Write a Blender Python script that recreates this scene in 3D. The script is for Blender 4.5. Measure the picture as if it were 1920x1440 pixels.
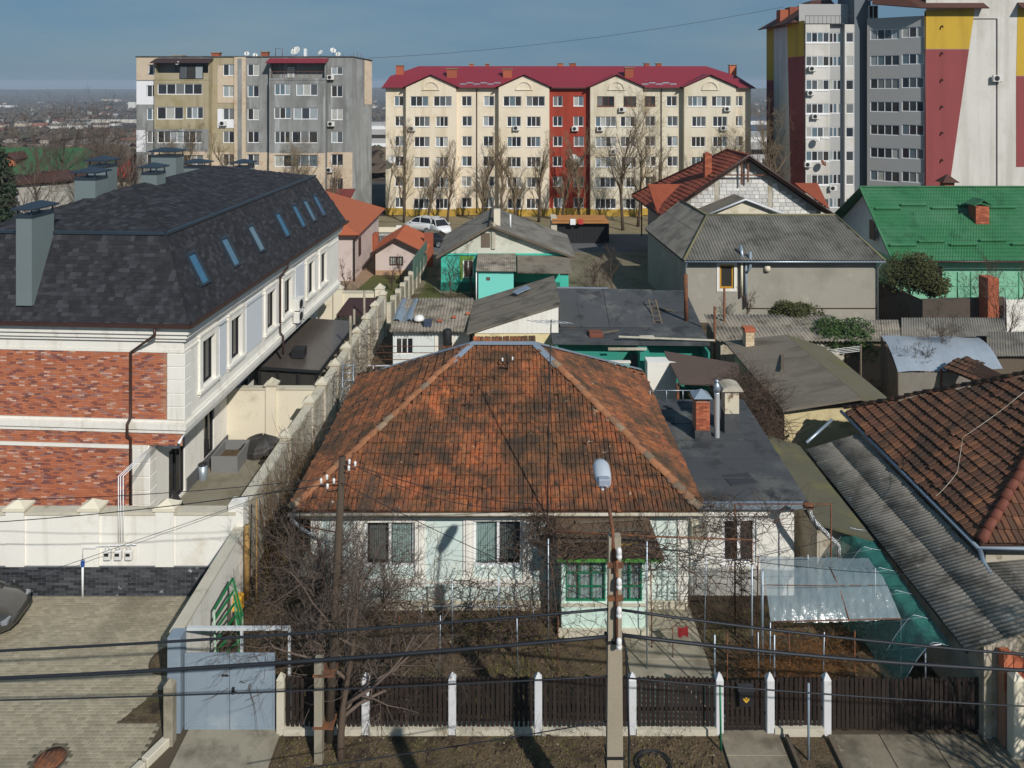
import bpy, math, random
import numpy as np
from mathutils import Vector, Matrix

for o in list(bpy.data.objects):
    bpy.data.objects.remove(o)
scene = bpy.context.scene
COL = scene.collection
R = math.radians

# ------------------------------------------------------------------ camera
FPX, HX, HY, CH = 1400.0, 960.0, 155.0, 17.0      # focal length (px of a 1920 wide frame), horizon, drone height
cam = bpy.data.cameras.new('camera'); camo = bpy.data.objects.new('camera', cam); COL.objects.link(camo)
camo.location = (0, 0, CH); camo.rotation_euler = (R(90), 0, 0)
cam.sensor_width = 36.0; cam.lens = 36.0 * FPX / 1920.0
cam.shift_y = -(720.0 - HY) / 1920.0
cam.clip_start = 0.1; cam.clip_end = 60000
scene.camera = camo

# ------------------------------------------------------------------ sky and sun
SUN_TO = Vector((0.56, -1.0, 0.81)).normalized()    # towards the sun: behind the drone, to the right
elev = math.asin(SUN_TO.z); azim = math.atan2(SUN_TO.x, SUN_TO.y)
world = bpy.data.worlds.new('World'); scene.world = world; world.use_nodes = True
wn = world.node_tree.nodes; wl = world.node_tree.links; wn.clear()
sky = wn.new('ShaderNodeTexSky'); sky.sky_type = 'NISHITA'; sky.sun_disc = False
sky.sun_elevation = elev; sky.sun_rotation = azim
sky.altitude = 120; sky.air_density = 1.0; sky.dust_density = 0.7; sky.ozone_density = 2.0
bg = wn.new('ShaderNodeBackground'); bg.inputs['Strength'].default_value = 0.066
wout = wn.new('ShaderNodeOutputWorld')
# thin high cloud: streaks stretched along the horizon, same all round the sky
tc = wn.new('ShaderNodeTexCoord'); mp = wn.new('ShaderNodeMapping'); mp.inputs['Scale'].default_value = (1.4, 1.4, 7.0)
nz = wn.new('ShaderNodeTexNoise'); nz.inputs['Scale'].default_value = 1.6; nz.inputs['Detail'].default_value = 6; nz.inputs['Roughness'].default_value = 0.55
rp = wn.new('ShaderNodeValToRGB'); rp.color_ramp.elements[0].position = 0.38; rp.color_ramp.elements[1].position = 0.72
rp.color_ramp.elements[0].color = (1.25, 3.3, 5.6, 1); rp.color_ramp.elements[1].color = (2.8, 4.3, 5.6, 1)
mx = wn.new('ShaderNodeMixRGB'); mx.inputs['Color2'].default_value = (1.35, 3.0, 5.0, 1)
hs = wn.new('ShaderNodeHueSaturation'); hs.inputs['Saturation'].default_value = 0.9; hs.inputs['Value'].default_value = 1.0
wl.new(tc.outputs['Generated'], mp.inputs['Vector']); wl.new(mp.outputs['Vector'], nz.inputs['Vector'])
mx.inputs['Fac'].default_value = 0.78
wl.new(nz.outputs['Fac'], rp.inputs['Fac']); wl.new(rp.outputs['Color'], mx.inputs['Color2'])
wl.new(sky.outputs['Color'], hs.inputs['Color']); wl.new(hs.outputs['Color'], mx.inputs['Color1'])
wl.new(mx.outputs['Color'], bg.inputs['Color']); wl.new(bg.outputs['Background'], wout.inputs['Surface'])
sun = bpy.data.lights.new('sun', 'SUN'); suno = bpy.data.objects.new('sun', sun); COL.objects.link(suno)
sun.energy = 4.1; sun.angle = R(0.6); sun.color = (1.0, 0.96, 0.905)
suno.rotation_euler = (-SUN_TO).to_track_quat('-Z', 'Y').to_euler(); suno.location = (30, -60, 60)
vs = scene.view_settings
vs.view_transform = 'Standard'; vs.look = 'None'; vs.gamma = 1.0; vs.use_curve_mapping = False; vs.exposure = -0.10

# ------------------------------------------------------------------ layout helpers
def W(px, py, z=0.0):
    """world point at height z that a survey of the photograph puts at (px, py)"""
    y = FPX * (CH - z) / (py - HY)
    return Vector(((px - HX) * y / FPX, y, z))
def WD(px, py, y):
    """world point at distance y in front of the drone"""
    return Vector(((px - HX) * y / FPX, y, CH - (py - HY) * y / FPX))
def XA(px, y): return (px - HX) * y / FPX
def ZA(py, y): return CH - (py - HY) * y / FPX

RM = {}
def thing(name, label, cat, loc=(0, 0, 0), rot=0.0, group=None):
    o = bpy.data.objects.new(name, None); COL.objects.link(o)
    o.location = loc; o.rotation_euler = (0, 0, rot); o.empty_display_size = 0.3
    o['label'] = label; o['category'] = cat
    if group: o['group'] = group
    RM[o.name] = Matrix.Translation(Vector(loc)) @ Matrix.Rotation(rot, 4, 'Z')
    return o
def tag(o, label, cat, group=None):
    o['label'] = label; o['category'] = cat
    if group: o['group'] = group
    return o
def link(name, me, parent=None, M=None):
    o = bpy.data.objects.new(name, me); COL.objects.link(o)
    if parent is not None:
        o.parent = parent
        if parent.name in RM: o.matrix_parent_inverse = RM[parent.name].inverted()
    if M is not None: o.matrix_basis = M
    return o
def structure(o): o['kind'] = 'structure'; return o
def stuff(o): o['kind'] = 'stuff'; return o
def frame(x, y, deg=0.0, z=0.0):
    return Matrix.Translation((x, y, z)) @ Matrix.Rotation(R(deg), 4, 'Z')
def copy_tree(root, loc, rot=0.0, scale=None, label=None):
    r = root.copy(); COL.objects.link(r); r.location = loc; r.rotation_euler = (0, 0, rot)
    if scale is not None: r.scale = (scale, scale, scale)
    if label: r['label'] = label
    for ch in root.children:
        c = ch.copy(); COL.objects.link(c); c.parent = r; c.matrix_parent_inverse = ch.matrix_parent_inverse.copy()
        for g in ch.children:
            d = g.copy(); COL.objects.link(d); d.parent = c; d.matrix_parent_inverse = g.matrix_parent_inverse.copy()
    return r

class MB:
    """collects shapes into one mesh; M maps the local frame (x right, y away, z up) to the world"""
    def __init__(s, M=None): s.v = []; s.f = []; s.sm = []; s.M = M
    def add(s, vs, fs, smooth=False):
        b = len(s.v); s.v += [tuple(p) for p in vs]
        s.f += [tuple(i + b for i in f) for f in fs]; s.sm += [smooth] * len(fs); return s
    def box(s, x0, x1, y0, y1, z0, z1):
        return s.add([(x0,y0,z0),(x1,y0,z0),(x1,y1,z0),(x0,y1,z0),(x0,y0,z1),(x1,y0,z1),(x1,y1,z1),(x0,y1,z1)],
                     [(0,3,2,1),(4,5,6,7),(0,1,5,4),(1,2,6,5),(2,3,7,6),(3,0,4,7)])
    def cbox(s, x0, x1, y0, y1, z0, z1, c=0.02):
        """box with chamfered upright edges and top"""
        r = [(x0+c,y0),(x1-c,y0),(x1,y0+c),(x1,y1-c),(x1-c,y1),(x0+c,y1),(x0,y1-c),(x0,y0+c)]
        cx, cy = (x0+x1)/2, (y0+y1)/2
        def ins(p, k): return (p[0]+(c if p[0]<cx else -c)*k, p[1]+(c if p[1]<cy else -c)*k)
        v = [(p[0],p[1],z0) for p in r]+[(p[0],p[1],z1-c) for p in r]+[(*ins(p,1),z1) for p in r]
        f = [tuple(range(7,-1,-1)), tuple(range(16,24))]
        for k in (0,8):
            for i in range(8):
                j=(i+1)%8; f.append((k+i,k+j,k+8+j,k+8+i))
        return s.add(v,f)
    def quad(s, a, b, c, d): return s.add([a,b,c,d], [(0,1,2,3)])
    def poly(s, pts): return s.add(pts, [tuple(range(len(pts)))])
    def slab(s, pts, t, d=None):
        """polygon given thickness t along -d (d = its normal if not given)"""
        P = [Vector(p) for p in pts]; n = len(P)
        if d is None:
            d = Vector((0,0,0))
            for i in range(n):
                a, b = P[i], P[(i+1)%n]
                d += Vector(((a.y-b.y)*(a.z+b.z),(a.z-b.z)*(a.x+b.x),(a.x-b.x)*(a.y+b.y)))
            d.normalize()
        else: d = Vector(d)
        v = [tuple(p) for p in P]+[tuple(p-d*t) for p in P]
        f = [tuple(range(n)), tuple(range(2*n-1,n-1,-1))]
        for i in range(n):
            j=(i+1)%n; f.append((i,n+i,n+j,j))
        return s.add(v,f)
    def bar(s, a, b, w, h, up=(0,0,1)):
        a, b = Vector(a), Vector(b); d=(b-a)
        if d.length<1e-6: return s
        d.normalize(); u=Vector(up); sx=d.cross(u)
        if sx.length<1e-4: sx=d.cross(Vector((0,1,0)))
        sx.normalize(); uz=sx.cross(d)
        v=[]
        for p in (a,b):
            for (i,j) in ((-1,-1),(1,-1),(1,1),(-1,1)): v.append(tuple(p+sx*i*w/2+uz*j*h/2))
        return s.add(v,[(0,1,2,3)[::-1],(4,5,6,7)]+[(i,(i+1)%4,4+(i+1)%4,4+i) for i in range(4)])
    def tube(s, pts, rad, n=6, caps=True):
        P=[Vector(p) for p in pts]; m=len(P)
        if not hasattr(rad,'__len__'): rad=[rad]*m
        v=[]; f=[]
        ref=None
        for i,p in enumerate(P):
            d=(P[min(i+1,m-1)]-P[max(i-1,0)])
            if d.length<1e-9: d=Vector((0,0,1))
            d.normalize()
            if ref is None:
                ref=d.orthogonal().normalized()
            ref=(ref-d*ref.dot(d))
            if ref.length<1e-5: ref=d.orthogonal()
            ref.normalize(); w=d.cross(ref)
            for k in range(n):
                a=2*math.pi*k/n; v.append(tuple(p+(ref*math.cos(a)+w*math.sin(a))*rad[i]))
        for i in range(m-1):
            for k in range(n):
                k2=(k+1)%n; f.append((i*n+k,i*n+k2,(i+1)*n+k2,(i+1)*n+k))
        if caps: f.append(tuple(range(n-1,-1,-1))); f.append(tuple((m-1)*n+k for k in range(n)))
        return s.add(v,f,True)
    def lathe(s, c, prof, n=16):
        """profile of (radius, z) turned about the upright axis through c"""
        c=Vector(c); v=[]; f=[]
        for (r,z) in prof:
            for k in range(n):
                a=2*math.pi*k/n; v.append((c.x+r*math.cos(a),c.y+r*math.sin(a),c.z+z))
        for i in range(len(prof)-1):
            for k in range(n):
                k2=(k+1)%n; f.append((i*n+k,i*n+k2,(i+1)*n+k2,(i+1)*n+k))
        f.append(tuple(range(n-1,-1,-1))); f.append(tuple((len(prof)-1)*n+k for k in range(n)))
        return s.add(v,f,True)
    def pyramid(s, x0,x1,y0,y1,z0,z1):
        return s.add([(x0,y0,z0),(x1,y0,z0),(x1,y1,z0),(x0,y1,z0),((x0+x1)/2,(y0+y1)/2,z1)],[(0,3,2,1),(0,1,4),(1,2,4),(2,3,4),(3,0,4)])
    def facade(s, x0,x1,z0,z1,holes,depth,y=0.0):
        """upright wall in the plane y facing -y with real openings (x0,x1,z0,z1) and their reveals"""
        hs=[h for h in holes if h[0]<x1 and h[1]>x0 and h[2]<z1 and h[3]>z0]
        xs=sorted(set([x0,x1]+[min(max(t,x0),x1) for h in hs for t in h[:2]]))
        zs=sorted(set([z0,z1]+[min(max(t,z0),z1) for h in hs for t in h[2:4]]))
        for i in range(len(xs)-1):
            run=None
            for j in range(len(zs)-1):
                cx=(xs[i]+xs[i+1])/2; cz=(zs[j]+zs[j+1])/2
                inside=any(h[0]<cx<h[1] and h[2]<cz<h[3] for h in hs)
                if inside:
                    if run is not None: s.quad((xs[i],y,run),(xs[i+1],y,run),(xs[i+1],y,zs[j]),(xs[i],y,zs[j])); run=None
                elif run is None: run=zs[j]
            if run is not None: s.quad((xs[i],y,run),(xs[i+1],y,run),(xs[i+1],y,z1),(xs[i],y,z1))
        for (a,b,c,d) in [h[:4] for h in hs]:
            e=y+depth
            s.quad((a,y,c),(a,e,c),(a,e,d),(a,y,d)); s.quad((b,e,c),(b,y,c),(b,y,d),(b,e,d))
            s.quad((a,y,d),(a,e,d),(b,e,d),(b,y,d)); s.quad((a,e,c),(a,y,c),(b,y,c),(b,e,c))
        return s
    def mesh(s, name, mat):
        me=bpy.data.meshes.new(name)
        v=s.v if s.M is None else [tuple(s.M@Vector(p)) for p in s.v]
        me.from_pydata(v,[],s.f)
        if any(s.sm): me.polygons.foreach_set('use_smooth',s.sm)
        me.materials.append(mat); me.update(); return me
    def build(s, name, mat, parent=None): return link(name, s.mesh(name,mat), parent)

def pieces(name, me, mats, parent, limit=300, rest=None):
    """the first pieces as objects sharing one mesh, whatever is past the limit joined into one part"""
    for M in mats[:limit]: link(name, me, parent, M)
    left=mats[limit:]
    if left:
        nv=len(me.vertices); co=np.empty(nv*3); me.vertices.foreach_get('co',co); co=co.reshape(-1,3)
        fs=[tuple(p.vertices) for p in me.polygons]; allv=[]; allf=[]
        for k,M in enumerate(left):
            A=np.array(M); allv.append(co@A[:3,:3].T+A[:3,3]); b=k*nv
            allf+= [tuple(i+b for i in f) for f in fs]
        m2=bpy.data.meshes.new(rest or name+'s'); m2.from_pydata(np.concatenate(allv).tolist(),[],allf)
        m2.materials.append(me.materials[0]); m2.update()
        stuff(link(rest or name+'s', m2, parent))
def basis(o, x, y, z):
    M=Matrix.Identity(4)
    for i,c in enumerate((x,y,z,o)):
        for j in range(3): M[j][i]=c[j]
    return M

# ------------------------------------------------------------------ materials
def lin(r,g,b,k=1.0):
    def f(c):
        c/=255.0
        return (c/12.92 if c<=0.04045 else ((c+0.055)/1.055)**2.4)*k
    q=(f(r),f(g),f(b)); y=0.3*q[0]+0.6*q[1]+0.1*q[2]
    return tuple(c+(y-c)*0.04 for c in q)
MATS={}
def mk(name, col, rough=0.85, var=0.18, scale=1.2, fine=25.0, fvar=0.12, bump=0.15, rnd=0.0, pal=None, stain=None,
       metal=0.0, spec=0.3, stretch=None, coat=0.0, bdist=0.02, streak=None):
    """weathered surface: broad and fine tone noise, optional palette per piece, optional stains (colour, scale, threshold, softness)"""
    if name in MATS: return MATS[name]
    m=bpy.data.materials.new(name); m.use_nodes=True; nt=m.node_tree; N=nt.nodes; L=nt.links
    b=N['Principled BSDF']; b.inputs['Roughness'].default_value=rough; b.inputs['Metallic'].default_value=metal
    b.inputs['Specular IOR Level'].default_value=spec; b.inputs['Coat Weight'].default_value=coat
    geo=N.new('ShaderNodeNewGeometry'); vec=geo.outputs['Position']
    if stretch:
        mpn=N.new('ShaderNodeMapping'); mpn.inputs['Scale'].default_value=stretch; L.new(vec,mpn.inputs['Vector']); vec=mpn.outputs['Vector']
    def noise(sc,det=4,ro=0.6):
        n=N.new('ShaderNodeTexNoise'); n.inputs['Scale'].default_value=sc; n.inputs['Detail'].default_value=det; n.inputs['Roughness'].default_value=ro
        L.new(vec,n.inputs['Vector']); return n.outputs['Fac']
    def mathn(op,a,c):
        q=N.new('ShaderNodeMath'); q.operation=op
        for i,t in enumerate((a,c)):
            if isinstance(t,(int,float)): q.inputs[i].default_value=t
            else: L.new(t,q.inputs[i])
        return q.outputs[0]
    colsock=None; rr=None
    if rnd or pal:
        oi=N.new('ShaderNodeObjectInfo')
        rr=mathn('FRACT',mathn('ADD',oi.outputs['Random'],geo.outputs['Random Per Island']),0)
    if pal:
        rp=N.new('ShaderNodeValToRGB'); rp.color_ramp.interpolation='CONSTANT'; e=rp.color_ramp.elements
        while len(e)<len(pal): e.new(0.5)
        for i,c in enumerate(pal): e[i].position=i/len(pal); e[i].color=(*c,1)
        L.new(rr,rp.inputs['Fac']); colsock=rp.outputs['Color']
    else:
        q=N.new('ShaderNodeRGB'); q.outputs[0].default_value=(*col,1); colsock=q.outputs[0]
    f=mathn('ADD',mathn('MULTIPLY',noise(scale),2*var),1-var)
    f2=mathn('ADD',mathn('MULTIPLY',noise(fine,3),2*fvar),1-fvar)
    f=mathn('MULTIPLY',f,f2)
    if rnd:
        r2=mathn('FRACT',mathn('MULTIPLY',rr,7.31),0)
        f=mathn('MULTIPLY',f,mathn('ADD',mathn('MULTIPLY',r2,2*rnd),1-rnd))
    vm=N.new('ShaderNodeVectorMath'); vm.operation='SCALE'; L.new(colsock,vm.inputs[0]); L.new(f,vm.inputs['Scale']); colsock=vm.outputs[0]
    for (sc_col,ssc,th,so) in (stain or []):
        rp=N.new('ShaderNodeValToRGB'); rp.color_ramp.elements[0].position=max(0,th-so); rp.color_ramp.elements[1].position=min(1,th+so)
        L.new(noise(ssc,6,0.65),rp.inputs['Fac'])
        mxn=N.new('ShaderNodeMixRGB'); mxn.inputs['Color2'].default_value=(*sc_col,1)
        L.new(rp.outputs['Color'],mxn.inputs['Fac']); L.new(colsock,mxn.inputs['Color1']); colsock=mxn.outputs['Color']
    for (sc_col,ssc,th,so) in (streak or []):
        mp2=N.new('ShaderNodeMapping'); mp2.inputs['Scale'].default_value=(1,1,0.07); L.new(geo.outputs['Position'],mp2.inputs['Vector'])
        n2=N.new('ShaderNodeTexNoise'); n2.inputs['Scale'].default_value=ssc; n2.inputs['Detail'].default_value=5; n2.inputs['Roughness'].default_value=0.6; L.new(mp2.outputs['Vector'],n2.inputs['Vector'])
        rp=N.new('ShaderNodeValToRGB'); rp.color_ramp.elements[0].position=th-so; rp.color_ramp.elements[1].position=th+so; rp.color_ramp.elements[1].color=(0.6,0.6,0.6,1); L.new(n2.outputs['Fac'],rp.inputs['Fac'])
        mxn=N.new('ShaderNodeMixRGB'); mxn.inputs['Color2'].default_value=(*sc_col,1); L.new(rp.outputs['Color'],mxn.inputs['Fac']); L.new(colsock,mxn.inputs['Color1']); colsock=mxn.outputs['Color']
    L.new(colsock,b.inputs['Base Color'])
    if bump:
        bn=N.new('ShaderNodeBump'); bn.inputs['Strength'].default_value=bump; bn.inputs['Distance'].default_value=bdist
        L.new(noise(fine*1.7,4),bn.inputs['Height']); L.new(bn.outputs['Normal'],b.inputs['Normal'])
    MATS[name]=m; return m

def glass_pane(name, pal, rough=0.06):
    """window glass with what one sees through it (curtain, blind, dark room), or a painted reflection, as one of a few tones"""
    m=mk(name,(0,0,0),rough=rough,var=0.25,scale=2.0,fine=9,fvar=0.15,bump=0.0,pal=pal,spec=0.6)
    return m
# ------------------------------------------------------------------ material set
M_soil=mk('soil',lin(102,86,64),rough=0.95,var=0.45,scale=1.1,fine=11,fvar=0.45,bump=1.0,bdist=0.06,stain=[(lin(74,74,42),0.8,0.60,0.08),(lin(58,47,37),2.2,0.56,0.08),(lin(122,106,80),5.0,0.66,0.05)])
M_lawn=mk('lawn',lin(86,90,42),rough=0.95,var=0.3,scale=1.0,fine=20,fvar=0.35,bump=0.5,stain=[(lin(96,80,56),1.3,0.6,0.1)])
M_conc=mk('old_concrete',lin(150,142,124),rough=0.9,var=0.2,scale=0.8,fine=18,fvar=0.15,bump=0.25,stain=[(lin(104,98,80),1.2,0.6,0.12)])
M_concw=mk('pale_concrete',lin(196,188,168),rough=0.9,var=0.15,scale=1.5,fine=22,bump=0.25,stain=[(lin(140,128,100),2.2,0.66,0.1)])
M_yard=mk('yard_slab',lin(136,130,112),rough=0.9,var=0.22,scale=0.7,fine=10,fvar=0.15,bump=0.2,stain=[(lin(112,104,82),0.8,0.58,0.12)])
M_asph=mk('asphalt',lin(98,98,98),rough=0.9,var=0.15,scale=0.5,fine=30,bump=0.2)
M_paver=mk('paver_grey',lin(140,131,112),streak=[(lin(108,100,84),0.35,0.60,0.08)],rough=0.9,var=0.2,scale=0.35,fine=20,fvar=0.12,bump=0.2,rnd=0.05,
  pal=[lin(156,146,124),lin(150,141,120),lin(162,152,129),lin(145,136,115)],stain=[(lin(84,76,62),0.55,0.72,0.05)])
M_joint=mk('paving_joint',lin(98,90,74),rough=0.95,bump=0.2)
M_wwhite=mk('white_plaster',lin(232,228,218),streak=[(lin(200,192,176),2.5,0.62,0.08)],rough=0.85,var=0.07,scale=0.8,fine=12,fvar=0.04,bump=0.06,stain=[(lin(206,196,174),1.1,0.68,0.12)])
M_wcream=mk('cream_plaster',lin(222,212,188),rough=0.88,var=0.08,scale=0.7,fine=14,fvar=0.05,bump=0.1,stain=[(lin(182,170,140),1.0,0.66,0.12)])
M_oldwall=mk('worn_plaster',lin(190,182,166),rough=0.9,var=0.14,scale=0.9,fine=12,fvar=0.1,bump=0.25,stain=[(lin(150,138,112),0.9,0.56,0.12),(lin(120,108,84),2.5,0.66,0.06)])
M_mint=mk('mint_plaster',lin(206,222,217),rough=0.88,var=0.09,scale=0.8,fine=14,fvar=0.05,bump=0.12,stain=[(lin(214,222,208),1.6,0.58,0.12),(lin(170,176,150),0.9,0.7,0.08)])
M_wood=mk('dark_fence_wood',lin(46,36,31),rough=0.85,var=0.2,scale=1.5,fine=30,fvar=0.25,bump=0.4,rnd=0.28,stretch=(8,8,0.8))
M_oldwood=mk('grey_old_wood',lin(104,92,78),rough=0.9,var=0.25,scale=2,fine=40,fvar=0.25,bump=0.4,rnd=0.2,stretch=(6,6,0.8))
M_rust=mk('rusty_steel',lin(104,72,54),rough=0.85,var=0.3,scale=4,fine=40,fvar=0.25,bump=0.3,stain=[(lin(140,84,50),6,0.55,0.1)])
M_galv=mk('galvanised_sheet',lin(168,180,190),rough=0.42,var=0.12,scale=2.5,fine=20,bump=0.08,metal=0.6,spec=0.5)
M_black=mk('black_steel',lin(38,38,40),rough=0.6,var=0.2,scale=3,bump=0.1)
M_brownmetal=mk('brown_gutter',lin(66,46,40),rough=0.45,var=0.12,scale=2,bump=0.05,spec=0.5)
M_blue=mk('blue_grey_gate_paint',lin(132,146,158),rough=0.55,var=0.1,scale=1.0,fine=10,fvar=0.06,bump=0.06,spec=0.4,stain=[(lin(160,168,172),0.9,0.66,0.1)])
M_felt=mk('roofing_felt',lin(76,78,80),rough=0.88,var=0.2,scale=0.5,fine=20,fvar=0.2,bump=0.4,stain=[(lin(98,98,94),0.5,0.58,0.06),(lin(58,60,62),0.9,0.58,0.05),(lin(104,88,72),1.3,0.68,0.04),(lin(124,122,116),4.0,0.72,0.03)])
M_feltbrown=mk('aged_roofing_felt',lin(126,116,102),rough=0.92,var=0.18,scale=0.7,fine=22,fvar=0.15,bump=0.3,stain=[(lin(80,74,64),1.0,0.6,0.1)],stretch=(1,1,1))
M_asb=mk('fibre_cement_sheet',lin(136,128,116),rough=0.92,var=0.24,scale=0.9,fine=16,fvar=0.2,bump=0.3,rnd=0.12,stain=[(lin(86,80,70),1.1,0.56,0.1),(lin(176,172,160),2.4,0.66,0.06)])
M_asbdark=mk('dark_fibre_cement_sheet',lin(116,112,104),rough=0.92,var=0.22,scale=0.5,fine=14,fvar=0.15,bump=0.3,rnd=0.10,stain=[(lin(84,82,76),0.6,0.56,0.1),(lin(112,106,78),1.6,0.7,0.05)])
TILE_PAL=[lin(170,98,58),lin(158,90,54),lin(180,106,62),lin(146,86,56),lin(166,100,60),lin(134,82,56),lin(172,96,56),lin(154,98,64)]
M_tile=mk('weathered_clay_tile',(0.3,0.1,0.05),rough=0.88,var=0.22,scale=0.9,fine=18,fvar=0.25,bump=0.35,rnd=0.10,pal=TILE_PAL,
  stain=[(lin(110,78,52),0.5,0.50,0.14),(lin(70,57,46),1.0,0.565,0.09),(lin(72,58,47),4.5,0.575,0.09),(lin(60,48,40),13.0,0.635,0.05),(lin(184,166,144),2.6,0.69,0.035)])
M_tiledark=mk('brown_clay_tile',(0.3,0.1,0.05),rough=0.85,var=0.2,scale=0.7,fine=18,fvar=0.25,bump=0.3,rnd=0.16,
  pal=[lin(114,74,52),lin(102,68,50),lin(124,82,56),lin(92,64,48),lin(108,74,54)],stain=[(lin(74,56,44),0.8,0.55,0.1)])
M_mortar=mk('hip_mortar',lin(140,116,92),rough=0.95,var=0.25,scale=2,fine=14,fvar=0.25,bump=0.6,rnd=0.15,pal=[lin(140,120,98),lin(146,98,68),lin(152,104,72),lin(122,106,88),lin(134,100,76)])
M_pole=mk('concrete_pole',lin(158,146,126),rough=0.92,var=0.15,scale=1.2,fine=30,fvar=0.2,bump=0.35)
M_bark=mk('bark',lin(88,74,62),rough=0.95,var=0.3,scale=5,fine=30,fvar=0.25,bump=0.5)
M_twig=mk('twig_bark',lin(92,74,62),rough=0.95,var=0.3,scale=2,fine=12,fvar=0.2,bump=0.0)
M_twigred=mk('reddish_twig_bark',lin(102,88,78),rough=0.95,var=0.3,scale=2,fine=12,fvar=0.2,bump=0.0)
M_drystem=mk('dry_stem',lin(122,98,66),rough=0.95,var=0.35,scale=3,fine=14,fvar=0.2,bump=0.0)
M_cable=mk('cable',lin(34,38,44),rough=0.55,var=0.1,scale=1,bump=0.0,spec=0.4)
M_wpvc=mk('white_pvc',lin(236,236,236),rough=0.35,var=0.03,scale=2,bump=0.0,spec=0.5)
M_ceram=mk('white_porcelain',lin(226,224,220),rough=0.25,var=0.05,scale=3,bump=0.0,spec=0.6)
M_acwhite=mk('ac_white',lin(214,212,206),rough=0.5,var=0.06,scale=3,bump=0.0)
PANES=[lin(52,56,60),lin(84,88,90),lin(40,44,50),lin(112,114,112),lin(62,66,70),lin(150,158,160),lin(48,48,50),lin(96,112,120),lin(170,170,162),lin(58,54,50)]
M_pane=glass_pane('window_glass',PANES)
M_panedark=glass_pane('dark_window_glass',[lin(46,44,42),lin(34,36,40),lin(60,58,54),lin(40,38,38)])
M_brick=mk('loft_brick',(0.3,0.1,0.05),rough=0.85,var=0.12,scale=1.2,fine=30,fvar=0.15,bump=0.3,rnd=0.12,
  pal=[lin(188,114,80),lin(182,110,78),lin(194,120,84),lin(176,106,76),lin(140,86,76),lin(182,108,76),lin(124,82,78),lin(176,106,78),lin(190,124,94),lin(160,116,106),lin(178,104,72),lin(200,160,140),lin(182,110,78),lin(146,92,82)])
M_bmortar=mk('brick_mortar',lin(172,128,102),rough=0.95,var=0.15,scale=2,bump=0.2)
M_redbrick=mk('red_brick',(0.3,0.1,0.05),rough=0.88,var=0.15,scale=2,fine=30,fvar=0.15,bump=0.3,rnd=0.12,pal=[lin(176,96,66),lin(162,86,60),lin(186,108,74),lin(150,82,58)])
M_dbrick=mk('black_brick',(0.02,0.02,0.02),rough=0.5,var=0.2,scale=2,fine=30,fvar=0.15,bump=0.2,rnd=0.2,spec=0.4,pal=[lin(58,60,64),lin(76,78,82),lin(46,48,52),lin(66,68,72)],stain=[(lin(190,190,188),1.1,0.67,0.03)])
M_dmortar=mk('dark_mortar',lin(112,114,116),rough=0.95,bump=0.1,stain=[(lin(200,200,198),1.5,0.70,0.04)])
M_shingle=mk('bitumen_shingle',(0.02,0.02,0.02),rough=0.92,var=0.12,scale=0.6,fine=60,fvar=0.3,bump=0.4,rnd=0.08,pal=[lin(48,49,53),lin(54,55,59),lin(42,43,47),lin(50,50,54),lin(62,63,67),lin(45,45,49),lin(40,41,45)])
M_ggmetal=mk('grey_green_sheet',lin(112,124,124),rough=0.5,var=0.08,scale=1,bump=0.03,spec=0.4)
M_capmetal=mk('blue_black_sheet',lin(46,56,66),rough=0.45,var=0.08,scale=1,bump=0.03,spec=0.5)

# ------------------------------------------------------------------ terrain, hills, far country
def terrain_z(x,y):
    d=max(0.0,y-125.0)
    if x<-60: d=max(d,0.6*(-60-x)) if y>60 else d
    z=-22.0*(1-math.exp(-d/140.0))-30.0*(1-math.exp(-max(0,d-200)/900.0))
    z+= 2.2*math.sin(x*0.004+1.3)*math.cos(y*0.003)*min(1,d/400.0)
    if y>2600:
        t=min(1.0,(y-2600)/2400.0); t=t*t*(3-2*t)
        z+= t*(30+9*math.sin(x*0.00075+0.8)+5*math.sin(x*0.0021+2.1)+3*math.sin(x*0.006))
    if y>5200: z-= (y-5200)*0.02
    return z
ys=[-40,0,15,40,80,125]
v=125.0
while v<9000: v*=1.09; ys.append(v)
xs=[-x for x in (9000,6500,4800,3500,2500,1800,1300,950,700,520,380,280,200,150,110,80,60,40,20)]+[0]+[20,40,60,80,110,150,200,280,380,520,700,950,1300,1800,2500,3500,4800,6500,9000]
xs2=[]
for a,b in zip(xs[:-1],xs[1:]):
    k=4 if abs(a)>500 or abs(b)>500 else 1
    xs2+= [a+(b-a)*i/k for i in range(k)]
xs2.append(xs[-1])
vv=[(x,y,terrain_z(x,y)-0.02) for y in ys for x in xs2]; nx=len(xs2)
ff=[(j*nx+i,j*nx+i+1,(j+1)*nx+i+1,(j+1)*nx+i) for j in range(len(ys)-1) for i in range(nx-1)]
mtr=mk('far_country',lin(84,74,60),rough=0.95,var=0.3,scale=0.02,fine=0.3,fvar=0.3,bump=0.0,
   stain=[(lin(70,76,52),0.006,0.56,0.06),(lin(58,50,46),0.012,0.55,0.06),(lin(112,104,84),0.02,0.68,0.04)])
b=MB(); b.add(vv,ff,True); structure(b.build('ground',mtr))

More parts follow.
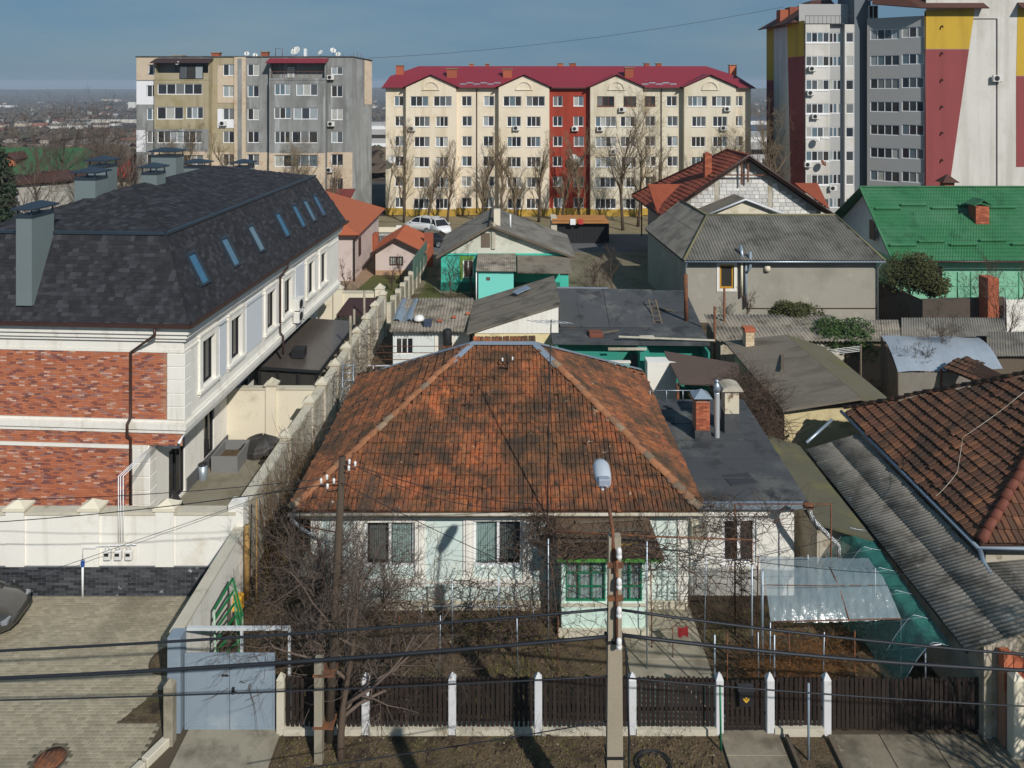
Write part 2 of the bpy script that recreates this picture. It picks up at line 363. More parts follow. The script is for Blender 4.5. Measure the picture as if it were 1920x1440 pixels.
# ------------------------------------------------------------------ local ground sheets
def sheet(name,pts,z,mat,sub=False):
    b=MB(); b.poly([(p[0],p[1],z) for p in pts]); o=b.build(name,mat); structure(o); return o
sheet('verge_soil',[(-6.0,14.0),(5.35,14.0),(5.35,19.55),(-6.0,19.55)],0.004,M_soil)
sheet('garden_soil',[(-8.6,19.6),(16,19.6),(16,24.4),(-8.6,24.4)],0.006,M_soil)
sheet('backyard_soil',[(-9.2,24.5),(26,24.5),(26,60),(-9.2,60)],0.002,M_soil)
sheet('far_yard_soil',[(-34,60.1),(34,60.1),(34,84.0),(-34,84.0)],0.001,mk('yard_earth',lin(122,112,92),rough=0.95,var=0.3,scale=0.4,fine=6,fvar=0.3,bump=0.3,stain=[(lin(86,84,54),0.5,0.6,0.1)]))
# concrete walk from the gate to the porch
def slabs(name,poly_rows,mat,z,t=0.06):
    """paving slabs cast in bays, one object each"""
    for (x0,x1,y0,y1) in poly_rows:
        b=MB(); b.cbox(x0+0.008,x1-0.008,y0+0.008,y1-0.008,z-t,z,0.012); structure(b.build(name,mat))
rowsl=[]
for i in range(4): rowsl.append((3.35+0.03*i,5.75,19.75+1.1*i,19.75+1.1*(i+1)))
slabs('garden_path',rowsl,M_conc,0.05)
slabs('entrance_path',[(5.40,6.95,17.0+0.9*i,17.9+0.9*i) for i in range(3)],mk('worn_path',lin(140,130,112),rough=0.92,var=0.3,scale=0.8,fine=12,fvar=0.2,bump=0.4,stain=[(lin(104,96,80),1.1,0.56,0.1)]),0.05)
M_apron=mk('mottled_concrete',lin(132,122,104),rough=0.92,var=0.3,scale=0.6,fine=12,fvar=0.22,bump=0.4,stain=[(lin(92,84,70),0.9,0.55,0.1),(lin(160,150,126),2.2,0.66,0.06)])  # darker concrete with broad dark and pale mottling
slabs('driveway_apron',[(8.25+1.3*i,8.25+1.3*(i+1),15.5,19.45) for i in range(3)]+[(12.15,14.5,15.5,19.45)],M_apron,0.04)
slabs('gate_apron',[(-8.5,-6.05,14.5+1.3*i,15.8+1.3*i) for i in range(4)],M_conc,0.04)
# planting bed with timber edging by the garden gate
b=MB(); b.box(7.15,8.15,16.5,19.35,-0.05,0.03); structure(b.build('planting_bed',M_soil))
t=thing('bed_edging','brown timber edging around the bare soil bed in front of small fence panel','garden edging',(7.6,18,0))
MB().box(7.05,7.145,16.5,19.3,-0.02,0.16).build('board',M_oldwood,t); MB().box(8.155,8.235,16.5,19.3,-0.02,0.14).build('board',M_oldwood,t)
# brick-paved forecourt on the left
FX0,FX1,FY0,FY1=-19.5,-9.28,16.0,24.72
b=MB(); b.box(FX0,FX1,FY0,FY1,-0.1,0.0); court=structure(b.build('forecourt_paving',M_joint))
pm=MB().cbox(-0.0965,0.0965,-0.0465,0.0465,-0.04,0.012,0.006).mesh('paver',M_paver)
mats=[]
rng=random.Random(4)
ny=int((FY1-FY0)/0.1); nx=int((FX1-FX0)/0.2)
for j in range(ny):
    for i in range(nx):
        x=FX0+0.1+0.2*i+(0.1 if j%2 else 0); y=FY0+0.05+0.1*j
        if x>FX1-0.1: continue
        if y<17.9: continue
        d1=math.hypot((x+11.6)/0.45,(y-18.75)/0.45)
        if d1<1.05: continue
        if 19.8<y<20.9 and x>-10.45+(y-19.8)*0.5: continue
        px=HX+FPX*x/y
        if px<-60: continue
        mats.append((y,Matrix.Translation((x,y,rng.uniform(-0.003,0.003)))@Matrix.Rotation(rng.uniform(-0.02,0.02),4,'X')))
mats.sort(key=lambda q:q[0])
# nearest pavers that are inside the picture come first
near=[m for y,m in mats if y>18.6]; rest_=[m for y,m in mats if y<=18.6]
pieces('paver',pm,near+rest_,court,300,'pavers')
# manhole cover, soil patch and kerb
t=thing('manhole_cover','round rusty manhole cover in the brick paved forecourt','manhole',(-11.6,18.75,0.0))
MB().lathe((-11.6,18.75,-0.02),[(0.50,0),(0.50,0.026),(0.36,0.030),(0.36,0.028),(0.05,0.03)],24).build('rim',M_joint,t)
b=MB().lathe((-11.6,18.75,0.0),[(0.35,0),(0.35,0.022),(0.02,0.024)],24)
for k in range(5): b.box(-11.88+0.12*k,-11.82+0.12*k,18.55,18.95,0.02,0.032)
b.build('lid',M_rust,t)
b=MB(); b.poly([(-10.45,19.82,0.02),(-9.3,19.82,0.02),(-9.3,20.88,0.02),(-9.9,20.88,0.02)]); structure(b.build('soil_patch',M_soil))
b=MB().lathe((-10.05,22.0,-0.03),[(0.6,0),(0.6,0.05),(0.5,0.055),(0.48,0.05),(0.02,0.055)],20)
o=b.build('tree_pit',M_soil); tag(o,'half round soil pit in the paving at the foot of the boundary wall','tree pit')
for i in range(3):
    b=MB(frame(-9.0-0.33*i*0.9,18.9-0.72*i,-24)); b.cbox(-0.11,0.11,-0.36,0.36,-0.05,0.2,0.02); o=b.build('kerb_stone',M_concw)
    tag(o,['pale kerb stone touching the concrete gate post','middle pale kerb stone beside the forecourt','pale kerb stone nearest the viewer beside forecourt'][i],'kerb stone','kerb stones beside the forecourt')
# yard slab behind the white wall
sheet('side_yard',[(-17,24.9),(-9.3,24.9),(-9.0,35.0),(-17,35.0)],0.012,M_yard)
sheet('rear_yard',[(-17,35.2),(-9.0,35.2),(-8.6,50.5),(-17,50.5)],0.010,M_yard)
# far street and parking
sheet('parking_road',[(-30,75.0),(34,75.0),(34,83.0),(-30,83.0)],0.012,M_asph)
for i in range(4):
    b=MB(); b.box(-15.5+i*3.4,-15.38+i*3.4,76.0,79.0,0.012,0.016); structure(b.build('parking_line',M_wpvc))
sheet('block_lawn',[(-48,83.3),(34,83.3),(34,95),(-48,95)],0.008,mk('dry_grass',lin(130,118,92),rough=0.95,var=0.3,scale=0.4,fine=5,fvar=0.3,bump=0.3,stain=[(lin(108,102,70),0.5,0.58,0.1)]))
b=MB(); b.box(-30,33,83.05,83.3,0,0.14); structure(b.build('street_kerb',M_concw))
# ------------------------------------------------------------------ shared builders
PANE_ME=MB().box(-0.5,0.5,-0.5,0.5,-0.5,0.5).mesh('pane',M_pane)
PANED_ME=MB().box(-0.5,0.5,-0.5,0.5,-0.5,0.5).mesh('dark_pane',M_panedark)
def window(parent,M,x0,x1,z0,z1,n=2,depth=0.12,fm=None,ft=0.055,pane=None,sill=None,rows=1,name='window'):
    """window set back in its opening: frame, mullions and sill in one mesh, each pane under it"""
    fm=fm or M_wpvc; pane=pane or PANE_ME
    y0=depth-0.05; y1=depth+0.02
    b=MB(M)
    b.box(x0,x0+ft,y0,y1,z0,z1); b.box(x1-ft,x1,y0,y1,z0,z1)
    b.box(x0+ft,x1-ft,y0,y1,z1-ft,z1); b.box(x0+ft,x1-ft,y0,y1,z0,z0+ft)
    w=(x1-x0-ft)/n; h=(z1-z0-ft)/rows
    for i in range(1,n): b.box(x0+w*i,x0+w*i+ft,y0,y1,z0+ft,z1-ft)
    for r in range(1,rows):
        for i in range(n): b.box(x0+w*i+ft,x0+w*(i+1),y0+0.006,y1-0.006,z0+h*r+0.01,z0+h*r+ft-0.01)
    if sill: b.box(x0-0.04,x1+0.04,-0.07,y0-0.002,z0-0.05,z0-0.002)
    o=b.build(name,fm,parent)
    for i in range(n):
        for r in range(rows):
            T=M@Matrix.Translation((x0+w*i+ft/2+w/2,depth+0.005,z0+h*r+ft/2+h/2))@Matrix.Diagonal((w-ft*0.8,0.02,h-ft*0.8,1))
            link('pane',pane,o,T)
    return o
def corrugated(parent,o,u,v,Lu,Lv,mat,sheet_u=1.1,sheet_v=1.6,amp=0.028,per=0.15,seed=1,name='roof_sheet',lift=0.012):
    """corrugated sheets laid in courses; o = lower start corner, u = across the waves, v = up the slope"""
    rr=random.Random(seed); o=Vector(o); u=Vector(u).normalized(); v=Vector(v).normalized(); n=u.cross(v).normalized()
    if n.z<0: n=-n
    nu=max(1,round(Lu/sheet_u)); nv=max(1,round(Lv/sheet_v)); su=Lu/nu; sv=Lv/nv
    k=max(2,round(su/per)); seg=k*5
    for j in range(nv):
        for i in range(nu):
            b=MB(); vs=[]; j1=rr.uniform(-0.012,0.012); j2=rr.uniform(0,0.02)
            for t in (0,1):
                for s in range(seg+1):
                    a=su*s/seg
                    h=amp*math.sin(2*math.pi*s/5.0)+lift*(1-t)+j2+0.004*((i+j)%2)
                    p=o+u*(i*su+a)+v*(j*sv+t*(sv+(0.08 if j<nv-1 else 0))+j1-(0.03 if t==0 else 0))+n*h
                    vs.append(tuple(p))
            m=seg+1
            vs+= [tuple(Vector(q)-n*0.008) for q in vs]
            fs=[(s,s+1,m+s+1,m+s) for s in range(seg)]
            fs+= [(2*m+s+1,2*m+s,3*m+s,3*m+s+1) for s in range(seg)]
            fs+= [(s+1,s,2*m+s,2*m+s+1) for s in range(seg)]
            b.add(vs,fs,True); b.build(name,mat,parent)
def in_poly(x,y,P):
    r=False; j=len(P)-1
    for i in range(len(P)):
        if (P[i][1]>y)!=(P[j][1]>y) and x<(P[j][0]-P[i][0])*(y-P[i][1])/(P[j][1]-P[i][1])+P[i][0]: r=not r
        j=i
    return r
def tile_mesh(w,l,mat):
    """interlocking clay tile: two rolls and a thick lower lip; x across, y up the slope"""
    prof=[(-0.5,-0.022),(-0.44,-0.008),(-0.34,0.018),(-0.08,0.022),(0.0,0.014),(0.08,0.022),(0.34,0.018),(0.44,-0.008),(0.5,-0.022)]
    vs=[]; n=len(prof)
    for (y,zz) in ((-0.06*l,0.050),(l*0.98,0.004)):
        for (x,h) in prof: vs.append((x*w*0.985,y,h+zz))
    vs+=[(x*w*0.985,-0.06*l,-0.016) for x,h in prof]
    fs=[(i,i+1,n+i+1,n+i) for i in range(n-1)]+[(2*n+i,2*n+i+1,i+1,i) for i in range(n-1)]
    return MB().add(vs,fs).mesh('roof_tile',mat)
def tile_slope(o,u,v,poly,w,l,seed,jit=0.006):
    """matrices of tiles covering polygon poly given in (u,v) metres on the slope through o"""
    rr=random.Random(seed); o=Vector(o); u=Vector(u).normalized(); v=Vector(v).normalized(); n=u.cross(v).normalized(); out=[]
    umin=min(p[0] for p in poly); umax=max(p[0] for p in poly); vmin=min(p[1] for p in poly); vmax=max(p[1] for p in poly)
    rows=int((vmax-vmin)/l)+1
    for j in range(rows):
        y=vmin+j*l; cnt=int((umax-umin)/w)+1; wob=rr.uniform(-0.012,0.012)
        for i in range(cnt):
            x=umin+(i+0.5)*w
            if not in_poly(x,min(y+l*0.45,vmax-1e-3),poly): continue
            a=rr.uniform(-0.035,0.035); c=rr.uniform(0.0,0.03)
            u2=(u*math.cos(a)+v*math.sin(a)); v2=(v*math.cos(a)-u*math.sin(a)); v2=(v2+n*(-0.018+rr.uniform(-.008,.008))).normalized(); n2=u2.cross(v2).normalized()
            sag=0.02*math.sin(x*0.9+j*0.7)
            if rr.random()<0.03: c+=rr.uniform(0.02,0.05); y_=y-rr.uniform(0.03,0.10)
            else: y_=y
            p=o+u*(x+rr.uniform(-jit,jit))+v*(y_+wob+rr.uniform(-jit,jit)*2+0.015*math.sin(x*0.8+seed))+n*(c*0.5+0.02+sag)
            out.append(basis(p,u2,v2,n2))
    return out
def cap_row(parent,a,b,r,l,mat,seed,name='hip_tile',n=7,droop=0.25):
    """half-round ridge or hip tiles bedded one after another from a (low) to b (high)"""
    rr=random.Random(seed); a=Vector(a); b=Vector(b); d=(b-a); L=d.length; d.normalize(); k=max(1,int(L/l))
    sx=d.cross(Vector((0,0,1))).normalized(); up=sx.cross(d)
    vs=[]
    for (y,s,z) in ((0,1.12,0.03),(1.08,0.92,0.0)):
        for i in range(n):
            t=math.pi*i/(n-1); vs.append((-math.cos(t)*r*s,y*l,math.sin(t)*r*0.8*s+z-droop*r))
    fs=[(i,n+i,n+i+1,i+1) for i in range(n-1)]+[tuple(range(n))]
    me=MB().add(vs,fs,True).mesh(name,mat)
    for i in range(k):
        p=a+d*(i*L/k)+Vector((rr.uniform(-.02,.02),rr.uniform(-.02,.02),rr.uniform(-.01,.02)))
        e=rr.uniform(-.05,.05); d2=(d+sx*e).normalized(); s2=d2.cross(Vector((0,0,1))).normalized(); u2=s2.cross(d2)
        link(name,me,parent,basis(p,s2,d2,u2))
def ac_unit(M,label,w=0.85,h=0.58,mat=None,scale_z=1):
    """split air-conditioner outdoor unit on the wall plane y=0 of frame M, centred at its origin"""
    o=M.translation; t=thing('air_conditioner',label,'air conditioner',o,0,'outdoor air conditioner units')
    MB(M).cbox(-w/2,w/2,-0.40,-0.08,-h/2,h/2,0.025).build('casing',M_acwhite,t)
    b=MB(M); n=18; c=(-w*0.12,-0.405,0)
    for rr_,yy in ((h*0.40,0.0),):
        vs=[(c[0]+rr_*math.cos(2*math.pi*k/n),c[1],c[2]+rr_*math.sin(2*math.pi*k/n)) for k in range(n)]+[(c[0]+rr_*math.cos(2*math.pi*k/n),c[1]-0.02,c[2]+rr_*math.sin(2*math.pi*k/n)) for k in range(n)]
        b.add(vs,[tuple(range(n,2*n))[::-1]]+[(k,(k+1)%n,n+(k+1)%n,n+k) for k in range(n)])
    b.build('fan_grille',M_black,t)
    MB(M).box(-w/2+0.08,-w/2+0.12,-0.42,0.0,-h/2-0.06,-h/2-0.004).box(w/2-0.12,w/2-0.08,-0.42,0.0,-h/2-0.06,-h/2-0.004).build('bracket',M_black,t)
    return t
def dish(p,r,label,az=0.0,col=None,tilt=0.6,foot=None):
    """satellite dish facing the sun side (towards -y), with arm and mount"""
    r*=0.75; p=Vector(p); t=thing('satellite_dish',label,'satellite dish',p,0,'satellite dishes')
    D=Vector((math.sin(az)*math.cos(tilt),-math.cos(az)*math.cos(tilt),math.sin(tilt)))
    sx=D.cross(Vector((0,0,1))).normalized(); up=sx.cross(D)
    n=16; vs=[]; fs=[]
    for i,(q,h) in enumerate(((0.05,0.0),(0.5,0.06),(0.85,0.16),(1.0,0.24),(1.0,0.20),(0.5,0.01))):
        for k in range(n):
            a=2*math.pi*k/n; vs.append(tuple(p+sx*(q*r*math.cos(a))+up*(q*r*math.sin(a))+D*(h*r)))
    for i in range(5):
        for k in range(n): fs.append((i*n+k,i*n+(k+1)%n,(i+1)*n+(k+1)%n,(i+1)*n+k))
    fs.append(tuple(range(n)))
    MB().add(vs,fs,True).build('reflector',col or M_acwhite,t)
    tip=p+D*(r*0.95)
    MB().tube([p-up*r*0.9+D*0.2*r,tip],0.02,5).box(tip.x-.05,tip.x+.05,tip.y-.05,tip.y+.05,tip.z-.05,tip.z+.05).build('arm',M_black,t)
    ft=Vector(foot) if foot is not None else p-Vector((0,0,r+0.3))
    MB().tube([p-D*0.02,p-D*0.12*r-up*0.3*r,ft],0.03,5).build('mount',M_galv,t)
    return t
def cable(name,label,pts,sag,r,mat=None,group=None,seg=14,cat='cable'):
    """sagging cable through the given supports"""
    P=[Vector(p) for p in pts]; path=[]
    for a,b in zip(P[:-1],P[1:]):
        for i in range(seg+(1 if b is P[-1] else 0)):
            t=i/seg; q=a.lerp(b,t); q.z-=sag*4*t*(1-t); path.append(q)
    o=MB().tube(path,r,5).build(name,mat or M_cable); tag(o,label,cat,group); return o
# ---- trees
def branch_mesh(seed,height,spread,levels=4,trunk_r=0.14,upright=0.5,first=0.3,dens=1.0,leafless=True,droop=0.0,trunk_pts=6,kids=(9,7,6,4),lens=(0.62,0.5,0.45,0.42),minr=0.006,fork=False):
    rr=random.Random(seed); tr=MB(); cr=MB()
    def grow(p,d,L,r,lev,mb):
        k=max(2,trunk_pts-lev) if lev<3 else 2
        pts=[p.copy()]; rad=[r]; q=p.copy(); dd=d.copy()
        for i in range(k):
            w=0.10 if lev==0 else 0.22
            dd=(dd+Vector((rr.gauss(0,w),rr.gauss(0,w),rr.gauss(0,w*0.7)+(0.05+0.10*upright if lev>0 else 0.03)-droop*lev*0.05))).normalized()
            q=q+dd*(L/k); pts.append(q.copy()); rad.append(max(minr*0.7,r*(1-0.72*(i+1)/k)))
        n=7 if lev==0 else (5 if lev==1 else 3)
        mb.tube(pts,rad,n,caps=(lev<2))
        if lev>=levels: return
        nk=max(1,int(kids[min(lev,len(kids)-1)]*dens*rr.uniform(0.8,1.2)))
        for c in range(nk):
            t=rr.uniform(first if lev==0 else 0.18,1.0); i=min(k-1,int(t*k)); f=t*k-i
            bp=pts[i].lerp(pts[i+1],f); br=rad[i]*(1-f)+rad[i+1]*f
            ax=(pts[i+1]-pts[i]).normalized(); o=ax.orthogonal().normalized(); o.rotate(Matrix.Rotation(rr.uniform(0,6.283),3,ax))
            ang=rr.uniform(0.5,1.05)*(1.15-0.55*upright)
            nd=(ax*math.cos(ang)+o*math.sin(ang)*spread).normalized()
            if lev==0: nd=(nd+Vector((0,0,0.25*upright))).normalized()
            ll=L*lens[min(lev,len(lens)-1)]*rr.uniform(0.65,1.15)*(1.15-0.45*t if lev==0 else 1)
            grow(bp,nd,ll,max(minr,br*0.62),lev+1,cr)
    grow(Vector((0,0,-0.1)),Vector((rr.gauss(0,.04),rr.gauss(0,.04),1)).normalized(),height*0.72,trunk_r,0,tr)
    return tr,cr
def bare_tree(name,label,loc,height,seed,group=None,twig=None,bark=None,**kw):
    t=thing(name,label,'tree',loc,0,group); T=Matrix.Translation(Vector(loc))
    tr,cr=branch_mesh(seed,height,kw.pop('spread',1.0),**kw); tr.M=T; cr.M=T
    tr.build('trunk',bark or M_bark,t); cr.build('crown',twig or M_twig,t); return t
def shrub(name,label,c,rx,ry,rz,n,leaf,mat,seed,cat='shrub',stem_h=None,group=None,lumps=7):
    """evergreen shrub: uneven clumps of small leaf faces round a few stems"""
    rr=random.Random(seed); c=Vector(c); t=thing(name,label,cat,(c.x,c.y,c.z-rz),0,group)
    b=MB()
    for k in range(4):
        a=rr.uniform(0,6.28); b.tube([(c.x,c.y,c.z-rz-0.05),(c.x+0.3*rx*math.cos(a),c.y+0.3*ry*math.sin(a),c.z),(c.x+0.6*rx*math.cos(a),c.y+0.6*ry*math.sin(a),c.z+0.5*rz)],[0.04,0.025,0.008],5)
    b.build('stem',M_bark,t)
    L=[]
    for k in range(lumps):
        d=Vector((rr.gauss(0,1),rr.gauss(0,1),rr.gauss(0,0.8))).normalized()*rr.uniform(0.3,0.75); L.append((d,rr.uniform(0.35,0.6)))
    L.append((Vector((0,0,0)),0.7))
    vs=[]; fs=[]
    for i in range(n):
        d,s=rr.choice(L); q=Vector((rr.gauss(0,1),rr.gauss(0,1),rr.gauss(0,1))).normalized()*(rr.random()**0.35)*s+d
        p=c+Vector((q.x*rx,q.y*ry,max(q.z,-0.95)*rz))
        a=Vector((rr.gauss(0,1),rr.gauss(0,1),rr.gauss(0,1))).normalized(); bb=a.orthogonal().normalized(); l=leaf*rr.uniform(0.6,1.3)
        base=len(vs); vs+= [tuple(p-a*l),tuple(p+bb*l*0.4),tuple(p+a*l),tuple(p-bb*l*0.4)]; fs.append((base,base+1,base+2,base+3))
    MB().add(vs,fs).build('foliage',mat,t); return t
def tangle(mb,c,ext,n,seed,L=0.8,r=0.007,up=0.2,bend=0.35,k=5):
    """tangle of thin stems within a box of half-size ext round c"""
    rr=random.Random(seed); c=Vector(c)
    for i in range(n):
        p=c+Vector((rr.uniform(-1,1)*ext[0],rr.uniform(-1,1)*ext[1],rr.uniform(-1,1)*ext[2]))
        d=Vector((rr.gauss(0,1),rr.gauss(0,1),rr.gauss(0,0.6)+up)).normalized(); pts=[p.copy()]; l=L*rr.uniform(0.4,1.2)
        for j in range(k):
            d=(d+Vector((rr.gauss(0,bend),rr.gauss(0,bend),rr.gauss(0,bend)))).normalized(); p=p+d*l/k; pts.append(p.copy())
        q=r*rr.uniform(0.5,1.4); mb.tube(pts,[q*(1-0.6*j/k) for j in range(k+1)],3,caps=False)
    return mb
# ------------------------------------------------------------------ cream apartment block with crimson roof
M_bcream=mk('block_cream_render',lin(226,212,188),streak=[(lin(196,178,144),0.9,0.58,0.1)],rough=0.9,var=0.06,scale=0.15,fine=2.5,fvar=0.05,bump=0.05,stain=[(lin(204,186,148),0.25,0.64,0.12)])
M_bcream2=mk('block_pale_render',lin(218,208,186),streak=[(lin(184,170,140),0.9,0.57,0.1)],rough=0.9,var=0.06,scale=0.15,fine=2.5,fvar=0.05,bump=0.05,stain=[(lin(196,182,150),0.25,0.62,0.12)])
M_bred=mk('block_red_render',lin(160,62,42),streak=[(lin(130,50,38),0.9,0.57,0.1)],rough=0.9,var=0.08,scale=0.2,fine=3,fvar=0.05,bump=0.05,stain=[(lin(138,54,40),0.3,0.6,0.1)])
M_crimson=mk('crimson_sheet',lin(134,44,56),rough=0.55,var=0.08,scale=0.2,fine=4,fvar=0.05,bump=0.05,spec=0.35)
M_plinth=mk('ochre_plinth',lin(182,148,62),rough=0.9,var=0.25,scale=0.4,fine=4,fvar=0.2,bump=0.2)
M_stoneblk=mk('limestone_block',(0.5,0.4,0.3),rough=0.9,var=0.12,scale=0.4,fine=6,fvar=0.12,bump=0.2,rnd=0.08,pal=[lin(214,192,156),lin(204,180,146),lin(220,200,168),lin(196,174,140)])
YB=95.0; MBk=frame(0,YB)
def bx(px): return XA(px,YB)
def bz(py): return ZA(py,YB)
tb=thing('apartment_block','long cream apartment block with crimson roof and red middle section','apartment block',(bx(1065),YB+5,0))
segs=[('s',721,761,M_bcream,0.9),('b',761,855,M_bcream,0.0),('s',855,935,M_bcream,0.9),('b',935,1030,M_bcream,0.0),('r',1030,1107,M_bred,0.9),
      ('b',1107,1205,M_bcream2,0.0),('s',1205,1283,M_bcream2,0.9),('b',1283,1380,M_bcream2,0.0),('s',1380,1412,M_bcream2,0.9)]
rows=[190,228,266,304,342,382]
W1={0:[(737,755,2)],1:[(770,804,3),(813,847,3)],2:[(865,884,2),(906,926,2)],3:[(943,977,3),(986,1021,3)],4:[(1038,1056,2),(1077,1096,2)],
    5:[(1120,1152,3),(1169,1193,3)],6:[(1212,1232,2),(1253,1273,2)],7:[(1290,1326,4),(1334,1370,4)],8:[(1380.5,1397,2)]}
W2={0:[(738,755,2)],1:[(776,805,3),(817,840,3)],2:[(865,884,2),(906,926,2)],3:[(951,977,3),(987,1013,3)],4:[(1038,1056,2),(1077,1096,2)],
    5:[(1116,1155,4),(1164,1192,3)],6:[(1212,1232,2),(1253,1273,2)],7:[(1297,1323,3),(1336,1363,3)],8:[(1380.5,1397,2)]}
rb=random.Random(5)
EZ=bz(163)
M_brownframe=mk('brown_window_frame',lin(112,58,40),rough=0.6,bump=0.0)
for i,(kd,a,c,mat,off) in enumerate(segs):
    x0,x1=bx(a),bx(c); holes=[]; wins=[]
    for r,yc in enumerate(rows):
        for (p,q,n) in (W1 if r==0 else W2)[i]:
            jj=rb.uniform(-0.05,0.05)
            h=(bx(p)+jj,bx(q)+jj,bz(yc+9.5),bz(yc-9.5)); holes.append(h); wins.append((h,n))
    f=MB(MBk); f.facade(x0,x1,0.9,EZ,holes,0.16,off)
    if kd=='b':
        f.quad((x0,1.0,0.9),(x0,0,0.9),(x0,0,EZ),(x0,1.0,EZ)); f.quad((x1,0,0.9),(x1,1.0,0.9),(x1,1.0,EZ),(x1,0,EZ))
        ap=((x0+x1)/2,0,bz(142))
        f.poly([(x0,0,EZ),(x1,0,EZ),ap])
    wl_=f.build('wall',mat,tb)
    for (h,n) in wins:
        T=MBk@Matrix.Translation((0,off,0))
        fm=M_brownframe if (i in (5,6) and h[2]>13.5 and h[0]<bx(1235)) else M_wpvc
        window(tb,T,*h,n=n,depth=0.14,fm=fm,ft=0.075,sill=True)
    p=MB(MBk); p.box(x0,x1,off-0.06,off+0.4,0,0.9); p.build('plinth',M_plinth,tb)
    if kd=='b':
        # gable roof running back into the main roof, and the blind arch
        ap=Vector(((x0+x1)/2,0,bz(141)))
        b=MB(MBk)
        for sx,ex in ((x0-0.35,1),(x1+0.35,-1)):
            pts=[(sx,-0.35,EZ-0.05),(ap.x,-0.35,ap.z+0.08),(ap.x,5,ap.z+0.08),(sx,1.2,EZ-0.05)]
            b.slab(pts if ex<0 else pts[::-1],0.10)
        b.build('gable_roof',M_crimson,tb)
        b=MB(MBk); R0,R1=1.05,0.88; cz=bz(167.5); n=14
        for k in range(n):
            t0,t1=math.pi*k/n,math.pi*(k+1)/n
            P=[(ap.x+R0*math.cos(t),-0.10,cz+R0*math.sin(t)) for t in (t0,t1)]; Q=[(ap.x+R1*math.cos(t),-0.10,cz+R1*math.sin(t)) for t in (t0,t1)]
            b.slab([P[0],P[1],Q[1],Q[0]],0.10,(0,-1,0))
        b.box(ap.x-1.12,ap.x+1.12,-0.12,-0.004,cz-0.12,cz)
        b.build('arch_moulding',mat,tb)
x0,x1=bx(721),bx(1412)
b=MB(MBk); b.quad((x0,12,0),(x0,0.9,0),(x0,0.9,EZ),(x0,12,EZ)); b.quad((x1,0.9,0),(x1,12,0),(x1,12,EZ),(x1,0.9,EZ)); b.quad((x1,12,0),(x0,12,0),(x0,12,EZ),(x1,12,EZ))
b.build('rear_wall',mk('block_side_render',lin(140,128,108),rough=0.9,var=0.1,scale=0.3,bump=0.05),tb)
RZ=17+31*(YB+6)/FPX
b=MB(MBk); e=0.45; ze=EZ-0.1
A=(x0-e,0.9-e,ze); B=(x1+e,0.9-e,ze); C=(x1+e,12+e,ze); D=(x0-e,12+e,ze)
k=1.1
A1=(x0+0.2,2.0,ze+1.55); B1=(x1-0.2-0.9,2.0,ze+1.55); C1=(x1-1.1,11,ze+1.55); D1=(x0+0.2,11,ze+1.55)
r0=(x0+3.6,6,RZ); r1=(x1-4.4,6,RZ)
# front slope down to the eave, split so that it stays flat
tq_=0.52; yA=(0.9-e)+(6-(0.9-e))*tq_; zA=ze+(RZ-ze)*tq_; yC=12+e-(6+e)*tq_
Al=(x0+0.15,yA,zA); Bl=(x1-1.0,yA,zA); Cl=(x1-1.0,yC,zA); Dl=(x0+0.15,yC,zA)
b.slab([A,B,Bl,r1,r0,Al],0.1); b.slab([C,D,Dl,r0,r1,Cl],0.1); b.slab([D,A,Al,Dl],0.1); b.slab([Dl,Al,r0],0.1); b.slab([B,C,Cl,Bl],0.1); b.slab([Bl,Cl,r1],0.1)
b.build('roof',M_crimson,tb)
MB(MBk).box(x0-e,x1+e,0.9-e-0.09,0.9-e-0.003,ze-0.12,ze+0.02).build('gutter',M_brownmetal,tb)
for px in (893.5,1242.5):
    MB(MBk).tube([(bx(px),0.8,0.3),(bx(px),0.8,EZ-0.2)],0.06,6).build('downpipe',M_brownmetal,tb)
# blue sheet on the right hip and pale snow guards
MB(MBk).slab([(x1+0.2,0.7,ze+0.25),(x1+0.35,3.2,ze+0.25),(x1-1.2,4.0,ze+1.35),(x1-1.4,2.9,ze+1.3)],0.03).build('blue_sheet',mk('blue_sheet',lin(38,92,140),rough=0.5,bump=0.0),tb)
sl=(RZ-ze)/(6-(0.9-e))
for px,py in ((867,162),(880,160),(893,162),(906,160),(919,162),(932,160),(1213,162),(1227,160),(1240,162),(1253,160),(1266,162)):
    yy=1.2 if py==162 else 1.5; zz=ze+sl*(yy-(0.9-e))
    MB(MBk).box(bx(px)-0.42,bx(px)+0.42,yy-0.03,yy+0.03,zz+0.01,zz+0.15).build('snow_guard',M_galv,tb)
for (p,q,pt,yy) in ((743,757,122,4),(838,857,128,3.2),(880,888,119,6.5),(910,917,119,6.5),(943,960,129,3.2),(1045,1056,118,6.5),(1068,1080,118,6.5),(1171,1187,126,3.2),(1208,1217,118,6.5),(1230,1240,118,6.5),(1367,1380,121,5.5)):
    zz=ZA(pt,YB+yy); s=(YB+yy)/FPX
    b=MB(MBk); X0,X1=(p-HX)*s,(q-HX)*s
    b.box(X0,X1,yy-0.3,yy+0.3,zz-1.6,zz-0.08); o=b.build('chimney',M_redbrick,tb)
    MB(MBk).box(X0-0.12,X1+0.12,yy-0.42,yy+0.42,zz-0.08,zz).build('chimney_cap',M_conc,o)
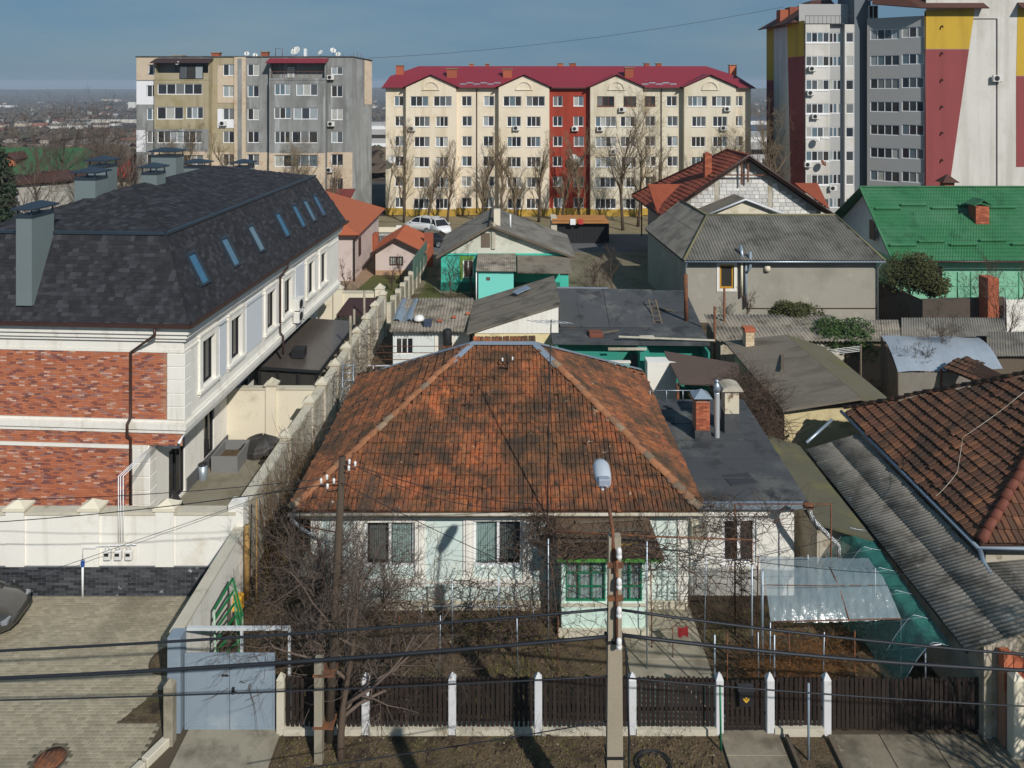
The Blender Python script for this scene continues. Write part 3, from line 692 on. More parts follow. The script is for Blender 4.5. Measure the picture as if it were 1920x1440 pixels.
# things hung on the cream block
for (px,py,txt) in ((773,241,'on cream block left bay below second row window'),(968,240,'on cream block second row left of red section'),(1079,242,'on the red section of the cream block'),
     (1166,205,'on cream block right of red section just under top row'),(1125,241,'on cream block bay right of red section second row'),(1363,204,'below top right window of the cream block'),(1356,240,'below second row window at right end of cream block'),(810,369,'low on the left bay of cream block'),(1150,284,'on cream block below third row right of red section')):
    ac_unit(MBk@Matrix.Translation((bx(px),0.9 if 1030<px<1107 else 0.0,bz(py))),'white outdoor air conditioner unit '+txt)
dish((bx(733),YB+0.2,bz(300)),0.75,'round satellite dish low on the left end of the cream block',az=0.6,foot=(bx(733),YB+0.95,bz(304)))
dish((bx(1076),YB+0.2,bz(298)),0.8,'pale satellite dish on the red section of the cream block',az=0.5,foot=(bx(1078),YB+0.95,bz(302)))

# ------------------------------------------------------------------ grey apartment block on the left
YG=93.0; MG=frame(0,YG)
def gx(px): return XA(px,YG)
def gz(py): return ZA(py,YG)
M_ggrey=mk('block_grey_render',lin(142,143,140),streak=[(lin(108,108,104),0.8,0.56,0.08),(lin(174,178,178),1.3,0.62,0.05)],rough=0.92,var=0.14,scale=0.25,fine=2.0,fvar=0.1,bump=0.1,stain=[(lin(112,112,108),0.35,0.58,0.1),(lin(156,160,160),0.5,0.64,0.08)],stretch=(1,1,0.45))
M_gbeige=mk('block_beige_render',lin(168,156,128),streak=[(lin(134,122,90),1.0,0.57,0.08)],rough=0.92,var=0.1,scale=0.3,fine=2.0,fvar=0.1,bump=0.1,stain=[(lin(150,136,98),0.5,0.6,0.1)])
M_gwhite=mk('block_white_render',lin(226,226,228),rough=0.9,var=0.05,scale=0.5,bump=0.03)
M_gstone=mk('block_sawn_stone',lin(200,182,158),rough=0.92,var=0.12,scale=0.4,fine=3,fvar=0.15,bump=0.15,stain=[(lin(178,150,124),0.8,0.6,0.1)])
tg=thing('apartment_block','grey and beige patched apartment block with flat roof and satellite dishes','apartment block',(gx(470),YG+6,0))
GT=gz(107)
grow=[131,171,214,257,300,345,388]
def seg(px0,px1,off,mat,wins,top=None,bottom=0.0,returns=True,roof=True):
    x0,x1=gx(px0),gx(px1); tz=top if top else GT; hs=[(gx(a),gx(b_),gz(d),gz(c_)) for (a,b_,c_,d,n) in wins]
    f=MB(MG); f.facade(x0,x1,bottom,tz,hs,0.14,off)
    if returns and off<0:
        f.quad((x0,0,bottom),(x0,off,bottom),(x0,off,tz),(x0,0,tz)); f.quad((x1,off,bottom),(x1,0,bottom),(x1,0,tz),(x1,off,tz))
        f.quad((x0,off,tz),(x1,off,tz),(x1,0,tz),(x0,0,tz))
    f.build('wall',mat,tg)
    for h,(a,b_,c_,d,n) in zip(hs,wins):
        window(tg,MG@Matrix.Translation((0,off,0)),*h,n=n,depth=0.13,ft=0.08,sill=False)
def rowwins(a,b_,n,rows_,h=10.5): return [(a,b_,y-h,y+h,n) for y in rows_]
seg(256,297,0,M_ggrey,[(278,296,121,141,2)]+rowwins(275,295,2,grow[1:],11))
seg(297,398,-1.1,M_gbeige,[(303,386,157,177,5),(302,351,200,223,3),(356,388,200,222,3),(303,386,245,267,7),(300,340,289,310,3),(350,388,289,310,3),(305,386,334,356,5)],top=gz(150))
seg(440.2,461.8,-0.25,M_gstone,[])
seg(462,510,0,M_ggrey,rowwins(464,486,2,grow,11))
seg(510,614,-1.1,M_ggrey,[(520,549,157,178,3),(560,600,157,179,3),(519,551,201,222,3),(555,600,201,223,3),(520,549,245,267,3),(552,600,245,267,3),(520,600,289,311,5),(520,600,334,356,5)],top=gz(151))
seg(614,661,0,M_ggrey,[(621,643,125,140,2)]+rowwins(621,643,2,grow[1:],11))
# panels of other render set over the base wall
f=MB(MG); holes=[(gx(418),gx(440),gz(y+11),gz(y-11)) for y in grow]
f.facade(gx(398),gx(440),0,GT,holes,0.14,0); f.build('wall',M_gbeige,tg)
for h in holes: window(tg,MG,*h,n=2,depth=0.13,ft=0.08)
def panel(name,x0,x1,y0,y1,mat,holes=(),off=-0.03):
    f=MB(MG); f.facade(gx(x0),gx(x1),gz(y1),gz(y0),[(gx(a),gx(b_),gz(d),gz(c_)) for (a,b_,c_,d) in holes],0.03,off); f.build(name,mat,tg)
panel('white_panel',256,295,152,196,M_gwhite,[(275,295,160,182)])
panel('white_panel',256,273,244,285,M_gwhite)
panel('stone_panel',256,297,108,150,M_gstone,[(278,296,121,141)])
panel('stone_panel',408,440,123,193,M_gstone,[(418,440,120,142),(418,440,160,182)],-0.05)
panel('white_panel',408,440,204,240,M_gwhite,[(418,440,203,225)],-0.05)
panel('stone_panel',398,661,285.5,395,M_gstone,[(418,440,289,311),(464,486,289,311),(621,643,289,311),(418,440,334,356),(464,486,334,356),(621,643,334,356),(418,440,377,399),(464,486,377,399),(621,643,377,399)],-0.07)
panel('grey_panel',297,398,241,282,M_ggrey,[(303,386,245,267)],-1.13)
panel('stone_panel',297,398,282.5,395,M_gstone,[(300,340,289,310),(350,388,289,310),(305,386,334,356)],-1.15)
panel('stone_panel',510,614,285.5,395,M_gstone,[(520,600,289,311),(520,600,334,356)],-1.15)
panel('grey_groove',447,455,110,400,M_ggrey,(),-0.29)
# angled right end
xa,xb=gx(661),XA(697,YG+3.2)
f=MB(MG); f.quad((xa,0,0),(xb,3.2,0),(xb,3.2,GT-0.4),(xa,0,GT)); f.build('end_wall',M_ggrey,tg)
dv=Vector((xb-xa,3.2,0)).normalized(); nv=Vector((dv.y,-dv.x,0))
f=MB(MG); q0=Vector((xa,0,0))+dv*2.2+nv*0.04; q1=Vector((xb,3.2,0))+nv*0.04
f.quad((q0.x,q0.y,gz(197)),(q1.x,q1.y,gz(197)),(q1.x,q1.y,GT-0.5),(q0.x,q0.y,GT-0.3)); f.build('stone_panel',M_gstone,tg)
f=MB(MG); x0=gx(256); f.quad((x0,12,0),(x0,0,0),(x0,0,GT),(x0,12,GT)); xc=xb-1.9; f.quad((xb,3.2,0),(xc,12,0),(xc,12,GT-0.4),(xb,3.2,GT-0.4)); f.quad((xc,12,0),(x0,12,0),(x0,12,GT),(xc,12,GT-0.4))
f.build('rear_wall',M_ggrey,tg)
MB(MG).slab([(x0-0.1,-0.12,GT+0.12),(xa+0.05,-0.12,GT+0.12),(xb+0.1,3.1,GT-0.25),(xb-1.8,12.1,GT-0.25),(x0-0.1,12.1,GT+0.12)],0.12,(0,0,1)).build('roof',M_felt,tg)
# open top-floor loggias: dark back wall, floor, awning, rail
for (a,c,col,al) in ((297,398,M_gbeige,M_brownmetal),(510,614,M_ggrey,M_crimson)):
    X0,X1=gx(a),gx(c); zb=gz(150.5); zt=gz(116)
    MB(MG).box(X0,X1,-1.1,-0.95,zb,zb+0.9 if a<400 else zb+0.25).box(X0,X0+0.12,-0.95,-0.003,zb,zt).box(X1-0.12,X1,-0.95,-0.003,zb,zt).build('loggia_parapet',col,tg)
    MB(MG).slab([(X0-0.3,-1.7,zt-0.15),(X1+0.2,-1.7,zt-0.15),(X1+0.2,-0.01,zt+0.45),(X0-0.3,-0.01,zt+0.45)],0.06).build('awning',al,tg)
    MB(MG).quad((X0,-0.02,zb),(X1,-0.02,zb),(X1,-0.02,GT),(X0,-0.02,GT)).build('loggia_back',M_ggrey,tg)
window(tg,MG@Matrix.Translation((0,-1.2,0)),gx(344),gx(388),gz(148),gz(123),n=3,depth=0.1,ft=0.07,fm=M_black)
window(tg,MG@Matrix.Translation((0,-0.2,0)),gx(540),gx(552),gz(149),gz(126),n=1,depth=0.1,ft=0.07)
b=MB(MG)
for k in range(8): b.box(gx(514)+0.8*k,gx(514)+0.8*k+0.04,-1.09,-1.05,gz(150),gz(150)+1.0)
b.box(gx(512),gx(612),-1.1,-1.04,gz(150)+1.0,gz(150)+1.05); b.build('rail',M_rust,tg)
for (p,q,pt,yy) in ((384,399,98,2),(302,322,103,3),(474,487,96,3)):
    b=MB(MG); b.box(gx(p),gx(q),yy,yy+0.8,GT,gz(pt)); o=b.build('chimney',M_redbrick,tg); MB(MG).box(gx(p)-0.1,gx(q)+0.1,yy-0.1,yy+0.9,gz(pt),gz(pt)+0.12).build('chimney_cap',M_conc,o)
MB(MG).box(gx(557),gx(562),3,3.4,GT,gz(89)).build('vent_stack',M_gwhite,tg)
for i,(px,py,r,tx) in enumerate(((452,101,0.42,'at the left of the group on grey block roof'),(468,104,0.42,'low one beside red roof hatch on grey block roof'),(546,96,0.85,'the largest on the grey block roof'),(593,99,0.5,'middle one among aerials on grey block roof'),(617,95,0.52,'highest at right of grey block roof'),(627,102,0.42,'lower one at right of grey block roof'),(343,120,0.33,'hung in the brown roofed loggia of grey block'))):
    P=(gx(px),YG+(2.0 if i<6 else -1.5),ZA(py,YG+2)); dish(P,r,'white satellite dish '+tx,az=rb.uniform(-0.5,0.6),foot=(P[0],P[1]+0.2,GT+0.1) if i<6 else (P[0],YG-0.9,P[2]+0.4))
t=thing('roof_aerial','thin mast aerials clustered at the right end of grey block roof','aerial',(gx(660),YG+3,GT))
for px,py in ((635,98),(648,100),(655,96),(662,95),(668,98),(673,101)): MB(MG).tube([(gx(px),2.5,GT),(gx(px),2.5,gz(py))],0.025,4).build('mast',M_rust,t)
t=thing('pipe_frame','rusty pipe frame standing on the grey block roof','pipe frame',(gx(518),YG+1,GT))
MB(MG).tube([(gx(512),1,GT),(gx(512),1,gz(90)),(gx(525),1,gz(91)),(gx(525),1,GT)],0.04,5).build('frame',M_rust,t)
for (px,py,yo,tx) in ((621,145,0,'under the top right window of grey block'),(622,232,0,'under third row right window of grey block'),(619,318,0,'on pale panel low at right of grey block'),(420,231,0,'on the white patch in the middle of grey block')):
    ac_unit(MG@Matrix.Translation((gx(px),-0.07,gz(py))),'white outdoor air conditioner unit '+tx)
# entrance porch with red roof at the foot of the grey block
t=thing('entrance_annex','small grey annex with dark red roof at foot of grey block','annex',(gx(625),YG-3,0))
yq=YG-4; m=frame(0,yq); X0,X1=XA(607,yq),XA(645,yq)
window(t,m,XA(613,yq),XA(638,yq),ZA(402,yq),ZA(384,yq),n=4,depth=0.1,ft=0.07)
MB(m).facade(X0,X1,0,ZA(380,yq),[(XA(613,yq),XA(638,yq),ZA(402,yq),ZA(384,yq))],0.1).quad((X1,0,0),(X1,3.8,0),(X1,3.8,ZA(380,yq)),(X1,0,ZA(380,yq))).build('wall',M_ggrey,t)
MB(m).slab([(X0-0.5,-0.5,ZA(380,yq)),(X1+0.6,-0.5,ZA(380,yq)),(X1+0.6,3.7,ZA(362,yq)),(X0-0.5,3.7,ZA(362,yq))],0.1).build('roof',mk('dark_red_sheet',lin(116,52,50),rough=0.6,bump=0.05),t)

# ------------------------------------------------------------------ tower block on the right
YT=88.0; MT=frame(0,YT)
def tx(px): return XA(px,YT)
def tz(py): return ZA(py,YT)
M_twhite=mk('tower_white_render',lin(210,206,198),streak=[(lin(178,172,160),0.8,0.57,0.1)],rough=0.9,var=0.06,scale=0.3,fine=3,fvar=0.05,bump=0.05,stain=[(lin(190,184,172),0.35,0.62,0.12)])
M_tgrey=mk('tower_shade_and_grey',lin(172,171,168),rough=0.9,var=0.06,scale=0.3,fine=3,fvar=0.05,bump=0.05)  # this grey also paints shade onto the recessed and splayed white walls
M_tyel=mk('tower_yellow_paint',lin(198,162,46),streak=[(lin(170,138,50),0.8,0.58,0.1)],rough=0.9,var=0.06,scale=0.3,bump=0.03)
M_tred=mk('tower_red_paint',lin(146,72,72),streak=[(lin(128,64,62),0.8,0.56,0.1)],rough=0.9,var=0.06,scale=0.3,bump=0.03)
M_troof=mk('tower_brown_tile',lin(84,52,42),rough=0.8,var=0.15,scale=0.6,fine=8,fvar=0.15,bump=0.3)
tt=thing('tower_block','tall white tower block painted with yellow and dusky red wedges','apartment block',(tx(1700),YT+7,0))
xL=tx(1508); XT0=tx(1602)
# left flank, seen edge on, with its painted wedges
zt1=tz(38)
f=MB(MT); f.quad((xL,13,0),(xL,0,0),(xL,0,zt1),(xL,13,zt1)); f.build('flank_wall',M_twhite,tt)
def flank(pts,mat,nm): MB(MT).poly([(xL-0.02,y,z) for (y,z) in pts]).build(nm,mat,tt)
flank([(5.2,tz(105)),(0,tz(105)),(0,zt1),(5.4,zt1)],M_tyel,'yellow_wedge'); flank([(4.0,0),(0,0),(0,tz(105)-.01),(5.2,tz(105)-.01)],M_tred,'red_wedge')
flank([(13,tz(150)),(10.2,tz(150)),(10.2,zt1),(13,zt1)],M_tyel,'yellow_wedge'); flank([(13,0),(10.2,0),(10.2,tz(150)-.01),(13,tz(150)-.01)],M_tred,'red_wedge')
# first stack of balconies
rowsT=[70,114.5,159,203.5,248,292.5,337,381.5]
holes=[];H2=[]
for y in rowsT:
    holes.append((tx(1511),tx(1555),tz(y+9.5),tz(y-9.5))); H2.append((tx(1586),tx(1601),tz(y+9.5),tz(y-9.5)))
f=MB(MT); f.facade(xL,tx(1556),0,tz(44),holes,0.12,0); f.build('balcony_wall',M_twhite,tt)
f=MB(MT); f.facade(tx(1584),XT0,0,tz(44),H2,0.12,0); f.build('balcony_wall',M_twhite,tt)
f=MB(MT)
hm=[(0.12,tx(1583.6)-tx(1556.4)-0.1,tz(y+9.5),tz(y-9.5)) for y in rowsT]
Mm=MT@Matrix.Translation((tx(1556),0.55,0))
f=MB(Mm); f.facade(0,tx(1584)-tx(1556),0,tz(44),hm,0.12,0); f.quad((0,-0.55,0),(0,0,0),(0,0,tz(44)),(0,-0.55,tz(44))); f.quad((tx(1584)-tx(1556),0,0),(tx(1584)-tx(1556),-0.55,0),(tx(1584)-tx(1556),-0.55,tz(44)),(tx(1584)-tx(1556),0,tz(44)))
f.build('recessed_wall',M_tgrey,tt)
for h in holes: window(tt,MT,*h,n=4,depth=0.1,ft=0.08)
for h in hm: window(tt,Mm,*h,n=3,depth=0.1,ft=0.08)
for h in H2: window(tt,MT,*h,n=1,depth=0.1,ft=0.08)
for y in rowsT:
    MB(MT).box(xL-0.02,tx(1556),-0.06,-0.003,tz(y+12),tz(y+10)).build('floor_band',M_wpvc,tt)
b=MB(MT); b.tube([(xL+0.05,-0.1,0),(xL+0.05,-0.1,tz(40))],0.07,6); b.build('downpipe',M_brownmetal,tt)
# stair recess
f=MB(MT); f.quad((XT0,0,0),(XT0,4.5,0),(XT0,4.5,tz(-40)),(XT0,0,tz(-40))); XS=tx(1653)*1.02
f.quad((XT0,4.5,0),(XS,4.5,0),(XS,4.5,tz(-40)),(XT0,4.5,tz(-40))); f.build('stair_wall',mk('tower_dark_panel',lin(104,112,118),rough=0.7,var=0.06,scale=0.3,bump=0.03),tt)
Ms=MT@Matrix.Translation((0,4.4,0))
s=(YT+4.4)/FPX
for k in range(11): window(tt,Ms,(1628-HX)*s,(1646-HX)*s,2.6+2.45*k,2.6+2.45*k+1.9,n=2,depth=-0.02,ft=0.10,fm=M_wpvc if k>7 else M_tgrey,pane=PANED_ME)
# second stack: splayed balcony front, facing left
pA=Vector((tx(1653),3.6,0)); pB=Vector((tx(1731),-0.6,0)); dd=(pB-pA); Ld=dd.length; ang=math.atan2(dd.y,dd.x)
M2=MT@Matrix.Translation(pA)@Matrix.Rotation(ang,4,'Z')
h3=[]
for i,y in enumerate(rowsT): 
    zc=tz(y-2 if i else y-8); h3.append((0.35,Ld*0.56,zc-0.62,zc+0.62)); h3.append((Ld*0.60,Ld-0.2,zc-0.5,zc+0.75))
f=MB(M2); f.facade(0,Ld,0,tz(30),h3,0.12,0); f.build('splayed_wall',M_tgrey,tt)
for i,h in enumerate(h3): window(tt,M2,*h,n=4 if i%2==0 else 3,depth=0.1,ft=0.08)
MB(M2).tube([(Ld-0.05,-0.1,0),(Ld-0.05,-0.1,tz(25))],0.07,6).build('downpipe',M_brownmetal,tt)
# big painted gable wall
XG=pB.x; XR=tx(2000); zt3=tz(20)
f=MB(MT); f.quad((XG,-0.6,0),(XR,-0.6,0),(XR,-0.6,tz(-60)),(XG,-0.6,tz(-60))); f.build('gable_wall',M_twhite,tt)
YW=YT-0.6
def wp(px,py): return (XA(px,YW),-0.62,ZA(py,YW))
def wedge(pts,mat,nm): MB(MT).poly([wp(*p) for p in pts]).build(nm,mat,tt)
wedge([(1733,91.7),(1817,91.7),(1828,14),(1733,20)],M_tyel,'yellow_wedge'); wedge([(1733,470),(1763,470),(1816.8,92.3),(1733,92.3)],M_tred,'red_wedge')
wedge([(1905,142),(1999,142),(1999,14),(1908,14)],M_tyel,'yellow_wedge'); wedge([(1905,313),(1999,313),(1999,142.6),(1905,142.6)],M_tred,'red_wedge')
b=MB(MT); b.box(XA(1869,YW)-0.05,XA(1869,YW)+0.05,-0.70,-0.603,0,ZA(35,YW)); b.box(XA(1826,YW),XA(1869,YW)-0.06,-0.68,-0.603,ZA(35,YW)-0.05,ZA(35,YW)+0.05); b.build('service_conduit',mk('grey_conduit',lin(120,116,112),bump=0.0),tt)
for py in (49,99,149,199,248,299): MB(MT).tube([(XA(1765,YW),-0.605,ZA(py,YW)),(XA(1765,YW),-0.85,ZA(py,YW)),(XA(1765,YW),-0.9,ZA(py+3,YW))],0.09,6).build('vent_pipe',M_brownmetal,tt)
# roofs and top terraces
b=MB(MT)
def roofp(*pts): b.slab([(tx(x),y,tz(z)) for (x,y,z) in pts],0.12)
z1=tz(40)
b.slab([(xL-0.9,1.6,z1),(XT0,1.6,z1+0.2),(XT0,6.5,z1+3.3),(xL+3.6,6.5,z1+3.2)],0.12); b.slab([(xL-0.9,14,z1),(xL-0.9,1.6,z1),(xL+3.6,6.5,z1+3.2),(xL+3.6,9.5,z1+3.2)],0.12)
ze1=tz(17); zr1=tz(-38)
b.slab([(tx(1712),-1.7,ze1),(tx(1838),-1.7,ze1),(tx(1838),4,zr1),(tx(1690),4,zr1)],0.12); b.slab([(tx(1655),2.6,ze1+0.9),(tx(1712),-1.7,ze1),(tx(1690),4,zr1),(tx(1672),4.4,zr1)],0.12)
b.slab([(tx(1897),-1.8,ze1),(tx(2005),-1.8,ze1),(tx(2005),4,zr1),(tx(1915),4,zr1)],0.12)
b.build('roof',M_troof,tt)
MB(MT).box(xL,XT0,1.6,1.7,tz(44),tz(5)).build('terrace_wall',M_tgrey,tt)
MB(MT).box(xL-0.1,xL+1.0,7.6,9.0,tz(40),tz(6)).box(xL+1.05,xL+2.7,7.4,9.2,tz(40),tz(1)).build('chimney',M_redbrick,tt)
MB(MT).slab([(xL,0,tz(44)),(XT0,0,tz(44)),(XT0,13,tz(44)),(xL,13,tz(38))],0.1,(0,0,1)).slab([(XT0+0.05,4.6,tz(-35)),(XR,4.6,tz(-35)),(XR,13,tz(-35)),(XT0+0.05,13,tz(-35))],0.1,(0,0,1)).build('roof_slab',M_felt,tt)
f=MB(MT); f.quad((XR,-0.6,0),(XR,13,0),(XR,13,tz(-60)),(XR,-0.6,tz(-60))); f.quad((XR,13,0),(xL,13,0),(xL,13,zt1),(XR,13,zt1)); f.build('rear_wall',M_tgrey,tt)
b=MB(MT)
for k in range(12): b.box(tx(1510)+k*0.5,tx(1510)+k*0.5+0.03,-0.02,0.01,tz(44),tz(30))
b.box(tx(1509),XT0,-0.03,0.02,tz(30),tz(30)+0.05); b.build('terrace_rail',M_black,tt)
for (px,py,txs) in ((1521,129,'below second row of lit tower balconies'),(1518,174,'below third row of lit tower balconies'),(1527,218,'below fourth row of lit tower balconies'),(1513,308,'left of rusty dish on the tower'),(1560,352,'lowest one on the lit tower balconies')):
    ac_unit(MT@Matrix.Translation((tx(px),-0.06,tz(py))),'white outdoor air conditioner unit '+txs)
ac_unit(MT@Matrix.Translation((XA(1866,YW),-0.75,ZA(147,YW))),'white air conditioner unit on the blank painted tower wall',w=1.1,h=0.75)
dish((tx(1529),YT-0.75,tz(261)),0.55,'white satellite dish on lit tower balcony front',az=0.7,foot=(tx(1527),YT-0.03,tz(265)))
dish((tx(1538),YT-0.75,tz(305)),0.55,'rusty orange satellite dish on lit tower balcony front',az=0.7,col=M_rust,foot=(tx(1536),YT-0.03,tz(309)))
# ------------------------------------------------------------------ white and brick building with dark mansard roof
MA=frame(-12.35,28.1,-3.3); MS=MA@Matrix.Rotation(R(90),4,'Z'); ML=MA@Matrix.Translation((-1.35,0,0))@Matrix.Rotation(R(90),4,'Z')
ta=thing('mansard_building','white and brick building with dark shingled mansard roof and skylights','building',(-17.5,38,0),R(-3.3))
UL=-10.4; LB=20.0
# upper storey and ground storey walls
MB(MA).box(UL,-0.35,0.02,LB,3.7,7.95).build('upper_wall',M_wwhite,ta)
MB(MA).poly([(-0.36,0.02,3.7),(0,0.02,3.7),(0,0.02,7.95),(-0.36,0.02,7.95)]).poly([(-1.8,0.02,3.7),(0,0.02,3.7),(0,LB,3.7),(-1.8,LB,3.7)][::-1]).poly([(-1.76,0.02,0),(-1.35,0.02,0),(-1.35,0.02,3.69),(-1.76,0.02,3.69)]).build('corner_wall',M_wwhite,ta)
b=MB(ML)
gh=[(1.45,2.75,0.12,2.35),(4.4,5.4,0.5,2.5),(8.0,9.2,0.12,2.3),(12.0,13.4,0.9,2.4)]
b.facade(0,LB,0,3.7,gh,0.15,0); b.build('ground_wall',M_wwhite,ta)
MB(MA).box(UL,-1.75,0.02,LB,0,3.69).build('ground_wall',M_wwhite,ta)
for i,h in enumerate(gh): window(ta,ML,*h,n=2,depth=0.12,ft=0.09,fm=M_black,pane=PANED_ME,name='glazed_door' if i in(0,2) else 'window')
MB(ML).box(0,1.35,-0.05,-0.003,0,0.55).box(2.85,LB,-0.05,-0.003,0,0.55).build('plinth',mk('dark_plinth',lin(92,92,92),rough=0.8,bump=0.1),ta)
# side windows with moulded surrounds
sw=[(1.35,2.45),(3.95,5.05),(7.95,9.05),(10.25,11.35),(13.95,15.05),(16.25,17.35)]
sh=[(a,c,4.98,6.78) for a,c in sw]
MB(MS).facade(0,LB,3.7,7.95,sh,0.18,-0.012).build('side_wall',M_wwhite,ta)
for (a,c,d,e) in sh:
    w=window(ta,MS@Matrix.Translation((0,-0.012,0)),a,c,d,e,n=2,depth=0.15,ft=0.07,fm=M_black,pane=PANED_ME)
    MB(MS).box(a-0.24,a-0.002,-0.10,-0.014,d-0.05,e+0.26).box(c+0.002,c+0.24,-0.10,-0.014,d-0.05,e+0.26).box(a,c,-0.10,-0.014,e+0.002,e+0.26).box(a-0.30,c+0.30,-0.14,-0.014,e+0.262,e+0.34).box(a-0.32,c+0.32,-0.17,-0.014,d-0.17,d-0.052).box(a-0.22,c+0.22,-0.09,-0.014,d-0.30,d-0.172).build('surround',M_wwhite,w)
for a,c in ((2.9,3.55),(5.6,7.4),(12.0,13.3)):
    MB(MS).box(a,c,-0.05,-0.014,4.75,7.05).build('wall_panel',mk('pale_grey_panel',lin(206,210,214),rough=0.85,var=0.03,bump=0.03),ta)
# string course and cornices
def band(z0,z1,p,both=True,u0=UL,u1=0.0):
    b=MB(MA); b.box(u0,u1+p,-p,0.0195,z0,z1)
    if both: b.box(0.0,u1+p,0.0205,LB,z0,z1)
    b.build('cornice',M_wwhite,ta)
band(7.62,7.92,0.34); band(7.44,7.61,0.24); band(7.30,7.43,0.14); band(6.84,6.92,0.05); band(3.98,4.20,0.16); band(3.82,3.97,0.08); band(4.21,4.30,0.05)
MB(MA).box(UL,-0.02,-0.02,0.019,6.93,7.29).build('frieze',M_wwhite,ta)
MB(MA).box(UL,-1.4,-0.07,0.019,3.20,3.32).build('cornice',M_wwhite,ta)
# brick slips
bm=MB().box(-0.118,0.118,-0.022,0.0,-0.028,0.028).mesh('brick',M_brick)
mats=[]; rq=random.Random(9)
def course(u0,u1,z0,z1):
    n=round((z1-z0)/0.066); hz=(z1-z0)/n
    for j in range(n):
        k=int((u1-u0)/0.246)+1; off=(0.123 if j%2 else 0.0)+rq.uniform(-0.02,0.02)
        for i in range(k):
            u=u1-0.12-i*0.246-off
            if u-0.118<u0 or u+0.118>u1: continue
            mats.append(MA@Matrix.Translation((u,-0.002+rq.uniform(-0.004,0.0),z0+(j+0.5)*hz)))
course(UL,-0.66,4.32,6.83); course(UL,-0.1,3.34,3.81); course(UL,-2.02,0.1,3.19)
bw=MB(MA).box(UL,-0.64,-0.008,0.0195,4.31,6.835).box(UL,-0.05,-0.008,0.0195,3.33,3.815).box(UL,-2.0,-0.008,0.0195,0.0,3.195).build('brick_facing',M_bmortar,ta)
mats.sort(key=lambda m:abs(m.translation.x+16.0)+0.8*abs(m.translation.z-5.6))
pieces('brick',bm,mats,bw,300,'bricks')
# quoins
for z in range(5):
    MB(MA).cbox(-0.63,0.06,-0.06,0.5,4.32+0.50*z+0.012,4.32+0.50*z+0.488,0.02).build('quoin',M_wwhite,ta)
for z in range(6):
    MB(MA).cbox(-1.98,-1.29,-0.06,0.5,0.05+0.525*z+0.012,0.05+0.525*z+0.512,0.02).build('quoin',M_wwhite,ta)
# mansard: shell under the shingles
E=dict(u0=UL-0.45,u1=0.45,v0=-0.45,v1=LB+0.45,z=7.98); K=dict(u0=UL+1.2,u1=-1.2,v0=0.95,v1=LB-0.95,z=11.1)
e0=(E['u0'],E['v0'],7.98);e1=(E['u1'],E['v0'],7.98);e2=(E['u1'],E['v1'],7.98);e3=(E['u0'],E['v1'],7.98)
k0=(K['u0'],K['v0'],11.1);k1=(K['u1'],K['v0'],11.1);k2=(K['u1'],K['v1'],11.1);k3=(K['u0'],K['v1'],11.1)
rg0=(-5.2,5.6,12.35); rg1=(-5.2,13.6,12.35)
b=MB(MA)
for q in ([e0,e1,k1,k0],[e1,e2,k2,k1],[e2,e3,k3,k2],[e3,e0,k0,k3],[k0,k1,rg0],[k1,k2,rg1,rg0],[k2,k3,rg1],[k3,k0,rg0,rg1],[e0,e3,e2,e1]): b.poly(q)
rf=b.build('roof',M_shingle,ta)
sm=MB().add([(-0.125,-0.03,0.022),(0.125,-0.03,0.022),(0.125,0.24,0.006),(-0.125,0.24,0.006),(-0.125,-0.03,0.0),(0.125,-0.03,0.0)],[(0,1,2,3),(4,5,1,0),(5,2,1),(4,0,3)]).mesh('shingle',M_shingle)
def shingle_face(pts,seed,w=0.23,l=0.15,skip=()):
    P=[MA@Vector(p) for p in pts]; o=P[0]; u=(P[1]-P[0]).normalized(); n=(P[1]-P[0]).cross(P[-1]-P[0]).normalized(); v=n.cross(u)
    poly=[((p-o).dot(u),(p-o).dot(v)) for p in P]; rr=random.Random(seed); out=[]
    um=min(p[0] for p in poly); uM=max(p[0] for p in poly); vM=max(p[1] for p in poly)
    for j in range(int(vM/l)):
        off=rr.uniform(0,w)
        for i in range(int((uM-um)/w)+2):
            x=um+i*w-off+w/2+rr.uniform(-0.02,0.02); y=j*l+rr.uniform(-0.012,0.012)
            if not (in_poly(x-0.1,y+0.08,poly) and in_poly(x+0.1,y+0.08,poly)): continue
            p=o+u*x+v*y+n*(0.004+rr.uniform(0,0.010)); s=rr.choice((0.8,1,1,1.2))
            out.append(basis(p,u*s,v,n))
    return out
front=shingle_face([e0,e1,k1,k0],1)
front.sort(key=lambda m:0 if -17.8<m.translation.x<-12.5 and m.translation.z<9.4 else 1)
mats=front+shingle_face([e1,e2,k2,k1],2)+shingle_face([k0,k1,rg0],3,l=0.2)+shingle_face([k1,k2,rg1,rg0],4,l=0.2)
pieces('shingle',sm,mats,rf,300,'shingles')
# break edging, gutter, downpipes
def rim(z,pts,w,h,mat,nm):
    b=MB(MA)
    for p,q in zip(pts[:-1],pts[1:]): b.bar((p[0],p[1],z),(q[0],q[1],z),w,h)
    return b.build(nm,mat,ta)
rim(11.12,[k0,k1,k2],0.2,0.10,M_capmetal,'roof_edging')
rim(7.99,[(UL-0.5,-0.52),(0.52,-0.52),(0.52,LB+0.5)],0.13,0.13,M_brownmetal,'gutter')
MB(MA).tube([(-0.85,-0.5,7.9),(-0.85,-0.5,7.65),(-2.0,-0.12,6.85),(-2.0,-0.12,4.4),(-2.05,-0.26,4.2),(-2.05,-0.26,3.8),(-2.0,-0.12,3.6),(-2.0,-0.12,0.1)],0.055,8).build('downpipe',M_brownmetal,ta)
MB(MA).tube([(0.5,9.6,7.9),(0.5,9.6,7.7),(0.1,9.6,7.2),(0.1,9.6,4.4),(0.25,9.6,4.2),(0.25,9.6,3.3)],0.055,8).build('downpipe',M_brownmetal,ta)
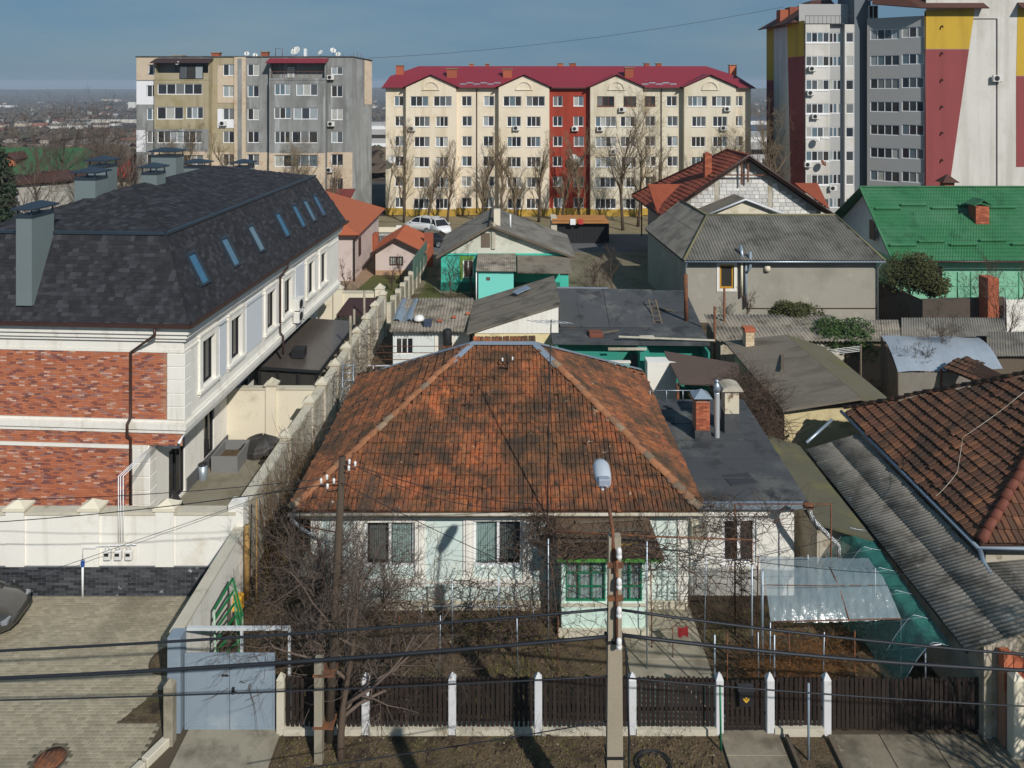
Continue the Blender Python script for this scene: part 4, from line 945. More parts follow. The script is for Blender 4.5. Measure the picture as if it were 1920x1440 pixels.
# skylights
for v in (1.75,4.7,7.55,11.0,13.5,15.3,17.1):
    d=Vector((-1.65,0,3.12)).normalized(); nn=Vector((3.12,0,1.65)).normalized(); o=Vector((0.45,v,7.98))+d*1.05
    F=MA@basis(o,Vector((0,1,0)),d,nn)
    fr=MB(F).box(-0.36,-0.28,0,1.45,0.0,0.13).box(0.28,0.36,0,1.45,0.0,0.13).box(-0.279,0.279,0,0.09,0.0,0.13).box(-0.279,0.279,1.33,1.47,0.0,0.16).build('skylight',M_capmetal,ta)
    MB(F).box(-0.277,0.277,0.092,1.328,0.05,0.075).build('pane',glass_pane('skylight_reflection',[lin(62,106,134),lin(104,128,142),lin(128,130,124),lin(84,116,136)],0.03),fr)  # pane tones put reflections of sky and blocks into the colour
# roof chimneys
def rchim(u,v,w,d,z0,zt,cap=0.45):
    s=MB(MA).box(u-w/2,u+w/2,v-d/2,v+d/2,z0,zt).build('chimney',M_ggmetal,ta)
    c=MB(MA)
    for sx in (-1,1):
        for sy in (-1,1): c.box(u+sx*(w/2-0.04)-0.02,u+sx*(w/2-0.04)+0.02,v+sy*(d/2-0.04)-0.02,v+sy*(d/2-0.04)+0.02,zt,zt+0.2)
    c.box(u-w/2-0.01,u+w/2+0.01,v-d/2-0.01,v+d/2+0.01,zt-0.12,zt+0.004)
    a=0.13; z=zt+0.2; c.box(u-w/2-a,u+w/2+a,v-d/2-a,v+d/2+a,z,z+0.06)
    hip=min(w,d)/2+a
    if w>=d: tp=[(u-w/2-a+hip,v,z+0.24),(u+w/2+a-hip,v,z+0.24)]; A=[(u-w/2-a,v-d/2-a,z+.06),(u+w/2+a,v-d/2-a,z+.06),(u+w/2+a,v+d/2+a,z+.06),(u-w/2-a,v+d/2+a,z+.06)]; c.add(A+tp,[(0,1,5,4),(1,2,5),(2,3,4,5),(3,0,4)])
    else: tp=[(u,v-d/2-a+hip,z+0.24),(u,v+d/2+a-hip,z+0.24)]; A=[(u-w/2-a,v-d/2-a,z+.06),(u+w/2+a,v-d/2-a,z+.06),(u+w/2+a,v+d/2+a,z+.06),(u-w/2-a,v+d/2+a,z+.06)]; c.add(A+tp,[(0,1,4),(1,2,5,4),(2,3,5),(3,0,4,5)])
    c.build('chimney_cap',M_capmetal,s)
def lu(x,y):
    p=MA.inverted()@Vector((x,y,0)); return p.x,p.y
for (x,y,w,d,z0,zt) in ((-18.35,28.75,0.62,1.25,8.6,12.0),(-18.6,33.0,0.95,0.9,10.9,12.85),(-16.95,35.3,0.75,0.8,11.0,12.8),(-20.3,44.0,1.5,0.9,10.5,12.75),(-19.9,47.2,1.4,0.9,10.0,11.75),(-16.6,46.2,1.0,0.9,10.0,11.85),(-20.0,36.5,0.9,0.9,10.5,13.0)):
    rchim(*lu(x,y),w,d,z0,zt)
# air conditioners high on the side wall
for k,(z,tx_) in enumerate(((4.55,'lower'),(5.2,'upper'))):
    ac_unit(MS@Matrix.Translation((11.9,-0.014,z)),'white air conditioner on side wall of mansard building, %s of the pair'%tx_)
# camera bracket and floodlight on the corner
t=thing('security_camera','small white security camera under the corner of the brick building','camera',tuple(MA@Vector((0.1,-0.2,3.75))))
MB(MA).tube([(0.02,-0.02,3.78),(0.02,-0.2,3.72),(0.02,-0.42,3.62)],[0.03,0.03,0.06],8).build('body',M_wpvc,t)
t=thing('wall_lamp','white tubular wall lamp above the glazed side door','lamp',tuple(MA@Vector((-1.2,0.6,3.0))))
MB(MA).tube([(-1.34,0.7,3.0),(-0.75,0.7,2.95)],0.05,8).tube([(-0.75,0.7,2.95),(-0.55,0.7,2.94)],[0.08,0.06],8).build('tube',M_wpvc,t)

# ------------------------------------------------------------------ front wall of that plot, with dark brick foot
YF=24.8
tw=thing('plot_wall','white rendered wall with pyramid capped piers and black brick foot','wall',(-14,YF,0))
MB().box(-19.6,-9.16,YF,YF+0.28,0.96,2.66).build('render',M_wwhite,tw)
MB().box(-19.6,-9.16,YF-0.06,YF+0.34,2.661,2.76).build('coping',M_concw,tw)
bd=MB().box(-19.6,-9.17,YF-0.05,YF+0.28,-0.02,0.955).build('brick_foot',M_dmortar,tw)
dm=MB().box(-0.141,0.141,-0.014,0.0,-0.036,0.036).mesh('dark_brick',M_dbrick)
mats=[]
for j in range(12):
    for i in range(36):
        x=-9.32-0.298*i-(0.149 if j%2 else 0)
        mats.append(Matrix.Translation((x,YF-0.05+rq.uniform(-0.004,0.001),0.045+0.086*j)))
mats=[m for m in mats if m.translation.z<0.93]
mats.sort(key=lambda m:abs(m.translation.x+12))
pieces('brick',dm,mats,bd,300,'bricks')
for px in (30,170,310):
    x=XA(px,YF); pr=MB().box(x-0.3,x+0.3,YF-0.07,YF+0.36,0.957,2.82).build('pier',M_wwhite,tw)
    MB().box(x-0.37,x+0.37,YF-0.14,YF+0.43,2.821,2.9).pyramid(x-0.33,x+0.33,YF-0.10,YF+0.39,2.901,3.12).build('pier_cap',M_wcream,pr)
# gas meters and pipes on the wall
t=thing('gas_meter_set','three white gas meters and pipes fixed to the white wall','gas meters',(XA(222,YF),YF,1.0))
ym=YF-0.16
for px in (201,221,241):
    x=XA(px,ym); z=ZA(1037,ym)
    m_=MB().cbox(x-0.115,x+0.115,ym-0.06,ym+0.12,z-0.20,z+0.10,0.03).tube([(x-0.06,ym,z+0.1),(x-0.06,ym,z+0.2),(x-0.03,ym,z+0.26)],0.015,6).tube([(x+0.06,ym,z+0.1),(x+0.06,ym,z+0.2),(x+0.03,ym,z+0.26)],0.015,6).build('meter',M_acwhite,t)
    MB().box(x-0.07,x+0.07,ym-0.066,ym-0.061,z-0.08,z+0.02).build('dial',M_black,m_)
for k,px in enumerate((222,226,231)):
    a=WD(px,1014,ym); c=WD(px,893,ym); e_=WD(290+3*k,832,28.0)
    MB().tube([a,c,(c+e_)/2+Vector((0,0,0.02)),e_],0.016,6).build('riser',M_wpvc,t)
MB().tube([WD(155,1122,ym),WD(155,1050,ym)],0.035,8).build('stand_pipe',M_wpvc,t)
MB().tube([WD(155,1052,ym),WD(155,1028,ym),WD(178,1028,ym),WD(182,1024,ym),WD(250,1021,ym),WD(256,1021,ym)],0.017,6).build('feed_pipe',M_wpvc,t)
MB().cbox(XA(155,ym)-0.05,XA(155,ym)+0.05,ym-0.05,ym+0.05,ZA(1062,ym),ZA(1050,ym)).build('valve',mk('blue_valve',lin(40,80,150),bump=0),t)
# ------------------------------------------------------------------ boundary wall running back
tw=thing('boundary_wall','long white boundary wall with capped piers running back beside the house','wall',(-9.0,37,0))
def bxw(y): return -9.15+(y-25)*0.02
b=MB()
for (y0,y1) in ((25.3,30.0),(30.0,35.0),(35.0,40.0),(40.0,45.0),(45.0,50.0)):
    x0,x1=bxw(y0),bxw(y1)
    o=MB().slab([(x0-0.14,y0+.01,2.66),(x0+0.14,y0+.01,2.66),(x1+0.14,y1-.01,2.66),(x1-0.14,y1-.01,2.66)],2.66,(0,0,1)).build('panel',M_oldwall,tw)
    MB().slab([(x0-0.2,y0+.01,2.75),(x0+0.2,y0+.01,2.75),(x1+0.2,y1-.01,2.75),(x1-0.2,y1-.01,2.75)],0.088,(0,0,1)).build('coping',M_concw,o)
for y in (30.0,33.2,35.2,37.6,40.0,42.5,45.0,47.5,50.0):
    x=bxw(y); pr=MB().box(x-0.22,x+0.22,y-0.22,y+0.22,0,2.84).build('pier',M_oldwall,tw)
    MB().box(x-0.28,x+0.28,y-0.28,y+0.28,2.841,2.92).pyramid(x-0.25,x+0.25,y-0.25,y+0.25,2.921,3.15).build('pier_cap',M_concw,pr)
pr=MB().box(-9.42,-8.92,24.78,25.28,0,2.98).build('pier',M_wwhite,tw)
MB().box(-9.15,-8.9,20.05,24.77,0,2.2).build('low_panel',M_wwhite,tw)
MB().slab([(-9.2,20.05,2.27),(-8.85,20.05,2.27),(-8.85,24.77,2.27),(-9.2,24.77,2.27)],0.068,(0,0,1)).build('low_coping',M_concw,tw)
tw=thing('cross_wall','white cross wall with capped pier behind the paved side yard','wall',(-11,35,0))
MB().box(-13.5,-9.2,34.9,35.12,0,2.66).build('panel',M_wcream,tw); MB().box(-13.5,-9.2,34.84,35.18,2.661,2.74).build('coping',M_concw,tw)
x=XA(510,35); pr=MB().box(x-0.24,x+0.24,34.8,35.22,0,2.86).build('pier',M_wcream,tw); MB().box(x-0.3,x+0.3,34.74,35.28,2.861,2.94).pyramid(x-0.27,x+0.27,34.77,35.25,2.941,3.2).build('pier_cap',M_concw,pr)
tw=thing('rear_plot_wall','white wall with capped piers at the back of the mansard plot','wall',(-11,51,0))
MB().box(-13.8,-8.7,51.0,51.2,0,2.66).build('panel',M_wcream,tw); MB().box(-13.8,-8.7,50.94,51.26,2.661,2.74).build('coping',M_concw,tw)
for px in (634,712):
    x=XA(px,51); pr=MB().box(x-0.3,x+0.3,50.85,51.3,0,2.95).build('pier',M_wcream,tw); MB().pyramid(x-0.36,x+0.36,50.8,51.36,2.951,3.3).build('pier_cap',M_concw,pr)
# dark canopy over the rear yard
t=thing('yard_canopy','dark translucent canopy over black glazed enclosure beside mansard building','canopy',(-11,40.5,0))
MB().slab([(-12.7,36.9,2.95),(-9.55,36.9,2.75),(-9.3,44.6,2.75),(-12.3,44.6,2.95)],0.04).build('roof',mk('smoked_polycarbonate',lin(86,78,72),rough=0.25,var=0.2,scale=0.6,bump=0.05,spec=0.6),t)
MB().bar((-12.7,36.86,2.93),(-9.55,36.86,2.73),0.08,0.12).bar((-9.5,36.9,2.7),(-9.26,44.6,2.7),0.08,0.14).build('beam',M_black,t)
for x in (-12.5,-11.6,-10.6,-9.65): MB().box(x-0.05,x+0.05,36.95,37.05,0,2.74).build('post',M_black,t)
MB().box(-12.45,-9.7,37.06,37.08,0,2.7).build('dark_screen',M_panedark,t)
MB().cbox(-11.3,-10.65,38.2,38.8,2.9,3.35).build('rooflight_box',M_black,t)
t=thing('small_canopy','small dark red brown flat canopy near the rear plot wall','canopy',(-9.9,47.5,0))
MB().slab([(-10.9,46.3,2.6),(-9.0,46.3,2.6),(-8.9,49.5,2.75),(-10.8,49.5,2.75)],0.08).build('roof',mk('maroon_sheet',lin(72,48,44),rough=0.6,bump=0.05),t)
for x,y in ((-10.8,46.5),(-9.15,46.5),(-10.7,49.3),(-9.05,49.3)): MB().box(x-0.05,x+0.05,y-0.05,y+0.05,0,2.52).build('post',M_black,t)
# planter, tarp heaps, bin
t=thing('planter_box','grey rectangular open planter box on the side yard','planter',(-12.6,32.4,0))
gm=mk('grey_board',lin(122,122,120),rough=0.7,var=0.05,bump=0.05)
for q in ((-13.1,-11.95,32.5,32.56),(-13.1,-11.95,34.0,34.06)): MB().box(*q,0,0.72).build('side_board',gm,t)
for q in ((-13.1,-13.04),(-12.01,-11.95)): MB().box(*q,32.561,33.999,0,0.72).build('side_board',gm,t)
MB().box(-13.03,-12.02,32.57,33.99,0.02,0.3).build('filling',M_soil,t)
def tarp(name,label,c,rx,ry,h,seed,mat):
    rr=random.Random(seed); n=18; m=8; vs=[]; fs=[]
    ph=[rr.uniform(0,6.28) for _ in range(4)]
    for j in range(m+1):
        t_=j/m
        for i in range(n):
            a=2*math.pi*i/n; k=1+0.12*math.sin(3*a+ph[0])+0.10*math.sin(5*a+ph[1])+rr.uniform(-.05,.05)*(1 if t_<0.9 else 0)
            rad=(1-t_**2.6)**0.8*k if j<m else 0.03
            vs.append((c[0]+rx*rad*math.cos(a),c[1]+ry*rad*math.sin(a),c[2]+h*(t_**0.8)*(1+0.12*math.sin(2*a+ph[2]))))
    for j in range(m):
        for i in range(n): fs.append((j*n+i,j*n+(i+1)%n,(j+1)*n+(i+1)%n,(j+1)*n+i))
    fs.append(tuple(m*n+i for i in range(n)))
    o=MB().add(vs,fs,False).build(name,mat); tag(o,label,'tarp'); return o
mt=mk('black_tarp',lin(52,50,48),rough=0.5,var=0.25,scale=2,bump=0.3,spec=0.4,bdist=0.05)
tarp('tarp_cover','large black tarp heap covering goods in front of cross wall',(-11.4,34.2,0),1.15,0.55,0.85,3,mt)
tarp('tarp_cover','low crumpled black tarp beside the boundary wall',(-10.1,33.9,0),0.95,0.7,0.75,4,mt)
tarp('tarp_cover','black covered round object behind the white front wall',(-12.05,26.6,0),0.55,0.5,2.25,5,mt)
t=thing('waste_bin','small steel pedal bin standing by the planter box','bin',(-13.2,31.6,0))
MB().lathe((-13.25,32.0,0),[(0.17,0),(0.18,0.02),(0.18,0.62)],14).build('body',M_galv,t); MB().lathe((-13.25,32.0,0.62),[(0.19,0),(0.19,0.05),(0.1,0.1)],14).build('lid',M_black,t)
# ------------------------------------------------------------------ blue gate and its posts
t=thing('metal_gate','pale blue sheet metal double gate under a pipe frame','gate',(-7.4,19.6,0))
for x0,x1 in ((-8.58,-7.41),(-7.39,-6.22)):
    lf=MB().box(x0,x1,19.58,19.62,0.06,2.03).build('leaf',M_blue,t)
    MB().box(x0,x1,19.56,19.578,1.98,2.05).box(x0,x1,19.56,19.578,0.05,0.12).box(x0,x0+0.05,19.56,19.578,0.121,1.979).box(x1-0.05,x1,19.56,19.578,0.121,1.979).box((x0+x1)/2-0.02,(x0+x1)/2+0.02,19.565,19.578,0.121,1.979).build('leaf_frame',M_blue,lf)
MB().box(-7.33,-7.27,19.52,19.575,1.0,1.16).box(-7.33,-7.2,19.50,19.519,1.05,1.08).build('handle',M_black,t)
MB().box(-7.6,-7.42,19.545,19.575,1.45,1.49).build('letter_slot',M_black,t)
MB().box(-9.0,-8.66,19.5,19.85,0,2.5).build('pillar',M_blue,t)
MB().box(-8.655,-5.9,19.86,19.94,2.42,2.5).box(-7.23,-7.17,19.86,19.94,0,2.41).box(-5.96,-5.9,19.86,19.94,0,2.41).build('top_frame',mk('pale_frame',lin(196,200,200),rough=0.6,bump=0.05),t)
def cpost(name,label,x,y,h,w=0.22,mat=None,grp='concrete fence posts',z=0):
    o=MB().cbox(x-w/2,x+w/2,y-w/2,y+w/2,z-0.1,z+h,0.015).pyramid(x-w/2,x+w/2,y-w/2,y+w/2,z+h+0.001,z+h+0.16).build(name,mat or M_concw); tag(o,label,'fence post',grp); return o
cpost('concrete_post','weathered concrete post with pointed top in front of blue gate pillar',-8.82,19.25,1.5,0.24,M_conc)
# ------------------------------------------------------------------ the tiled house in the middle
th=thing('tiled_house','low mint house with hipped orange clay tile roof','house',(-0.5,29,0))
YW0=24.1
wins=[(XA(683,YW0),XA(778,YW0),1.34,2.84),(XA(888,YW0),XA(980,YW0),1.34,2.88)]
side_door=(4.55,5.25,0.1,2.1)
MH=frame(0,YW0)
b=MB(MH); b.facade(-6.4,5.6,0.12,3.45,wins,0.2); b.quad((-6.4,10.2,0),(-6.4,0,0),(-6.4,0,3.45),(-6.4,10.2,3.45)); b.quad((5.6,0,0),(5.6,10.2,0),(5.6,10.2,3.45),(5.6,0,3.45)); b.quad((5.6,10.2,0),(-6.4,10.2,0),(-6.4,10.2,3.45),(5.6,10.2,3.45))
b.build('wall',M_mint,th)
MB(MH).box(-6.46,1.5,-0.07,-0.003,-0.05,0.30).box(4.1,5.66,-0.07,-0.003,-0.05,0.30).build('plinth',M_concw,th)
M_curt=mk('lace_curtain',lin(222,234,228),rough=0.9,var=0.2,scale=3,fine=30,fvar=0.25,bump=0.1,stretch=(6,6,1))
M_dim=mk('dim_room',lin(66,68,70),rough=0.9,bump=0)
def clear_glass(name):
    m=bpy.data.materials.new(name); m.use_nodes=True; N=m.node_tree.nodes; L=m.node_tree.links
    b=N['Principled BSDF']; b.inputs['Base Color'].default_value=(0.02,0.025,0.028,1); b.inputs['Roughness'].default_value=0.03; b.inputs['Specular IOR Level'].default_value=0.7
    tr=N.new('ShaderNodeBsdfTransparent'); tr.inputs['Color'].default_value=(0.86,0.9,0.9,1); mix=N.new('ShaderNodeMixShader'); mix.inputs['Fac'].default_value=0.16
    L.new(tr.outputs[0],mix.inputs[1]); L.new(b.outputs[0],mix.inputs[2]); L.new(mix.outputs[0],N['Material Output'].inputs['Surface']); return m
M_clear=clear_glass('clear_window_glass')
CLEAR_ME=MB().box(-0.5,0.5,-0.5,0.5,-0.5,0.5).mesh('pane',M_clear)
def curtain(parent,M,x0,x1,z0,z1,y,seed,mat,amp=0.03,nf=9):
    rr=random.Random(seed); n=nf*4; vs=[]
    for z in (z0,z1):
        for i in range(n+1): vs.append((x0+(x1-x0)*i/n,y+amp*math.sin(i*math.pi/2+seed)+rr.uniform(-.006,.006),z))
    MB(M).add(vs,[(i,i+1,n+2+i,n+1+i) for i in range(n)],True).build('curtain',mat,parent)
for k,(a,c,d,e) in enumerate(wins):
    w=window(th,MH,a,c,d,e,n=2,depth=0.12,ft=0.085,pane=CLEAR_ME)
    s=MB(MH)
    for q,(g0,g1,pr) in enumerate(((0.002,0.13,0.05),(0.132,0.24,0.09),(0.242,0.33,0.05))):
        s.box(a-g1,a-g0,-pr,-0.003,d-0.3,e+0.22+0.03*q); s.box(c+g0,c+g1,-pr,-0.003,d-0.3,e+0.22+0.03*q)
    s.box(a-0.001,c+0.001,-0.07,-0.003,e+0.002,e+0.12).box(a-0.001,c+0.001,-0.11,-0.003,e+0.122,e+0.24)
    s.box(a-0.40,c+0.40,-0.15,-0.003,e+0.30,e+0.38)
    s.box(a-0.38,c+0.38,-0.16,-0.003,d-0.40,d-0.31).box(a-0.34,c+0.34,-0.08,-0.003,d-0.55,d-0.402)
    s.build('surround',M_wwhite,w)
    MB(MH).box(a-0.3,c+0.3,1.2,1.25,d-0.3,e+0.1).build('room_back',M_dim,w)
    mid=(a+c)/2
    if k==0: curtain(w,MH,mid+0.05,c-0.1,d+0.08,e-0.03,0.19,1,M_curt); curtain(w,MH,a+0.1,mid-0.06,d+0.08,e-0.03,0.32,2,mk('grey_curtain',lin(158,156,152),rough=0.9,var=0.2,scale=3,bump=0.1))
    else: curtain(w,MH,a+0.08,mid-0.06,d+0.08,e-0.03,0.19,3,M_curt); curtain(w,MH,mid+0.06,c-0.06,d+0.08,e-0.03,0.34,4,MATS['grey_curtain'])  # second, grey curtain added so that its pane reads grey instead of black
MB(MH).box(-6.4,1.45,-0.05,-0.003,0.86,0.92).build('string_course',M_wwhite,th)
for x in (-6.32,-5.7,4.35,5.5): MB(MH).box(x-0.16,x+0.16,-0.06,-0.003,0.303,3.4).build('pilaster',M_wwhite,th)
# roof shell
EZ_=3.5; P0=Vector((-7.0,23.6,EZ_-0.03)); P1=Vector((5.95,23.6,EZ_)); P2=Vector((6.15,34.9,EZ_)); P3=Vector((-7.0,34.3,EZ_)); RA=Vector((-1.58,29.5,6.67)); RB=Vector((0.9,29.5,6.67))
M_deck=mk('roof_underlay',lin(70,50,40),rough=0.95,bump=0.2)
b=MB()
dn=Vector((0,0,0.07))
for q in ([P0,P1,RB,RA],[P1,P2,RB],[P2,P3,RA,RB],[P3,P0,RA]): b.slab([p-dn for p in q],0.06)
rf=b.build('roof',M_deck,th)
b=MB().bar(P0+Vector((0,0.06,-0.16)),P1+Vector((0,0.06,-0.16)),0.05,0.2).bar(P1+Vector((-0.05,0,-0.16)),P2+Vector((-0.05,0,-0.16)),0.05,0.18).bar(P0+Vector((0.05,0,-0.16)),P3+Vector((0.05,0,-0.16)),0.05,0.18); b.build('fascia',M_oldwood,th)
MB().slab([P0+Vector((0.03,0.1,-0.24)),P1+Vector((-0.03,0.1,-0.24)),(5.6,24.1,3.26),(-6.4,24.1,3.26)],0.03,(0,0,1)).build('soffit',M_oldwood,th)
MB().tube([P0+Vector((-0.05,-0.08,-0.08)),P1+Vector((0.05,-0.08,-0.1))],0.055,7).build('gutter',M_oldwall,th)
tm=tile_mesh(0.150,0.40,M_tile)
vf=(RA-P0); Lf=math.hypot(RA.y-P0.y,RA.z-P0.z); vdir=Vector((0,RA.y-P0.y,RA.z-P0.z))
m1=tile_slope(P0,(1,0,0),vdir,[(0.0,0),(12.95,0),(RB.x-P0.x,Lf),(RA.x-P0.x,Lf)],0.147,0.394,7)
vr=Vector((RB.x-P2.x,0,RB.z-P2.z)); Lr=vr.length
m2=tile_slope((6.05,P1.y,EZ_),(0,1,0),vr,[(0,0),(11.3,0),(RB.y-P1.y,Lr)],0.147,0.394,8)
vl=Vector((RA.x-P3.x,0,RA.z-P3.z)); Ll=vl.length
m3=tile_slope(P3,(0,-1,0),vl,[(0,0),(10.7,0),(P3.y-RA.y,Ll)],0.147,0.394,9)
vb=Vector((0,RA.y-P3.y,RA.z-P3.z)); Lb=vb.length
m4=tile_slope((P2.x,34.3,EZ_),(-1,0,0),vb,[(0,0),(13.1,0),(P2.x-RA.x,Lb-0.45),(P2.x-RB.x,Lb-0.45)],0.147,0.394,10)
pieces('roof_tile',tm,m1+m2+m3+m4,rf,300,'roof_tiles')
up=Vector((0,0,0.07))
cap_row(rf,P0+up,RA.lerp(P0,0.12)+up,0.13,0.36,M_mortar,1); cap_row(rf,P1+up,RB.lerp(P1,0.14)+up,0.14,0.34,M_mortar,2)
cap_row(rf,P3+up,RA.lerp(P3,0.75)+up,0.12,0.36,M_mortar,3)
def flashing(a,b_,w,nm='flashing'):
    a=Vector(a); b_=Vector(b_); d=(b_-a).normalized(); s=d.cross(Vector((0,0,1))).normalized(); m=MB()
    for sg in (-1,1):
        q=[a+up*1.6,b_+up*1.6,b_+up*1.6+s*sg*w-Vector((0,0,w*0.45)),a+up*1.6+s*sg*w-Vector((0,0,w*0.45))]
        m.slab(q if sg<0 else q[::-1],0.01)
    m.build(nm,M_galv,rf)
flashing(RA,RB,0.17,'ridge_flashing'); flashing(RA,RA.lerp(P0,0.15),0.17); flashing(RB,RB.lerp(P1,0.17),0.17); flashing(RA,RA.lerp(P3,0.97),0.14); flashing(RB,RB.lerp(P2,0.97),0.14)
# mortar blob on the eave corner of the right hip
rr=random.Random(3); n=9
for k in range(5):
    c=P1+Vector((-0.25-0.13*k,0.2+0.16*k,0.16+0.085*k)); MB().lathe(c,[(0.05,-0.09),(0.14,-0.05),(0.16,0.0),(0.11,0.06),(0.03,0.08)],8).build('mortar_lump',M_mortar,rf)
# little insulator bracket on the roof front
t=thing('wire_bracket','small iron bracket with white insulators on the tiled roof near ridge','bracket',(-0.1,28.2,6.0))
pb=WD(952,695,28.3)
MB().tube([pb,pb+Vector((0,-0.03,0.62))],0.02,5).tube([pb+Vector((-0.25,-0.02,0.33)),pb+Vector((0.2,-0.02,0.36))],0.016,5).tube([pb+Vector((-0.3,-0.02,0.16)),pb+Vector((0.02,-0.02,0.1))],0.016,5).build('arm',M_black,t)
for dx,dz in ((-0.2,0.36),(0.18,0.40)): MB().lathe(pb+Vector((dx,-0.02,dz)),[(0.02,0),(0.04,0.03),(0.03,0.07),(0.04,0.1),(0.015,0.14)],8).build('insulator',M_ceram,t)
# porch
tp=MH
pf=22.95; MP=frame(0,pf); px0,px1=XA(1053,pf),XA(1210,pf)
b=MB(MP); pw=[(px0+0.12,px0+1.35,1.06,2.36),(px0+1.72,px1-0.1,1.06,2.36)]
b.facade(px0,px1,0,2.62,pw,0.1); b.quad((px0,1.15,0),(px0,0,0),(px0,0,2.62),(px0,1.15,2.9)); b.quad((px1,0,0),(px1,1.15,0),(px1,1.15,2.9),(px1,0,2.62))
b.build('porch_wall',mk('mint_boards',lin(204,228,216),rough=0.8,var=0.1,scale=1.2,fine=18,fvar=0.1,bump=0.15,stain=[(lin(176,196,178),1.4,0.62,0.1)],stretch=(5,5,0.8)),th)
M_green=mk('green_paint',lin(28,122,84),rough=0.5,var=0.1,scale=2,bump=0.05)
w=window(th,MP,*pw[0],n=3,depth=0.06,ft=0.042,fm=M_green,pane=CLEAR_ME,rows=3); curtain(w,MP,pw[0][0],pw[0][1],1.08,2.32,0.125,5,mk('white_curtain',lin(232,236,232),rough=0.9,var=0.12,scale=3,bump=0.1),0.025,10)
w=window(th,MP,*pw[1],n=2,depth=0.06,ft=0.042,fm=M_green,pane=CLEAR_ME,rows=3); curtain(w,MP,pw[1][0],pw[1][1],1.08,2.32,0.125,6,MATS['white_curtain'],0.025,7)
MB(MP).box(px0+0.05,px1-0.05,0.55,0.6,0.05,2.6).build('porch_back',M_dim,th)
MB(MP).box(px0-0.1,px1+0.1,-0.1,-0.003,-0.05,0.25).box(px0-0.02,px1+0.02,-0.05,-0.003,0.92,1.0).build('porch_base',M_concw,th)
MB(MP).box(px0-0.15,px1+0.45,-0.42,-0.36,2.52,2.62).build('porch_fascia',mk('bright_green_paint',lin(84,150,64),rough=0.6,var=0.1,bump=0.05),th)
MB().slab([(px0-0.15,pf-0.42,2.66),(px1+0.5,pf-0.42,2.66),(px1+0.2,23.9,3.28),(px0-0.15,23.9,3.28)],0.05).build('porch_roof',mk('brown_sheet',lin(92,76,60),rough=0.8,var=0.2,scale=1.5,fine=15,fvar=0.2,bump=0.2,stain=[(lin(128,116,66),1.2,0.64,0.06)]),th)
t=thing('scrap_boards','old boards and yellowish panel lying on the porch roof','boards',(3.4,23.2,3.0))
MB(frame(3.35,23.1,4,2.84)).box(-0.5,0.5,-0.25,0.3,0.0,0.06).build('yellow_panel',mk('yellowed_panel',lin(168,140,66),rough=0.9,var=0.25,scale=3,bump=0.2),t)
for k in range(3): MB().bar((1.6+0.2*k,22.9+0.3*k,2.93+0.12*k),(4.0+0.1*k,22.85+0.35*k,3.0+0.13*k),0.1,0.05).build('board',M_oldwood,t)
# flat-roofed extension on the right
te=thing('flat_extension','white flat roofed extension with dark felt roof on right of tiled house','extension',(7.7,28,0))
MX=frame(0,24.75); ew=[(XA(1354,24.75),XA(1418,24.75),1.05,2.55)]
b=MB(MX); b.facade(5.65,9.35,0,3.05,ew,0.15); b.quad((9.35,0,0),(9.35,7.3,0),(9.35,7.3,3.05),(9.35,0,3.05)); b.quad((9.35,7.3,0),(5.65,7.3,0),(5.65,7.3,3.05),(9.35,7.3,3.05)); b.build('wall',M_wwhite,te)
w=window(te,MX,*ew[0],n=2,depth=0.1,ft=0.1,sill=True,pane=PANED_ME)
MB().slab([(5.2,24.45,3.22),(9.75,24.45,3.22),(9.98,32.2,3.34),(5.2,32.2,3.34)],0.16,(0,0,1)).build('roof',M_felt,te)
MB().slab([(5.3,24.40,3.25),(9.8,24.40,3.25),(9.8,24.52,3.25),(5.3,24.52,3.25)],0.2,(0,0,1)).build('roof_edge',M_galv,te)
# chimneys and flue standing on the flat roof
def bricked(parent,x0,x1,y0,y1,z0,z1,mat,name='brick',bh=0.075,bl=0.25):
    me={}
    n=int((z1-z0)/bh); h=(z1-z0)/n; mats=[]
    m_=MB().box(-0.5,0.5,-0.5,0.5,-0.5,0.5).mesh(name,mat)
    for j in range(n):
        z=z0+(j+0.5)*h; k=max(1,round((x1-x0)/bl))
        for i in range(k+ (1 if j%2 else 0)):
            a=x0+(x1-x0)*(i-(0.5 if j%2 else 0))/k; c=a+(x1-x0)/k; a=max(a,x0); c=min(c,x1)
            if c-a<0.04: continue
            link(name,m_,parent,Matrix.Translation(((a+c)/2,y0-0.002,z))@Matrix.Diagonal((c-a-0.014,0.03,h-0.014,1)))
t=thing('brick_chimney','orange brick chimney with pyramid metal cap on the flat roof','chimney',(7.35,29.0,3.3))
s=MB().box(7.07,7.61,28.72,29.26,3.2,4.72).build('stack',M_bmortar,t); bricked(s,7.07,7.61,28.72,29.26,3.62,4.70,M_redbrick)
MB().box(7.03,7.65,28.68,29.30,3.2,3.62).build('felt_skirt',M_felt,t)
for dx in (7.1,7.58):
    for dy in (28.76,29.22): MB().box(dx-0.02,dx+0.02,dy-0.02,dy+0.02,4.72,4.86).build('cap_leg',M_black,t)
MB().pyramid(6.98,7.70,28.63,29.35,4.86,5.12).build('cap',M_galv,t)
t=thing('steel_flue','shiny ribbed steel flue pipe between the two roof chimneys','flue',(7.95,28.9,3.3))
prof=[]
for k in range(30): prof+= [(0.10,0.06*k),(0.108,0.06*k+0.03)]
MB().lathe((7.93,28.9,3.25),prof,14).build('pipe',mk('bright_steel',lin(214,216,218),rough=0.3,var=0.08,metal=0.45,bump=0.05,spec=0.7),t)
MB().lathe((7.93,28.9,5.05),[(0.13,0),(0.13,0.2),(0.09,0.3),(0.05,0.33),(0.05,0.36),(0.12,0.38),(0.02,0.47)],14).build('cowl',M_galv,t)
